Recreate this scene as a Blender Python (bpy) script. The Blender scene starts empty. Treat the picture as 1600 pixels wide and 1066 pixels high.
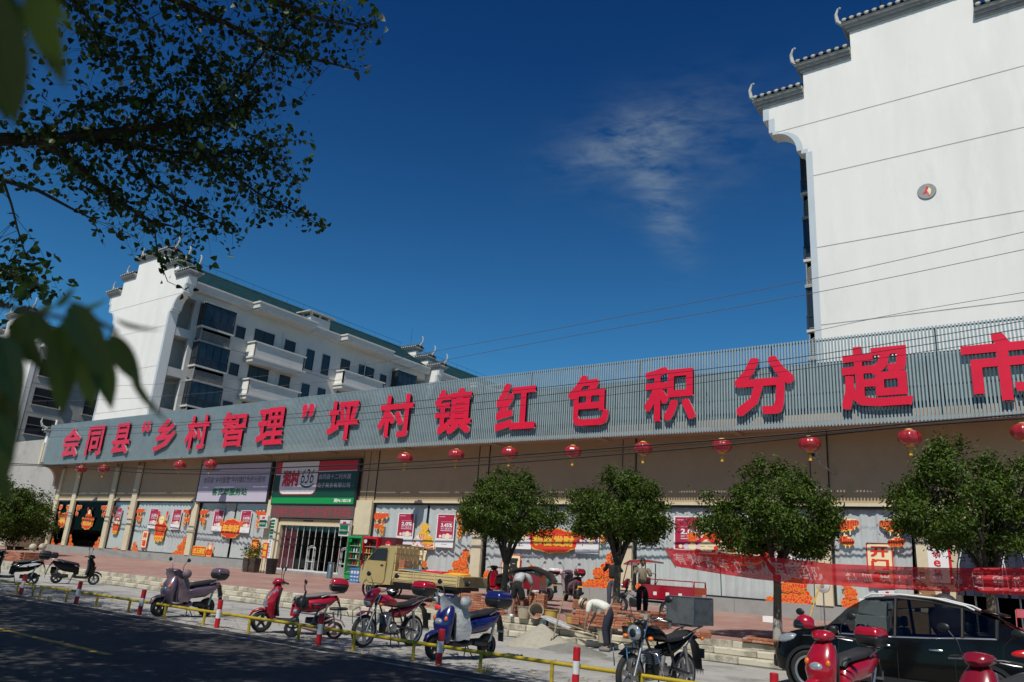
import bpy, bmesh, math, random
import numpy as np
from mathutils import Vector, Matrix, Euler
random.seed(7); rng = np.random.default_rng(7)
R = math.radians
scene = bpy.context.scene
COL = scene.collection

# ------------------------------------------------------------------ camera
F_PX, CX, CY = 1193.47, 800.0, 533.0
YAW, PIT, ROL, CAM_H = R(-36.746), R(16.7975), R(4.0624), 1.62
_f = Vector((math.sin(YAW)*math.cos(PIT), math.cos(YAW)*math.cos(PIT), math.sin(PIT)))
_r = Vector((math.cos(YAW), -math.sin(YAW), 0)); _u = _r.cross(_f)
_r2 = math.cos(ROL)*_r + math.sin(ROL)*_u
_u2 = -math.sin(ROL)*_r + math.cos(ROL)*_u
CAM = Vector((0, 0, CAM_H))
cd = bpy.data.cameras.new('camera'); cam = bpy.data.objects.new('camera', cd); COL.objects.link(cam)
cd.sensor_width = 36; cd.lens = F_PX/1600*36; cd.clip_start = 0.05; cd.clip_end = 3000
cam.matrix_world = Matrix(((_r2.x, _u2.x, -_f.x, 0), (_r2.y, _u2.y, -_f.y, 0), (_r2.z, _u2.z, -_f.z, CAM_H), (0, 0, 0, 1)))
cd.dof.use_dof = True; cd.dof.focus_distance = 22; cd.dof.aperture_fstop = 3.4
scene.camera = cam

# ------------------------------------------------------------------ light
SUN_EL, SUN_AZ = 54.0, 14.0        # azimuth counted from -Y towards +X
scene.view_settings.view_transform = 'Standard'; scene.view_settings.look = 'None'
scene.view_settings.exposure = 0.0; scene.view_settings.gamma = 1.0
scene.view_settings.use_curve_mapping = False
w = bpy.data.worlds.new('World'); scene.world = w; w.use_nodes = True
nt = w.node_tree; nt.nodes.clear()
def wn(t, **k):
    n = nt.nodes.new(t)
    for a, v in k.items(): setattr(n, a, v)
    return n
sky = wn('ShaderNodeTexSky', sky_type='NISHITA'); sky.sun_disc = False
sky.sun_elevation = R(SUN_EL); sky.sun_rotation = R(180 - SUN_AZ)
sky.air_density = 1.0; sky.dust_density = 0.15; sky.ozone_density = 4.0; sky.altitude = 300
tint = wn('ShaderNodeMix', data_type='RGBA', blend_type='MULTIPLY'); tint.inputs[0].default_value = 1
tint.inputs[7].default_value = (0.20, 0.52, 0.92, 1)
tc = wn('ShaderNodeTexCoord')
def ray(px, py):
    return ((px-CX)/F_PX*_r2 - (py-CY)/F_PX*_u2 + _f)
cdir = ray(1000, 265).normalized()
cr = cdir.cross(Vector((0, 0, 1))).normalized(); cu = cr.cross(cdir)
def dotn(v):
    n = wn('ShaderNodeVectorMath', operation='DOT_PRODUCT'); nt.links.new(tc.outputs['Generated'], n.inputs[0]); n.inputs[1].default_value = v; return n.outputs['Value']
def mth(op, a, b=None, c=None):
    n = wn('ShaderNodeMath', operation=op)
    for i, x in enumerate((a, b, c)):
        if x is None: continue
        if isinstance(x, (int, float)): n.inputs[i].default_value = x
        else: nt.links.new(x, n.inputs[i])
    return n.outputs[0]
U, V = dotn(cr), dotn(cu)
# a hooked wisp: the axis bends with U
def blob(u0, v0, su, sv, rot):
    c, s = math.cos(rot), math.sin(rot)
    a = mth('SUBTRACT', U, u0); b = mth('SUBTRACT', V, v0)
    x = mth('ADD', mth('MULTIPLY', a, c/su), mth('MULTIPLY', b, s/su))
    y = mth('ADD', mth('MULTIPLY', a, -s/sv), mth('MULTIPLY', b, c/sv))
    d = mth('ADD', mth('MULTIPLY', x, x), mth('MULTIPLY', y, y))
    return mth('POWER', 2.718, mth('MULTIPLY', d, -1.0))
m = mth('ADD', blob(-.015, .035, .075, .030, .28), mth('MULTIPLY', blob(.028, -.035, .028, .07, .35), 1.0))
m = mth('ADD', m, mth('MULTIPLY', blob(.055, .03, .12, .06, .2), .45))
vm = wn('ShaderNodeCombineXYZ'); nt.links.new(U, vm.inputs[0]); nt.links.new(V, vm.inputs[1])
mp = wn('ShaderNodeMapping'); mp.inputs['Rotation'].default_value = (0, 0, .35); mp.inputs['Scale'].default_value = (8, 24, 1)
nt.links.new(vm.outputs[0], mp.inputs[0])
nz = wn('ShaderNodeTexNoise'); nz.inputs['Scale'].default_value = 1.6; nz.inputs['Detail'].default_value = 9; nz.inputs['Roughness'].default_value = .62; nz.inputs['Distortion'].default_value = .25
nt.links.new(mp.outputs[0], nz.inputs['Vector'])
cl = mth('MULTIPLY', m, mth('MAXIMUM', mth('SUBTRACT', mth('MULTIPLY', nz.outputs['Fac'], 2.6), .95), 0.0))
cl = mth('MINIMUM', mth('MULTIPLY', cl, .60), .75)
cmix = wn('ShaderNodeMix', data_type='RGBA'); nt.links.new(cl, cmix.inputs[0])
cmix.inputs[7].default_value = (5.0, 6.4, 7.4, 1)
# paler towards the horizon all round, deep blue overhead
zc = wn('ShaderNodeSeparateXYZ'); nt.links.new(tc.outputs['Generated'], zc.inputs[0]); zr_ = wn('ShaderNodeMapRange', interpolation_type='SMOOTHSTEP'); zr_.inputs[1].default_value = .05; zr_.inputs[2].default_value = .75; nt.links.new(zc.outputs[2], zr_.inputs[0])
tmx = wn('ShaderNodeMix', data_type='RGBA'); nt.links.new(zr_.outputs[0], tmx.inputs[0]); tmx.inputs[6].default_value = (.60, 1.60, 1.93, 1); tmx.inputs[7].default_value = (.10, .54, 1.14, 1); nt.links.new(tmx.outputs[2], tint.inputs[7])
nt.links.new(sky.outputs[0], tint.inputs[6]); nt.links.new(tint.outputs[2], cmix.inputs[6])
bg = wn('ShaderNodeBackground'); bg.inputs[1].default_value = 0.05
nt.links.new(cmix.outputs[2], bg.inputs[0]); wo = wn('ShaderNodeOutputWorld'); nt.links.new(bg.outputs[0], wo.inputs[0])
sl = bpy.data.lights.new('sun', 'SUN'); sl.energy = 4.3; sl.angle = R(.53); sl.color = (1, .95, .86)
sun = bpy.data.objects.new('sun', sl); COL.objects.link(sun)
_s = Vector((math.sin(R(SUN_AZ))*math.cos(R(SUN_EL)), -math.cos(R(SUN_AZ))*math.cos(R(SUN_EL)), math.sin(R(SUN_EL))))
sun.rotation_euler = (-_s).to_track_quat('-Z', 'Y').to_euler(); sun.location = (0, 0, 60)
scene.cycles.max_bounces = 6; scene.cycles.transparent_max_bounces = 12

# places read off the ground plan: a sight line met with a plane of the scene
def on_y(px, py, Y): d = ray(px, py); return CAM + d*(Y/d.y)
def on_x(px, py, X): d = ray(px, py); return CAM + d*(X/d.x)
def on_z(px, py, z=0): d = ray(px, py); return CAM + d*((z-CAM_H)/d.z)
def project(p):
    v = Vector(p)-CAM; z = v.dot(_f); return (CX+F_PX*v.dot(_r2)/z, CY-F_PX*v.dot(_u2)/z, z)
def plaza_z(y): return .45 + (y-17.9)*.033

# ------------------------------------------------------------------ materials
MATS = {}
def mat(name, col, rough=.6, metal=0, n1=None, amt=.15, bump=0, bscale=40, coat=0, emit=None, spec=.5, stain=None, scale3=None, transl=0, alpha=1, island=0):
    if name in MATS: return MATS[name]
    m = bpy.data.materials.new(name); m.use_nodes = True; t = m.node_tree
    b = t.nodes['Principled BSDF']
    c4 = (*col, 1)
    b.inputs['Base Color'].default_value = c4; b.inputs['Roughness'].default_value = rough; b.inputs['Metallic'].default_value = metal
    b.inputs['Specular IOR Level'].default_value = spec
    if coat: b.inputs['Coat Weight'].default_value = coat; b.inputs['Coat Roughness'].default_value = .05
    tcn = t.nodes.new('ShaderNodeTexCoord'); src = tcn.outputs['Object']
    if scale3:
        mpn = t.nodes.new('ShaderNodeMapping'); mpn.inputs['Scale'].default_value = scale3; t.links.new(src, mpn.inputs[0]); src = mpn.outputs[0]
    last = None
    def mixc(a, bcol, fac, blend='MIX'):
        x = t.nodes.new('ShaderNodeMix'); x.data_type = 'RGBA'; x.blend_type = blend
        if a is None: x.inputs[6].default_value = c4
        else: t.links.new(a, x.inputs[6])
        x.inputs[7].default_value = bcol
        if isinstance(fac, float): x.inputs[0].default_value = fac
        else: t.links.new(fac, x.inputs[0])
        return x.outputs[2]
    def noise(s, det=5, r=.6):
        n = t.nodes.new('ShaderNodeTexNoise'); n.inputs['Scale'].default_value = s; n.inputs['Detail'].default_value = det; n.inputs['Roughness'].default_value = r
        t.links.new(src, n.inputs['Vector']); return n.outputs['Fac']
    def ramp(f, a, b_):
        r_ = t.nodes.new('ShaderNodeMapRange'); r_.inputs[1].default_value = a; r_.inputs[2].default_value = b_; t.links.new(f, r_.inputs[0]); return r_.outputs[0]
    if n1:
        dk = tuple(max(0, x*(1-amt*1.6)) for x in col)+(1,); lt = tuple(min(1, x*(1+amt)) for x in col)+(1,)
        last = mixc(None, dk, ramp(noise(n1), .45, .75))
        last = mixc(last, lt, ramp(noise(n1*3.7), .5, .8))
    if stain:
        last = mixc(last, (*stain[0], 1), ramp(noise(stain[1], 7, .7), stain[2], stain[3]))
    if island:
        g = t.nodes.new('ShaderNodeNewGeometry'); mr = t.nodes.new('ShaderNodeMapRange'); t.links.new(g.outputs['Random Per Island'], mr.inputs[0]); mr.inputs[3].default_value = 1-island; mr.inputs[4].default_value = 1+island
        hs = t.nodes.new('ShaderNodeHueSaturation'); t.links.new(mr.outputs[0], hs.inputs['Value'])
        mh = t.nodes.new('ShaderNodeMapRange'); t.links.new(g.outputs['Random Per Island'], mh.inputs[0]); mh.inputs[3].default_value = .5-.03*island; mh.inputs[4].default_value = .5+.025*island; t.links.new(mh.outputs[0], hs.inputs['Hue'])
        if last is None: hs.inputs['Color'].default_value = c4
        else: t.links.new(last, hs.inputs['Color'])
        last = hs.outputs[0]
    if last is not None: t.links.new(last, b.inputs['Base Color'])
    if bump:
        bn = t.nodes.new('ShaderNodeBump'); bn.inputs['Strength'].default_value = bump; bn.inputs['Distance'].default_value = .02
        t.links.new(noise(bscale, 6, .65), bn.inputs['Height']); t.links.new(bn.outputs[0], b.inputs['Normal'])
    if emit: b.inputs['Emission Color'].default_value = (*emit[0], 1); b.inputs['Emission Strength'].default_value = emit[1]
    if transl:
        tr = t.nodes.new('ShaderNodeBsdfTranslucent')
        if last is not None:
            hs2 = t.nodes.new('ShaderNodeHueSaturation'); hs2.inputs['Value'].default_value = 1.5; hs2.inputs['Saturation'].default_value = 1.1; t.links.new(last, hs2.inputs['Color']); t.links.new(hs2.outputs[0], tr.inputs[0])
        else: tr.inputs[0].default_value = c4
        mx = t.nodes.new('ShaderNodeMixShader'); mx.inputs[0].default_value = transl
        t.links.new(b.outputs[0], mx.inputs[1]); t.links.new(tr.outputs[0], mx.inputs[2]); t.links.new(mx.outputs[0], t.nodes['Material Output'].inputs[0])
    if alpha < 1: b.inputs['Alpha'].default_value = alpha
    MATS[name] = m; return m
def glass(name, tintc=(.9, .95, .95), refl=.09, rough=.02, graze=.55):
    m = bpy.data.materials.new(name); m.use_nodes = True; t = m.node_tree; t.nodes.clear()
    tr = t.nodes.new('ShaderNodeBsdfTransparent'); tr.inputs[0].default_value = (*tintc, 1)
    gl = t.nodes.new('ShaderNodeBsdfGlossy'); gl.inputs['Roughness'].default_value = rough
    lw = t.nodes.new('ShaderNodeLayerWeight'); lw.inputs[0].default_value = .5; pw = t.nodes.new('ShaderNodeMath'); pw.operation = 'POWER'; pw.inputs[1].default_value = 4.0; t.links.new(lw.outputs['Facing'], pw.inputs[0])
    ad = t.nodes.new('ShaderNodeMath'); ad.operation = 'MULTIPLY_ADD'; ad.inputs[1].default_value = graze; ad.inputs[2].default_value = refl*.6; t.links.new(pw.outputs[0], ad.inputs[0])
    mx = t.nodes.new('ShaderNodeMixShader'); t.links.new(ad.outputs[0], mx.inputs[0]); t.links.new(tr.outputs[0], mx.inputs[1]); t.links.new(gl.outputs[0], mx.inputs[2])
    o = t.nodes.new('ShaderNodeOutputMaterial'); t.links.new(mx.outputs[0], o.inputs[0]); MATS[name] = m; return m

M = {}
def D(k, *a, **kw): M[k] = mat(k, *a, **kw)
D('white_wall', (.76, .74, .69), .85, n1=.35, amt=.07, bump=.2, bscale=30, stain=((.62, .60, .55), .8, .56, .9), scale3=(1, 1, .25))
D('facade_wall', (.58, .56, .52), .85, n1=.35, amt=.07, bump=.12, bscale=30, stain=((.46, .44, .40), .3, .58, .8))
D('grey_wall', (.40, .385, .35), .9, n1=.5, amt=.12, bump=.15, bscale=20, stain=((.2, .19, .17), .35, .55, .8))
D('trim_grey', (.30, .30, .29), .8, n1=2, amt=.2)
D('tile_dark', (.10, .10, .095), .8, n1=3, amt=.5)
D('tile_lip', (.45, .44, .40), .8, n1=3, amt=.3)
D('green_tile', (.04, .105, .105), .5, n1=1.5, amt=.3)
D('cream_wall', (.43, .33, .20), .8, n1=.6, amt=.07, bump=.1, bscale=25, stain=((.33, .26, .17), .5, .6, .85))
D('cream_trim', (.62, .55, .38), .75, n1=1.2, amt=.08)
D('plinth_grey', (.30, .30, .285), .85, n1=.9, amt=.12, bump=.2, bscale=15, stain=((.2, .2, .19), .8, .55, .8))
D('soffit', (.46, .34, .25), .85, n1=.8, amt=.08)
D('slat', (.31, .385, .39), .45, metal=.2, n1=1.5, amt=.1)
D('backing', (.05, .09, .10), .7, n1=1.1, amt=.3)
D('letter_red', (.70, .004, .028), .35, n1=1.5, amt=.08, coat=.3)
D('letter_side', (.55, .5, .5), .4, metal=.4)
D('black_frame', (.015, .015, .016), .45)
D('black_plastic', (.014, .014, .015), .42, n1=30, amt=.3)
D('rubber', (.018, .018, .017), .8, n1=25, amt=.3, bump=.3, bscale=120)
D('chrome', (.65, .65, .66), .18, metal=1)
D('steel', (.45, .45, .46), .38, metal=1, n1=8, amt=.2)
D('dark_steel', (.06, .06, .065), .4, metal=.8)
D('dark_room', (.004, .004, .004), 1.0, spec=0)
D('curtain', (.60, .61, .60), .9, n1=.7, amt=.06)
D('yellow_paint', (.42, .30, .012), .5, n1=6, amt=.15, stain=((.16, .09, .03), 3.5, .60, .75), bump=.15, bscale=60)
D('bollard_red', (.50, .012, .02), .4, n1=6, amt=.15)
D('bollard_white', (.68, .68, .66), .4, n1=8, amt=.15, stain=((.35, .33, .3), 9, .55, .8))
D('edge_band', (.48, .53, .56), .8, n1=1, amt=.05)
D('asphalt', (.036, .036, .037), .9, n1=.7, amt=.25, bump=.5, bscale=90, stain=((.075, .073, .068), 2.0, .45, .75))
D('road_yellow', (.55, .33, .04), .8, n1=4, amt=.2, stain=((.10, .09, .07), 6, .55, .62))
D('road_white', (.42, .42, .40), .8, n1=4, amt=.2, stain=((.07, .07, .07), 1.3, .44, .56))
D('lot_concrete', (.37, .362, .335), .9, n1=.6, amt=.18, bump=.45, bscale=45, stain=((.17, .165, .15), .8, .50, .66))
D('step_stone', (.50, .46, .36), .9, n1=1.5, amt=.2, bump=.6, bscale=35, stain=((.20, .18, .14), 2.2, .50, .66))
D('brick', (.42, .16, .085), .9, n1=7, amt=.25, bump=.4, bscale=60)
D('brick_pale', (.50, .24, .15), .9, n1=7, amt=.25, bump=.4, bscale=60)
D('brick_dark', (.30, .11, .06), .9, n1=7, amt=.25, bump=.4, bscale=60)
D('mortar', (.33, .31, .28), .95, n1=10, amt=.2)
D('sand', (.38, .35, .28), .95, n1=9, amt=.15, bump=.6, bscale=120)
D('wet_mortar', (.21, .21, .18), .7, n1=6, amt=.2, bump=.8, bscale=50)
D('bark', (.14, .115, .085), .95, n1=9, amt=.4, bump=.8, bscale=30)
D('bark_dark', (.05, .042, .035), .95, n1=12, amt=.4, bump=.8, bscale=40)
D('limewash', (.36, .34, .29), .95, n1=6, amt=.25, bump=.6, bscale=35)
D('leaf_tree', (.050, .084, .007), .5, island=.55, transl=.15, spec=.25)
D('leaf_poplar', (.030, .058, .010), .45, island=.6, transl=.25, spec=.3)
D('leaf_near', (.038, .07, .007), .4, n1=20, amt=.25, transl=.45)
D('leaf_autumn', (.36, .40, .27), .5, island=.3, transl=.35)
D('glass_dark', (.012, .018, .022), .06, spec=.8)
D('glass_blue', (.020, .028, .036), .10, spec=.6)
D('window_dark', (.02, .022, .025), .3)
D('red_paint', (.34, .005, .02), .25, coat=.7, n1=3, amt=.12, stain=((.22, .05, .045), 14, .62, .8))
D('dark_red_paint', (.20, .006, .015), .25, coat=.7)
D('blue_paint', (.010, .014, .11), .24, coat=.7, n1=5, amt=.25)
D('purple_paint', (.16, .11, .15), .32, coat=.5, metal=.3, n1=4, amt=.2)
D('purple_cloth', (.22, .15, .17), .8, n1=7, amt=.4, bump=.6, bscale=30)
D('silver_paint', (.5, .5, .52), .3, metal=.7)
D('white_paint', (.72, .72, .71), .3, coat=.4)
D('grey_cloth', (.42, .43, .44), .85, n1=6, amt=.35, bump=.5, bscale=20)
D('pink_cloth', (.62, .46, .45), .85, n1=5, amt=.15, bump=.5, bscale=15)
D('teal_paint', (.01, .22, .19), .3, coat=.5)
D('black_paint', (.004, .004, .004), .2, coat=.12, spec=.18)
D('seat_vinyl', (.022, .022, .024), .55, bump=.2, bscale=80)
D('seat_grey', (.16, .15, .14), .6, bump=.2, bscale=80)
D('headlight', (.55, .58, .6), .08, metal=.6, spec=.9)
D('amber', (.75, .16, .01), .25, coat=.5)
D('tail_red', (.5, .01, .01), .2, coat=.7)
D('pink_plastic', (.5, .27, .26), .4)
D('gold_paint', (.55, .41, .17), .3, metal=.35, coat=.5, n1=1.5, amt=.05)
D('gold_board', (.52, .41, .20), .7, n1=2.5, amt=.2, bump=.3, bscale=25)
D('metal_grey_box', (.16, .165, .165), .5, metal=.5, n1=5, amt=.3, stain=((.08, .08, .08), 4, .5, .7))
D('skin', (.38, .21, .135), .55)
D('skin_dark', (.22, .115, .075), .55)
D('hair', (.012, .011, .011), .6)
D('shirt_white', (.66, .65, .58), .85, n1=6, amt=.06, bump=.4, bscale=12)
D('shirt_black', (.014, .014, .016), .9)
D('shirt_khaki', (.20, .17, .115), .9, n1=9, amt=.15, bump=.4, bscale=14)
D('trousers_navy', (.016, .02, .035), .9, bump=.4, bscale=14)
D('trousers_black', (.012, .012, .013), .9, bump=.4, bscale=14)
D('jeans', (.05, .065, .09), .9)
D('helmet_straw', (.55, .50, .33), .7, n1=9, amt=.15)
D('green_sign', (.004, .14, .045), .45)
D('dark_green_sign', (.003, .055, .03), .45)
D('bright_green', (.005, .28, .06), .45)
D('mauve_sign', (.50, .46, .55), .5, n1=1, amt=.03)
D('red_print', (.62, .012, .03), .5)
D('white_print', (.78, .78, .77), .6)
D('black_print', (.02, .02, .02), .6)
D('led_panel', (.10, .075, .075), .6)
D('led_red', (.42, .03, .04), .6, emit=((.8, .03, .03), .12))
D('poster_red', (.40, .018, .06), .5)
D('poster_pink', (.72, .55, .66), .5)
D('sticker_red', (.70, .04, .02), .5)
D('sticker_orange', (.72, .13, .015), .5)
D('sticker_yellow', (.85, .47, .05), .5)
D('sticker_cream', (.86, .74, .45), .5)
D('lantern_red', (.40, .012, .02), .30, transl=.12, coat=.9, spec=.8)
D('lantern_gold', (.70, .42, .04), .4)
D('banner_red', (.66, .018, .032), .6, transl=.4, alpha=.84)
D('banner_text', (.70, .50, .48), .6, transl=.2, alpha=.6)
D('fridge_green', (.02, .30, .07), .3)
D('fridge_red', (.55, .01, .02), .3)
D('bottle_green', (.02, .20, .06), .3); D('bottle_orange', (.6, .2, .02), .3); D('bottle_red', (.45, .02, .02), .3); D('bottle_white', (.6, .65, .62), .3); D('bottle_yellow', (.55, .45, .06), .3); D('bottle_brown', (.08, .03, .015), .3)
D('blue_plastic', (.03, .22, .45), .4)
D('yellow_plastic', (.55, .36, .08), .5, n1=6, amt=.2)
D('bucket_clay', (.40, .34, .25), .8, n1=8, amt=.2)
D('foam_white', (.8, .8, .79), .8)
D('parasol_navy', (.018, .025, .05), .85, n1=3, amt=.2)
D('wood', (.32, .24, .14), .8, n1=6, amt=.25, bump=.3, bscale=30)
D('white_metal', (.62, .62, .61), .5)
D('maroon_panel', (.10, .012, .018), .5)
D('pot_brown', (.07, .045, .035), .7)
D('cable', (.012, .012, .012), .6)
D('wire_pale', (.10, .10, .095), .5)
D('carton', (.30, .17, .08), .8, n1=5, amt=.15)
D('plastic_bag', (.045, .035, .04), .3, bump=.8, bscale=12)
D('cardboard_white', (.7, .7, .68), .7)
D('olive_wall', (.17, .145, .06), .9, n1=1.5, amt=.2)
D('van_cream', (.50, .46, .34), .45, coat=.3)
D('pink_ground', (.36, .17, .14), .9)
D('grass', (.06, .09, .02), .8, island=.4)
D('dry_leaf', (.40, .30, .08), .8, island=.4)
glass('pane', (.965, .975, .975), .06)
glass('pane_car', (.34, .38, .38), .07, graze=.4)
glass('pane_black', (.4, .4, .4), .03, graze=.06); M['pane_black'] = MATS['pane_black']; M['pane'] = MATS['pane']; M['pane_car'] = MATS['pane_car']

# plaza paving: brick texture used for colour only, far pieces
def paving():
    m = bpy.data.materials.new('plaza_paving'); m.use_nodes = True; t = m.node_tree; b = t.nodes['Principled BSDF']; b.inputs['Roughness'].default_value = .9
    tcn = t.nodes.new('ShaderNodeTexCoord'); br = t.nodes.new('ShaderNodeTexBrick'); br.inputs['Scale'].default_value = 1
    br.inputs['Brick Width'].default_value = .22; br.inputs['Row Height'].default_value = .11; br.inputs['Mortar Size'].default_value = .006
    br.inputs['Color1'].default_value = (.35, .195, .16, 1); br.inputs['Color2'].default_value = (.29, .15, .125, 1); br.inputs['Mortar'].default_value = (.22, .17, .14, 1)
    t.links.new(tcn.outputs['Object'], br.inputs['Vector'])
    n = t.nodes.new('ShaderNodeTexNoise'); n.inputs['Scale'].default_value = .8; n.inputs['Detail'].default_value = 8; t.links.new(tcn.outputs['Object'], n.inputs['Vector'])
    mr = t.nodes.new('ShaderNodeMapRange'); mr.inputs[1].default_value = .45; mr.inputs[2].default_value = .8; t.links.new(n.outputs[0], mr.inputs[0])
    mx = t.nodes.new('ShaderNodeMix'); mx.data_type = 'RGBA'; mx.inputs[7].default_value = (.38, .28, .23, 1); t.links.new(mr.outputs[0], mx.inputs[0]); t.links.new(br.outputs[0], mx.inputs[6])
    t.links.new(mx.outputs[2], b.inputs['Base Color'])
    bp = t.nodes.new('ShaderNodeBump'); bp.inputs['Strength'].default_value = .4; bp.inputs['Distance'].default_value = .01; t.links.new(br.outputs['Fac'], bp.inputs['Height']); bp.invert = True; t.links.new(bp.outputs[0], b.inputs['Normal'])
    return m
M['paving'] = paving()
# ------------------------------------------------------------------ mesh helpers
class MB:
    def __init__(s): s.v = []; s.f = []; s.m = []; s.mats = []
    def mi(s, k):
        if k not in s.mats: s.mats.append(k)
        return s.mats.index(k)
    def add(s, vs, fs, k):
        o = len(s.v); s.v += [tuple(p) for p in vs]; i = s.mi(k)
        for f in fs: s.f.append(tuple(a+o for a in f)); s.m.append(i)
        return s
    def box(s, x0, x1, y0, y1, z0, z1, k, rot=None, piv=None):
        vs = [Vector(p) for p in ((x0,y0,z0),(x1,y0,z0),(x1,y1,z0),(x0,y1,z0),(x0,y0,z1),(x1,y0,z1),(x1,y1,z1),(x0,y1,z1))]
        if rot is not None:
            pv = Vector(piv) if piv is not None else Vector(((x0+x1)/2, (y0+y1)/2, (z0+z1)/2)); e = Euler(rot).to_matrix()
            vs = [e @ (p-pv)+pv for p in vs]
        return s.add(vs, [(0,3,2,1),(4,5,6,7),(0,1,5,4),(1,2,6,5),(2,3,7,6),(3,0,4,7)], k)
    def rbox(s, c, d, k, r=.02, rot=None, seg=2, taper=None):
        bm = bmesh.new(); bmesh.ops.create_cube(bm, size=1)
        for v in bm.verts:
            v.co = Vector((v.co.x*d[0], v.co.y*d[1], v.co.z*d[2]))
            if taper and v.co.z > 0: v.co.x *= taper[0]; v.co.y *= taper[1]
            if taper and len(taper) > 2 and v.co.z < 0: v.co.x *= taper[2]; v.co.y *= taper[3]
        bmesh.ops.bevel(bm, geom=bm.edges[:], offset=min(r, min(d)*.45), segments=seg, affect='EDGES', profile=.5)
        e = Euler(rot).to_matrix() if rot else Matrix.Identity(3)
        bm.verts.index_update()
        s.add([e @ v.co + Vector(c) for v in bm.verts], [[v.index for v in f.verts] for f in bm.faces], k); bm.free(); return s
    def tube(s, pts, r, k, n=8, caps=True):
        pts = [Vector(p) for p in pts]; rs = r if isinstance(r, (list, tuple)) else [r]*len(pts)
        vs = []; up = None
        for i, p in enumerate(pts):
            t = (pts[min(i+1, len(pts)-1)]-pts[max(i-1, 0)])
            if t.length < 1e-9: t = Vector((0, 0, 1))
            t.normalize()
            if up is None: up = Vector((0, 0, 1)) if abs(t.z) < .9 else Vector((1, 0, 0))
            a = t.cross(up)
            if a.length < 1e-4: a = t.orthogonal()
            a.normalize(); b = a.cross(t); up = b
            for j in range(n):
                th = 2*math.pi*j/n; vs.append(p+(a*math.cos(th)+b*math.sin(th))*rs[i])
        fs = []
        for i in range(len(pts)-1):
            for j in range(n):
                fs.append((i*n+j, i*n+(j+1) % n, (i+1)*n+(j+1) % n, (i+1)*n+j))
        if caps: fs.append(tuple(range(n))[::-1]); fs.append(tuple((len(pts)-1)*n+j for j in range(n)))
        return s.add(vs, fs, k)
    def lathe(s, prof, k, c=(0,0,0), n=16, axis='z', ang=2*math.pi):
        vs = []; full = abs(ang-2*math.pi) < 1e-6; cols = n if full else n+1
        for r, h in prof:
            for j in range(cols):
                a = ang*j/n; x, y = r*math.cos(a), r*math.sin(a)
                p = {'z': (x, y, h), 'y': (x, h, y), 'x': (h, x, y)}[axis]; vs.append((p[0]+c[0], p[1]+c[1], p[2]+c[2]))
        fs = []
        for i in range(len(prof)-1):
            for j in range(n):
                j2 = (j+1) % cols; fs.append((i*cols+j, i*cols+j2, (i+1)*cols+j2, (i+1)*cols+j))
        return s.add(vs, fs, k)
    def ball(s, c, r, k, nu=12, nv=8, rot=None, v0=0.0, v1=1.0):
        r = r if isinstance(r, (tuple, list)) else (r, r, r); e = Euler(rot).to_matrix() if rot else Matrix.Identity(3)
        vs = []; 
        for i in range(nv+1):
            ph = math.pi*(v0+(v1-v0)*i/nv)
            for j in range(nu):
                th = 2*math.pi*j/nu
                vs.append(e @ Vector((math.sin(ph)*math.cos(th)*r[0], math.sin(ph)*math.sin(th)*r[1], math.cos(ph)*r[2])) + Vector(c))
        fs = [(i*nu+j, (i+1)*nu+j, (i+1)*nu+(j+1) % nu, i*nu+(j+1) % nu) for i in range(nv) for j in range(nu)]
        return s.add(vs, fs, k)
    def prism(s, poly, d0, d1, k, axis='y', capk=None):
        n = len(poly); f = {'y': lambda a, b, d: (a, d, b), 'x': lambda a, b, d: (d, a, b), 'z': lambda a, b, d: (a, b, d)}[axis]
        vs = [f(a, b, d0) for a, b in poly]+[f(a, b, d1) for a, b in poly]
        s.add(vs, [tuple(range(n)), tuple(range(2*n-1, n-1, -1))], capk or k)
        return s.add(vs, [(i, i+n, (i+1) % n+n, (i+1) % n) for i in range(n)], k)
    def loft(s, st, k, n=14, e=2.4, yoff=0):
        """st: (x, z, half thickness in the xz plane, half width in y[, y])"""
        P = [Vector((a[0], 0, a[1])) for a in st]; vs = []
        for i, a in enumerate(st):
            t = P[min(i+1, len(P)-1)]-P[max(i-1, 0)]; t.normalize(); nrm = Vector((-t.z, 0, t.x)); yo = a[4] if len(a) > 4 else yoff
            for j in range(n):
                th = 2*math.pi*j/n; c_, s_ = math.cos(th), math.sin(th)
                cx = math.copysign(abs(c_)**(2/e), c_); sx = math.copysign(abs(s_)**(2/e), s_)
                vs.append(P[i]+nrm*(cx*a[2])+Vector((0, sx*a[3]+yo, 0)))
        fs = [(i*n+j, i*n+(j+1) % n, (i+1)*n+(j+1) % n, (i+1)*n+j) for i in range(len(st)-1) for j in range(n)]
        fs += [tuple(range(n))[::-1], tuple((len(st)-1)*n+j for j in range(n))]
        return s.add(vs, fs, k)
    def mesh(s, me, mw, k):
        return s.add([mw @ v.co for v in me.vertices], [tuple(p.vertices) for p in me.polygons], k)
    def build(s, name, parent=None, smooth=None, loc=None, rz=0, mesh_only=False):
        used = sorted({i for f in s.f for i in f})
        if len(used) < len(s.v):
            mp_ = {a: b for b, a in enumerate(used)}; s.v = [s.v[i] for i in used]; s.f = [tuple(mp_[i] for i in f) for f in s.f]
        me = bpy.data.meshes.new(name); me.from_pydata(s.v, [], s.f)
        for k in s.mats: me.materials.append(M[k] if isinstance(k, str) else k)
        me.polygons.foreach_set('material_index', s.m)
        if smooth is not None:
            me.polygons.foreach_set('use_smooth', [True]*len(s.f)); me.set_sharp_from_angle(angle=R(smooth))
        me.update()
        if mesh_only: return me
        return link(name, me, parent, loc, rz)
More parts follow.
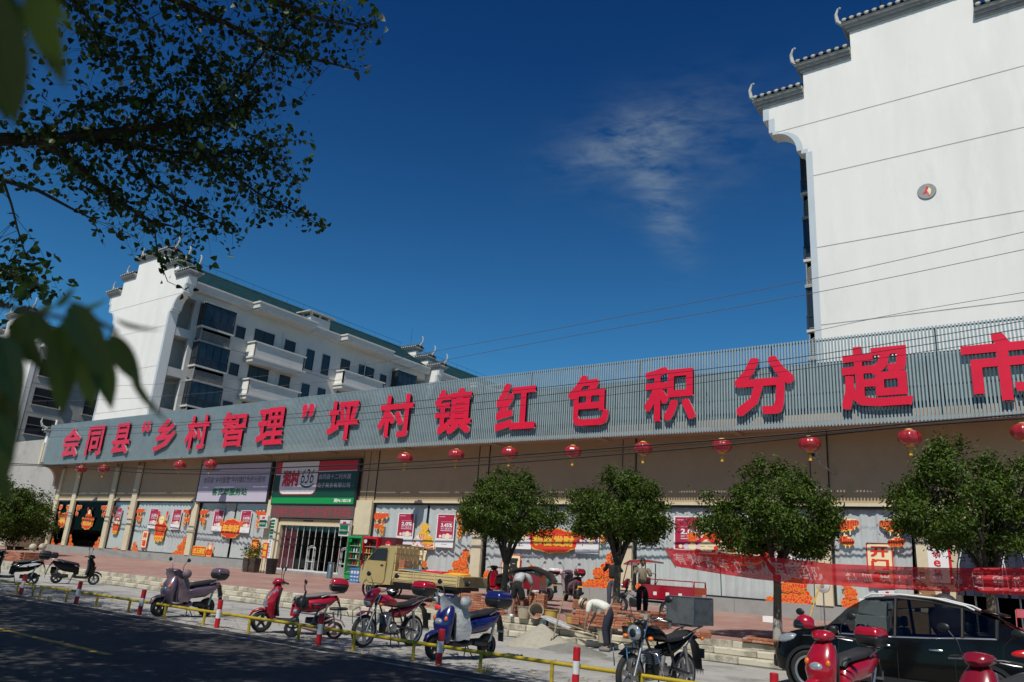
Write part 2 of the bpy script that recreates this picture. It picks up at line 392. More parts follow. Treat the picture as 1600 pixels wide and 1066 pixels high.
def link(name, me, parent=None, loc=None, rz=0):
    o = bpy.data.objects.new(name, me); COL.objects.link(o)
    if parent: o.parent = parent
    if loc is not None: o.location = loc
    if rz: o.rotation_euler = (0, 0, rz)
    return o
def tag(o, label=None, cat=None, group=None, kind=None):
    if label: o['label'] = label
    if cat: o['category'] = cat
    if group: o['group'] = group
    if kind: o['kind'] = kind
    return o
def thing(name, label, cat, loc=(0,0,0), rz=0, group=None):
    o = bpy.data.objects.new(name, None); COL.objects.link(o); o.location = loc; o.rotation_euler = (0, 0, rz); o.empty_display_size = .2
    return tag(o, label, cat, group)
def kids(o): return [c for c in o.children]
def copy_tree(o, parent=None, **kw):
    c = o.copy(); COL.objects.link(c)
    if parent is not None: c.parent = parent
    for ch in kids(o): copy_tree(ch, c)
    for a, v in kw.items():
        if a in ('label', 'group'): c[a] = v
        else: setattr(c, a, v)
    return c
_tx = {}
def text_mesh(txt, bold=.0, ext=0.0, res=2, shear=0):
    key = (txt, bold, ext, shear)
    if key in _tx: return _tx[key]
    cu = bpy.data.curves.new('lettering', 'FONT'); cu.body = txt; cu.size = 1; cu.offset = bold; cu.extrude = ext; cu.resolution_u = res; cu.shear = shear
    o = bpy.data.objects.new('lettering_tmp', cu); COL.objects.link(o)
    dg = bpy.context.evaluated_depsgraph_get(); me = bpy.data.meshes.new_from_object(o.evaluated_get(dg))
    bpy.data.objects.remove(o); bpy.data.curves.remove(cu)
    xs = [v.co.x for v in me.vertices] or [0, 1]; ys = [v.co.y for v in me.vertices] or [0, 1]
    bb = (min(xs), max(xs), min(ys), max(ys)); _tx[key] = (me, bb); return me, bb
def put_text(mb, txt, x0, x1, z0, z1, y, k, bold=.0, ext=0.0, shear=0, keep=False, sidek=None):
    """upright lettering facing -Y, fitted to the given rectangle"""
    me, bb = text_mesh(txt, min(bold, 0), ext, shear=shear); b_ = max(bold, 0); bb = (bb[0]-b_, bb[1]+b_, bb[2]-b_, bb[3]+b_); sx = (x1-x0)/(bb[1]-bb[0]); sz = (z1-z0)/(bb[3]-bb[2])
    if keep: sx = sz = min(sx, sz)
    cx_, cz_ = (x0+x1)/2, (z0+z1)/2; mx_, mz_ = (bb[0]+bb[1])/2, (bb[2]+bb[3])/2
    if b_:          # heavier strokes: the outline laid down again slightly shifted, each pass a hair further out
        cnt = 8 if b_ > .02 else 4
        for i in range(cnt):
            a_ = 2*math.pi*i/cnt+math.pi/4; ox, oz, oy = b_*math.cos(a_), b_*math.sin(a_), .0004*(i+1)
            if sidek or cnt == 8: ox, oz = max(-b_, min(b_, ox*1.42)), max(-b_, min(b_, oz*1.42))
            vs = [((v.co.x-mx_+ox)*sx+cx_, y-v.co.z-oy, (v.co.y-mz_+oz)*sz+cz_) for v in me.vertices]
            if sidek:
                mb.add(vs, [tuple(p.vertices) for p in me.polygons if abs(p.normal.z) > .5], k); mb.add(vs, [tuple(p.vertices) for p in me.polygons if abs(p.normal.z) <= .5], sidek)
            else: mb.add(vs, [tuple(p.vertices) for p in me.polygons], k)
    vs = [((v.co.x-mx_)*sx+cx_, y-v.co.z, (v.co.y-mz_)*sz+cz_) for v in me.vertices]
    if sidek:
        a = [tuple(p.vertices) for p in me.polygons if abs(p.normal.z) > .5]; b = [tuple(p.vertices) for p in me.polygons if abs(p.normal.z) <= .5]
        mb.add(vs, a, k); mb.add(vs, b, sidek)
    else: mb.add(vs, [tuple(p.vertices) for p in me.polygons], k)
def leaves_mesh(name, pos, nrm, size, k, aspect=.45, shape='rhomb', droop=.15):
    """many leaf faces as one mesh. pos (N,3), nrm (N,3) unit, size (N,)"""
    N = len(pos); rv = rng.normal(size=(N, 3)); a = np.cross(nrm, rv); a /= np.linalg.norm(a, axis=1)[:, None]+1e-9; b = np.cross(nrm, a)
    if shape == 'rhomb': T = np.array([(-.5, 0, 0), (0, -.5, droop), (.5, 0, -.05), (0, .5, droop)]); F = [(0, 1, 2), (0, 2, 3)]
    else: T = np.array([(-.45, 0, 0), (-.30, -.46, .10), (.12, -.38, .06), (.58, 0, -.12), (.12, .38, .06), (-.30, .46, .10)]); F = [(0, 1, 2, 3), (0, 3, 4, 5)]
    s = size[:, None]
    V_ = np.concatenate([pos[:, None, :]+(a*s)[:, None, :]*T[None, :, 0:1]+(b*s*aspect)[:, None, :]*T[None, :, 1:2]*(1 if shape != 'rhomb' else 1)+(nrm*s)[:, None, :]*T[None, :, 2:3]], axis=1).reshape(-1, 3)
    nT = len(T); faces = []
    for f in F:
        faces.append(np.arange(N)[:, None]*nT+np.array(f)[None, :])
    me = bpy.data.meshes.new(name)
    if all(len(f) == len(F[0]) for f in F):
        L = len(F[0]); fa = np.stack(faces, 1).reshape(-1, L); nf = len(fa)
        me.vertices.add(len(V_)); me.vertices.foreach_set('co', V_.astype(np.float32).ravel())
        me.loops.add(nf*L); me.loops.foreach_set('vertex_index', fa.astype(np.int32).ravel())
        me.polygons.add(nf); me.polygons.foreach_set('loop_start', (np.arange(nf)*L).astype(np.int32))
        me.update(calc_edges=True); me.validate()
    me.materials.append(M[k]); return me
def unit(n):
    v = rng.normal(size=(n, 3)); return v/np.linalg.norm(v, axis=1)[:, None]
# ------------------------------------------------------------------ ground
def sheet(name, pts, k, z=None):
    mb = MB(); mb.add(pts, [tuple(range(len(pts)))], k); return tag(mb.build(name), kind='structure')
sheet('ground', [(-900, -500, -.03), (900, -500, -.03), (900, 1200, -.03), (-900, 1200, -.03)], 'lot_concrete')
sheet('road', [(-260, 2.4, 0), (120, 2.4, 0), (120, 10.75, 0), (-260, 10.75, 0)], 'asphalt')
sheet('parking_lot', [(-260, 10.75, -.006), (120, 10.75, -.006), (120, 18.2, -.006), (-260, 18.2, -.006)], 'lot_concrete')
sheet('near_pavement', [(-260, -16, .12), (120, -16, .12), (120, 2.25, .12), (-260, 2.25, .12)], 'lot_concrete')
mb = MB(); mb.box(-260, 120, 2.25, 2.4, -.01, .125, 'step_stone'); tag(mb.build('near_kerb'), kind='structure')
for x0, x1, y, wd, k in ((-52, -46, 6.7, .15, 'road_yellow'), (-40.5, -34.5, 6.7, .15, 'road_yellow'), (-29.8, -23.4, 6.7, .15, 'road_yellow'), (-18.6, -12.2, 6.6, .15, 'road_yellow'), (-5.5, .5, 6.6, .15, 'road_yellow')):
    sheet('lane_marking', [(x0, y, .004), (x1, y, .004), (x1, y+wd, .004), (x0, y+wd, .004)], k)
sheet('edge_line', [(-60, 10.05, .004), (10, 10.2, .004), (10, 10.32, .004), (-60, 10.17, .004)], 'road_white')
# plaza: a gentle slope up to the shops
def stepY(x):      # front of the lowest riser
    return 17.25 if x < -15 else (17.25+(x+15)/8*.6 if x < -7 else 17.85)
xs = [-120, -60, -38, -34, -15, -11, -7, 0, 30]
mb = MB(); vs = []
for x in xs: vs += [(x, stepY(x)+.62, plaza_z(17.9)+.001), (x, 28.02, plaza_z(28.02))]
mb.add(vs, [(2*i, 2*i+2, 2*i+3, 2*i+1) for i in range(len(xs)-1)], 'paving'); tag(mb.build('plaza_pavement'), kind='structure')
# steps of stone blocks, three courses
st = thing('stone_steps', None, None, (0, 0, 0)); del_keys = []
st['kind'] = 'structure'
blk = []
for j in range(5):
    b = MB(); b.rbox((0, 0, 0), (.985, .42, .152), 'step_stone', r=.012+.004*j, seg=1)
    me = b.build('step_stone', mesh_only=True)
    for v in me.vertices: v.co += Vector((random.uniform(-.004, .004), random.uniform(-.005, .005), random.uniform(-.004, .004)))
    blk.append(me)
for c in range(3):
    x = -43.0 + c*.33
    while x < 7:
        o = link('step_stone', random.choice(blk), st); y0 = stepY(x)+c*.30
        ang = math.atan2(stepY(x+.5)-stepY(x-.5), 1)
        o.location = (x, y0+.21, .076+c*.15+random.uniform(-.004, .004)); o.rotation_euler = (0, 0, ang+random.uniform(-.004, .004)+(math.pi if random.random() < .5 else 0)); x += 1.0/math.cos(ang)
# mass behind the stones
mb = MB()
for i in range(len(xs)-1):
    a, b_ = xs[i], xs[i+1]; ya, yb = stepY(a), stepY(b_)
    if a < -43 or b_ > 8: 
        mb.add([(a, ya, -.01), (b_, yb, -.01), (b_, yb, .45), (a, ya, .45), (a, ya+.7, .45), (b_, yb+.7, .45)], [(0, 1, 2, 3), (3, 2, 5, 4)], 'step_stone')
    else:
        mb.add([(a, ya+.40, -.01), (b_, yb+.40, -.01), (b_, yb+.40, .12), (a, ya+.40, .12), (a, ya+.7, .12), (b_, yb+.7, .12), (b_, yb+.7, .43), (a, ya+.7, .43)], [(0, 1, 2, 3), (3, 2, 5, 4), (4, 5, 6, 7)], 'mortar')
mb.build('step_bedding', st)
# hills far off, below the roofs
mb = MB(); pts = []
for i in range(60):
    a = -2.6+i*.07; r_ = 800; pts.append((math.sin(a)*r_, math.cos(a)*r_, 18+14*math.sin(i*.5)+8*math.sin(i*1.3)))
vs = [(p[0], p[1], -5) for p in pts]+pts; n = len(pts)
mb.add(vs, [(i, i+1, n+i+1, n+i) for i in range(n-1)], 'olive_wall'); tag(mb.build('hills'), kind='structure')

# ------------------------------------------------------------------ supermarket building
FY = 28.0; XL, XR = -63.3, 9.0; ZW0, ZW1 = 1.30, 4.42; SOF = 7.19
store = thing('supermarket_building', 'long low supermarket with grey slatted sign band, red characters and curtained shop windows', 'shop building', (0, 0, 0))
mb = MB()
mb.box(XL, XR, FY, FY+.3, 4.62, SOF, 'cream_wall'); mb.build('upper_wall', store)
mb = MB(); mb.box(XL+.3, XR, FY-.05, FY+.25, 4.42+.1, 4.62+.002, 'cream_trim'); mb.build('lintel', store)
# plinth panels
x = XL
while x < XR:
    if not (-36.2 < x+1.5 < -30.1 or x+1.5 > -3.2):
        mb = MB(); mb.box(x+.006, min(x+2.95, XR)-.006, FY-.10, FY+.2, plaza_z(28)-.1, ZW0-.04, 'plinth_grey'); mb.build('plinth_panel', store)
    x += 2.95
mb = MB(); mb.box(XL, -36.2, FY-.05, FY+.2, .6, ZW0-.06, 'plinth_grey'); mb.box(-30.1, -3.1, FY-.05, FY+.2, .6, ZW0-.06, 'plinth_grey'); mb.build('plinth_core', store)
# pillars
for a, b_ in ((-63.3, -62.85), (-60.72, -60.17), (-55.2, -54.65), (-52.2, -51.6), (-44.75, -44.2), (-37.3, -36.2), (-30.1, -28.92), (-22.27, -21.73), (-14.8, -14.26), (-7.4, -6.83), (-4.25, -3.1), (5.5, 6.2)):
    mb = MB(); z0 = ZW0-.04 if b_-a < .8 else plaza_z(28)
    mb.box(a, b_, FY-.14, FY+.2, z0, 6.9 if a < -50 else 4.62+.004, 'cream_trim')
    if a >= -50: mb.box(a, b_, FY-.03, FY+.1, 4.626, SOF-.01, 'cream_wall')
    mb.build('pillar', store)
for x in (-62.9, -60.75, -60.15, -55.2, -54.6, -52.3, -51.6, -44.75, -44.15, -30.0, -29.5, -28.9, -22.3, -21.7, -14.8, -14.2, -7.4, -6.8):
    mb = MB(); mb.box(x-.012, x+.012, FY-.045, FY, 4.64, SOF-.02, 'black_frame'); mb.build('wall_joint', store)
# canopy slab, parapet, roof
mb = MB(); mb.box(XL, XR, 26.50, FY+4, SOF, SOF+.25, 'soffit'); mb.build('canopy_slab', store)
for x in np.arange(-60.4, XR, 5.6): mb = MB(); mb.box(x, x+.22, 26.55, FY-.002, SOF-.09, SOF, 'soffit'); mb.build('soffit_beam', store)
mb = MB(); mb.box(XL, XR, 27.9, 28.15, SOF+.25, 9.55, 'backing')
for x in np.arange(XL, XR, 1.3): mb.box(x, x+.05, 27.86, 27.9, SOF+.25, 9.5, 'dark_steel')
mb.build('parapet', store)
mb = MB(); mb.box(XL, XR, FY+.3, 32.9, 7.0, 7.1, 'backing'); mb.box(XL, XL+.3, FY+.3, 32.9, .6, 7.0, 'cream_wall'); mb.box(XL, XR, 32.6, 32.9, .6, 7.0, 'white_wall'); mb.build('rear_shell', store)
# sign band
SY = 26.4; SX0, SX1 = -63.3, 8.0
mb = MB(); pitch = .1055; x = SX0
while x < SX1:
    mb.box(x, x+.056, SY, SY+.03, 6.98, 10.05, 'slat'); x += pitch
tag(mb.build('slats', store), kind='stuff')
mb = MB()
for z in (7.03, 8.1, 9.15, 9.95): mb.box(SX0, SX1, SY+.032, SY+.075, z, z+(.14 if z < 7.1 else .05), 'dark_steel' if z > 7.1 else 'trim_grey')
for x in np.arange(SX0+.5, SX1, 2.6):
    mb.box(x, x+.05, SY+.08, SY+.13, 7.2, 10.0, 'dark_steel'); mb.tube([(x, SY+.13, 9.0), (x, 27.9, 7.6)], .02, 'dark_steel', 4)
mb.build('sign_frame', store)
mb = MB(); mb.box(SX0-.05, SX0, SY-.01, SY+1.5, 6.98, 10.06, 'slat'); mb.build('sign_end_panel', store)
LET = [('会', -58.24, 2.5), ('同', -54.84, 2.15), ('县', -51.28, 2.2), ('“', -48.40, .95), ('乡', -45.97, 2.2), ('村', -42.48, 2.3), ('智', -38.83, 2.25), ('理', -35.43, 2.3), ('”', -32.43, .95), ('坪', -29.62, 2.2), ('村', -25.93, 2.2), ('镇', -22.35, 2.15), ('红', -18.85, 2.05), ('色', -15.28, 1.85), ('积', -11.79, 2.0), ('分', -8.27, 2.05), ('超', -4.71, 2.05), ('市', -1.20, 2.1)]
for ch, xc, wd in LET:
    xc *= 1.0155; wd *= 1.03
    mb = MB(); z0, z1 = (7.45, 9.56) if ch not in '“”' else (8.8, 9.56)
    put_text(mb, ch, xc-wd/2, xc+wd/2, z0, z1, SY-.13, 'letter_red', bold=.027, ext=.045, sidek='letter_side')
    mb.build('sign_character', store)
# left end firewall with its bracket and upturned tip
mb = MB(); prof = [(28.3, 4.6), (28.3, 7.18), (26.4, 7.18), (26.4, 6.96), (26.6, 6.94)]
for i in range(9):
    a = R(90-i*90/8); prof.append((26.6+.95*math.cos(a), 5.85+1.05*math.sin(a)))
prof += [(27.55, 5.55), (27.72, 5.55), (27.72, 5.35), (27.88, 5.35), (27.88, 4.6)]
mb.prism([(a, b) for a, b in prof], XL-.25, XL+.05, 'soffit', axis='x'); mb.build('side_bracket', store)
mb = MB(); mb.box(-63.75, -63.36, 26.3, 28.2, 7.2, 9.45, 'white_wall')
mb.box(-63.85, -63.28, 26.15, 28.3, 9.45, 9.6, 'tile_lip'); mb.box(-63.9, -63.23, 26.0, 28.4, 9.6, 9.72, 'tile_lip'); mb.tube([(-63.56, 26.2, 9.75), (-63.6, 25.85, 9.9), (-63.62, 25.7, 10.2), (-63.62, 25.75, 10.55)], [.12, .1, .07, .03], 'tile_lip')
mb.tube([(-63.56, 26.2, 9.82), (-63.56, 28.3, 9.85)], .13, 'tile_dark'); mb.box(-63.7, -63.42, 26.2, 26.38, 7.0, 8.7, 'cream_trim'); mb.build('end_tile_wall', store)

# ---- windows
def curtain(x0, x1, par, y=FY+.125, gap=None):
    mb = MB(); n = int((x1-x0)/.055); ph = random.random()*9
    top, bot = [], []
    for i in range(n+1):
        x = x0+(x1-x0)*i/n; yy = y+.026*math.sin(x*15+ph+1.7*math.sin(x*1.9))+.016*math.sin(x*37+ph); xx = x
        top.append((xx, yy, ZW1+.05)); bot.append((xx+.09*math.sin(x*2.3+ph)+.03*math.sin(x*9), yy+.03*math.sin(x*17), ZW0-.05))
    mb.add(top+bot, [(i, i+1, n+2+i, n+1+i) for i in range(n)], 'curtain'); return mb.build('curtain', par, smooth=180)
def window(x0, x1, dark=False, mull=1, curt=((0, .5), (.5, 1)), z0=ZW0, z1=ZW1):
    wf = MB(); t = .07
    wf.box(x0, x1, FY+.0, FY+.12, z0-.06, z0+.02, 'black_frame'); wf.box(x0, x1, FY+.0, FY+.12, z1, z1+.10, 'black_frame')
    wf.box(x0, x0+t, FY+.002, FY+.118, z0+.02, z1, 'black_frame'); wf.box(x1-t, x1, FY+.002, FY+.118, z0+.02, z1, 'black_frame')
    o = wf.build('window_frame', store)
    edges = [x0+t+(x1-x0-2*t)*i/(mull+1) for i in range(mull+2)]
    for a, b in zip(edges[:-1], edges[1:]):
        p = MB(); p.box(a+.006, b-.006, FY+.055, FY+.063, z0+.02, z1, 'pane_black' if dark else 'pane'); p.build('pane', o)
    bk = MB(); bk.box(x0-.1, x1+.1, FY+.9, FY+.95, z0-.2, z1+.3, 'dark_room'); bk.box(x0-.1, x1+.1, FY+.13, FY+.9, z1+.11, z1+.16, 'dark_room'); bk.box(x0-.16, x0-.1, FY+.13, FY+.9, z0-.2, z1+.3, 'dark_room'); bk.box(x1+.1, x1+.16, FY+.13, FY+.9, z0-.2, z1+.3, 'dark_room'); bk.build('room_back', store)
    if not dark:
        L = x1-x0-2*t
        for a, b in curt: curtain(x0+t+a*L+.02, x0+t+b*L-.03, store)
    return o
window(-62.85, -60.72, dark=True, mull=0); window(-60.17, -55.2, dark=True, mull=1)
window(-54.65, -52.2, mull=0, curt=((.02, 1),)); window(-51.6, -44.75, mull=2); window(-44.2, -37.3, mull=2, curt=((0, .52), (.53, 1)))
window(-28.92, -22.27, mull=2, curt=((0, .545), (.56, 1))); window(-21.73, -14.8, mull=2, curt=((0, .5), (.505, 1))); window(-14.26, -7.4, mull=2); window(-6.83, -4.25, mull=0, curt=((0, 1),))
# open bay on the right
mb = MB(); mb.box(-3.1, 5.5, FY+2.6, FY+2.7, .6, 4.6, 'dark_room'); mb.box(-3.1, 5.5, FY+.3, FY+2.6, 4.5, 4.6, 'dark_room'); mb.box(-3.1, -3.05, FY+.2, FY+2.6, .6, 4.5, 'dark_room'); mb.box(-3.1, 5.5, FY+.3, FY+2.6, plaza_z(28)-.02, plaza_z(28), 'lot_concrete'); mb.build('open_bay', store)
mb = MB(); mb.box(-3.1, 5.5, FY-.12, FY+.02, 4.05, 4.50, 'cream_trim'); mb.box(-3.1, 5.5, FY-.16, FY+.02, 4.28, 4.32, 'cream_trim'); mb.build('roller_shutter_box', store)

# ---- entrance
DX0, DX1, DZ0, DZ1 = -36.1, -30.2, plaza_z(28), 3.40
mb = MB(); mb.box(DX0, DX0+.16, FY-.1, FY+.15, DZ0, DZ1, 'cream_trim'); mb.box(DX1-.16, DX1, FY-.1, FY+.15, DZ0, DZ1, 'cream_trim'); mb.box(DX0, DX1, FY-.104, FY+.154, DZ1-.14, DZ1, 'cream_trim'); mb.box(DX0, DX1, FY-.12, FY+.1, DZ0, DZ0+.12, 'trim_grey'); mb.build('door_frame', store)
mb = MB(); mb.box(DX0, DX1, FY-.06, FY+.2, DZ1, 3.62, 'cream_wall'); mb.box(-34.1, -33.3, FY-.075, FY-.06, 3.48, 3.55, 'black_print'); mb.build('door_header', store)
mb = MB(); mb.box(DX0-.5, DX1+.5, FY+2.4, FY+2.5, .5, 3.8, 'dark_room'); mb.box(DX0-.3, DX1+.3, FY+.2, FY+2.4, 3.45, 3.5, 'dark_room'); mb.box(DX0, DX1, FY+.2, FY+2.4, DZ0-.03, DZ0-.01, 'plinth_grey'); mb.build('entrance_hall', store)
mb = MB(); mb.box(DX0+.18, DX0+1.45, FY+.1, FY+.13, DZ0+.14, DZ1-.16, 'maroon_panel'); mb.build('poster_panel', store)
for i in range(11):
    x = DX0+.55+i*.5; mb = MB(); mb.tube([(x, FY+.02, DZ0+.1), (x, FY+.02, DZ1-.12)], .018, 'white_metal', 6); mb.build('door_bar', store)
mb = MB(); mb.box(DX0+.17, DX1-.17, FY+.0, FY+.05, DZ0+.12, DZ0+.2, 'white_metal'); mb.box(DX0+.17, DX1-.17, FY+.07, FY+.075, DZ0+.2, DZ1-.15, 'pane'); mb.build('glass_door', store)
for x in (-33.7, -31.1):
    g = thing('security_gate', 'white looped anti theft gate behind the door bars, '+('in the middle of the doorway' if x < -33 else 'at the right of the doorway'), 'gate', (x, FY+.45, DZ0))
    mb = MB()
    for r_ in (.30, .19):
        mb.tube([(-r_, 0, 0), (-r_, 0, 1.25)]+[(-r_*math.cos(R(a)), 0, 1.25+r_*.7*math.sin(R(a))) for a in range(0, 181, 20)]+[(r_, 0, 0)], .028, 'white_metal', 6)
    mb.build('loop', g); mb = MB(); mb.box(-.3, .3, -.05, .05, .62, .68, 'white_metal'); mb.build('crossbar', g)
    mb = MB(); mb.rbox((0, 0, .1), (.8, .16, .22), 'white_metal', .03); mb.build('base', g)
# ---- sign boards above the entrance
sb = MB(); sb.box(-36.95, -30.05, FY-.22, FY-.02, 4.34, 6.78, 'black_frame'); bd = sb.build('green_signboard', store); bd['label'] = 'green shop signboard with a white panel and red characters'
yb = FY-.226
f = MB(); f.box(-36.88, -30.2, yb, FY-.2, 4.42, 6.70, 'dark_green_sign'); f.build('board_face', bd)
f = MB()
def flat(mb, x0, x1, z0, z1, y, k): mb.add([(x0, y, z0), (x1, y, z0), (x1, y, z1), (x0, y, z1)], [(0, 1, 2, 3)], k)
flat(f, -36.88, -30.2, 4.42, 4.74, yb-.004, 'bright_green'); flat(f, -36.88, -36.4, 6.1, 6.70, yb-.004, 'red_print'); flat(f, -33.3, -30.2, 6.18, 6.70, yb-.004, 'red_print'); flat(f, -33.3, -30.2, 6.10, 6.18, yb-.004, 'white_print'); flat(f, -36.88, -36.4, 6.0, 6.1, yb-.004, 'white_print')
def rrect(x0, x1, z0, z1, r, top_square=True):
    p = [(x0, z1), (x1, z1)] if top_square else []
    if not top_square:
        for i in range(7): a = R(180-i*15); p.append((x0+r+r*math.cos(a), z1-r+r*math.sin(a)))
        for i in range(7): a = R(90-i*15); p.append((x1-r+r*math.cos(a), z1-r+r*math.sin(a)))
    for i in range(7): a = R(0-i*15); p.append((x1-r+r*math.cos(a), z0+r+r*math.sin(a)))
    for i in range(7): a = R(-90-i*15); p.append((x0+r+r*math.cos(a), z0+r+r*math.sin(a)))
    return p
def poly(mb, p, y, k): mb.add([(a, y, b) for a, b in p], [tuple(range(len(p)))[::-1]], k)
poly(f, rrect(-36.42, -33.22, 4.90, 6.71, .42), yb-.006, 'red_print'); poly(f, rrect(-36.38, -33.26, 4.94, 6.71, .40), yb-.009, 'white_print')
put_text(f, '湘村', -36.2, -34.75, 5.35, 6.25, yb-.013, 'red_print', bold=.05)
put_text(f, '636', -34.6, -33.55, 5.5, 6.3, yb-.013, 'black_print', bold=-.004, shear=.2)
ring = []
for i in range(15): a = R(200+i*10); ring.append((-34.05+.62*math.cos(a), 5.62+.36*math.sin(a)))
for i in range(15): a = R(340-i*10); ring.append((-34.05+.60*math.cos(a), 5.64+.27*math.sin(a)))
poly(f, ring[::-1], yb-.013, 'dark_green_sign')
put_text(f, '会同县十二村共建', -33.15, -30.6, 5.72, 6.0, yb-.01, 'mauve_sign', bold=.012); put_text(f, '电子商务有限公司', -33.15, -30.6, 5.26, 5.54, yb-.01, 'mauve_sign', bold=.012)
put_text(f, '湘N.18218', -31.7, -30.4, 4.50, 4.70, yb-.01, 'white_print', bold=.03)
f.build('board_print', bd)
sb = MB(); sb.box(-44.42, -37.28, FY-.22, FY-.02, 4.44, 6.80, 'black_frame'); bd = sb.build('mauve_signboard', store); bd['label'] = 'pale mauve signboard with dark and green characters'
f = MB(); f.box(-44.34, -37.44, yb, FY-.2, 4.50, 6.74, 'mauve_sign'); f.build('board_face', bd)
f = MB(); put_text(f, '会同县“乡村智理”坪村镇红色积分超市', -43.9, -37.75, 5.60, 5.98, yb-.006, 'black_print', bold=.0); put_text(f, '客货邮服务站', -42.8, -39.3, 4.86, 5.30, yb-.006, 'green_sign', bold=.03); put_text(f, '乡村客货邮融合发展', -43.9, -42.4, 6.35, 6.47, yb-.006, 'black_print'); f.build('board_print', bd)
sb = MB(); sb.box(-36.86, -30.1, FY-.2, FY-.03, 3.66, 4.31, 'led_panel'); bd = sb.build('led_board', store)
f = MB(); put_text(f, '为您服务 欢迎光临 红色积分超市 客货邮站', -36.7, -30.3, 3.74, 4.24, FY-.206, 'led_red', bold=-.008); f.build('led_text', bd)
for x, z0, zz, tx, lb in ((-37.0, 3.02, 3.72, '邮政服务', 'left of'), (-30.35, 2.78, 3.58, '便民服务站', 'right of')):
    sb = MB(); sb.rbox((x, FY-.40, (z0+zz)/2), (.72, .2, zz-z0), 'white_metal', .02); bd = sb.build('hanging_lightbox', store)
    f = MB(); flat(f, x-.30, x+.30, z0+.08, zz-.25, FY-.505, 'green_sign'); put_text(f, tx, x-.24, x+.24, z0+.2, z0+.34, FY-.51, 'white_print'); flat(f, x-.12, x+.12, zz-.19, zz-.07, FY-.505, 'red_print'); f.build('lightbox_print', bd)
sb = MB(); sb.box(-36.72, -36.34, FY-.165, FY-.15, 1.45, 3.7, 'white_print'); bd = sb.build('vertical_notice', store)
f = MB()
for i in range(6): flat(f, -36.68, -36.38, 2.55+i*.17, 2.68+i*.17, FY-.168, 'green_sign')
for i, c in enumerate('惠农e站综合'): put_text(f, c, -36.62, -36.44, 2.29-i*.15, 2.41-i*.15, FY-.168, 'dark_green_sign')
f.build('notice_print', bd)
sb = MB(); sb.box(-3.93, -3.30, FY-.16, FY-.145, 2.2, 4.0, 'white_print'); bd = sb.build('vertical_banner_board', store)
f = MB(); flat(f, -3.36, -3.28, 2.2, 4.0, FY-.165, 'red_print')
for i, c in enumerate('農联e站'): put_text(f, c, -3.78, -3.58, 3.22-i*.27, 3.42-i*.27, FY-.166, 'red_print', bold=.02)
for i in range(9): put_text(f, '服务城乡惠农便民站'[i], -3.86, -3.78, 3.9-i*.09, 3.97-i*.09, FY-.166, 'red_print')
f.build('board_print', bd)

# ---- window stickers and posters
YS = FY-.012
def lanterns(mb, x, z, s, flip=1):
    for i, (dx, dz, r_) in enumerate(((0, 0, .26), (.42, .02, .22), (.75, .08, .15), (.05, -.55, .2), (.33, -.6, .16))):
        cx_, cz_ = x+flip*dx*s, z+dz*s; r1 = r_*s
        poly(mb, [(cx_+r1*1.12*math.cos(R(a)), cz_+r1*.92*math.sin(R(a))) for a in range(0, 360, 24)], YS-.002*i, 'sticker_orange')
        poly(mb, [(cx_+r1*.95*math.cos(R(a)), cz_+r1*.80*math.sin(R(a))) for a in range(0, 360, 24)], YS-.002*i-.001, 'sticker_red')
        for q in (-.5, 0, .5):
            poly(mb, [(cx_+r1*(q-.03), cz_-r1*.7), (cx_+r1*(q+.03), cz_-r1*.7), (cx_+r1*(q+.03), cz_+r1*.7), (cx_+r1*(q-.03), cz_+r1*.7)], YS-.002*i-.0015, 'sticker_yellow')
        flat(mb, cx_-r1*.4, cx_+r1*.4, cz_+r1*.72, cz_+r1*.98, YS-.002*i-.002, 'sticker_cream'); flat(mb, cx_-r1*.35, cx_+r1*.35, cz_-r1*1.0, cz_-r1*.74, YS-.002*i-.002, 'sticker_yellow'); flat(mb, cx_-r1*.10, cx_+r1*.10, cz_-r1*1.7, cz_-r1*1.0, YS-.002*i-.001, 'sticker_cream')
def firecr(mb, x, z, s, flip=1):
    for i in range(9):
        for d in (-1, 1):
            a = R(35*d); c_, s_ = math.cos(a), math.sin(a); ox, oz = x+flip*.5*s+d*.07*s, z-.35*s-i*.085*s
            poly(mb, [(ox+px_*c_-pz_*s_, oz+px_*s_+pz_*c_) for px_, pz_ in ((-.09*s, -.03*s), (.09*s, -.03*s), (.09*s, .03*s), (-.09*s, .03*s))], YS-.012-.0005*i, 'sticker_orange' if (i+d) % 3 else 'sticker_yellow')
def peony(mb, x, z, s, lay=0):
    c = 0
    def petal(cx_, cz_, r_):
        nonlocal c
        q = [(math.cos(R(a)), math.sin(R(a))) for a in range(0, 360, 36)]
        poly(mb, [(cx_+r_*1.0*p[0], cz_+r_*.9*p[1]) for p in q], YS-.001-.0003*c-.008*lay, 'sticker_yellow'); poly(mb, [(cx_+r_*.89*p[0], cz_+r_*.80*p[1]) for p in q], YS-.0012-.0003*c-.008*lay, 'sticker_red' if c % 3 else 'sticker_orange'); c += 1
    for n, d, r_ in ((8, .70, .36), (6, .42, .32), (4, .18, .24)):
        o = random.uniform(0, 1)
        for i in range(n): a = o+2*math.pi*i/n; petal(x+s*d*math.cos(a), z+s*d*.88*math.sin(a), s*r_)
    petal(x, z, s*.13)
def bush(mb, x, z, s, flip=1, n=7):
    s *= .82
    for i, (dx, dz, r_) in enumerate(((0, .15, .34), (-.45, .12, .3), (-.85, .05, .24), (-.15, .62, .33), (.02, 1.05, .24), (-.55, .5, .22), (-1.15, 0, .16))[:n]): peony(mb, x+flip*dx*s, z+(dz)*s+.1, r_*s, i)
def star(x, z, rx, rz, n, amp, ph=0): return [(x+rx*(1+amp*math.sin(n*R(a)+ph))*math.cos(R(a)), z+rz*(1+amp*math.sin(n*R(a)+ph))*math.sin(R(a))) for a in range(0, 360, 8)]
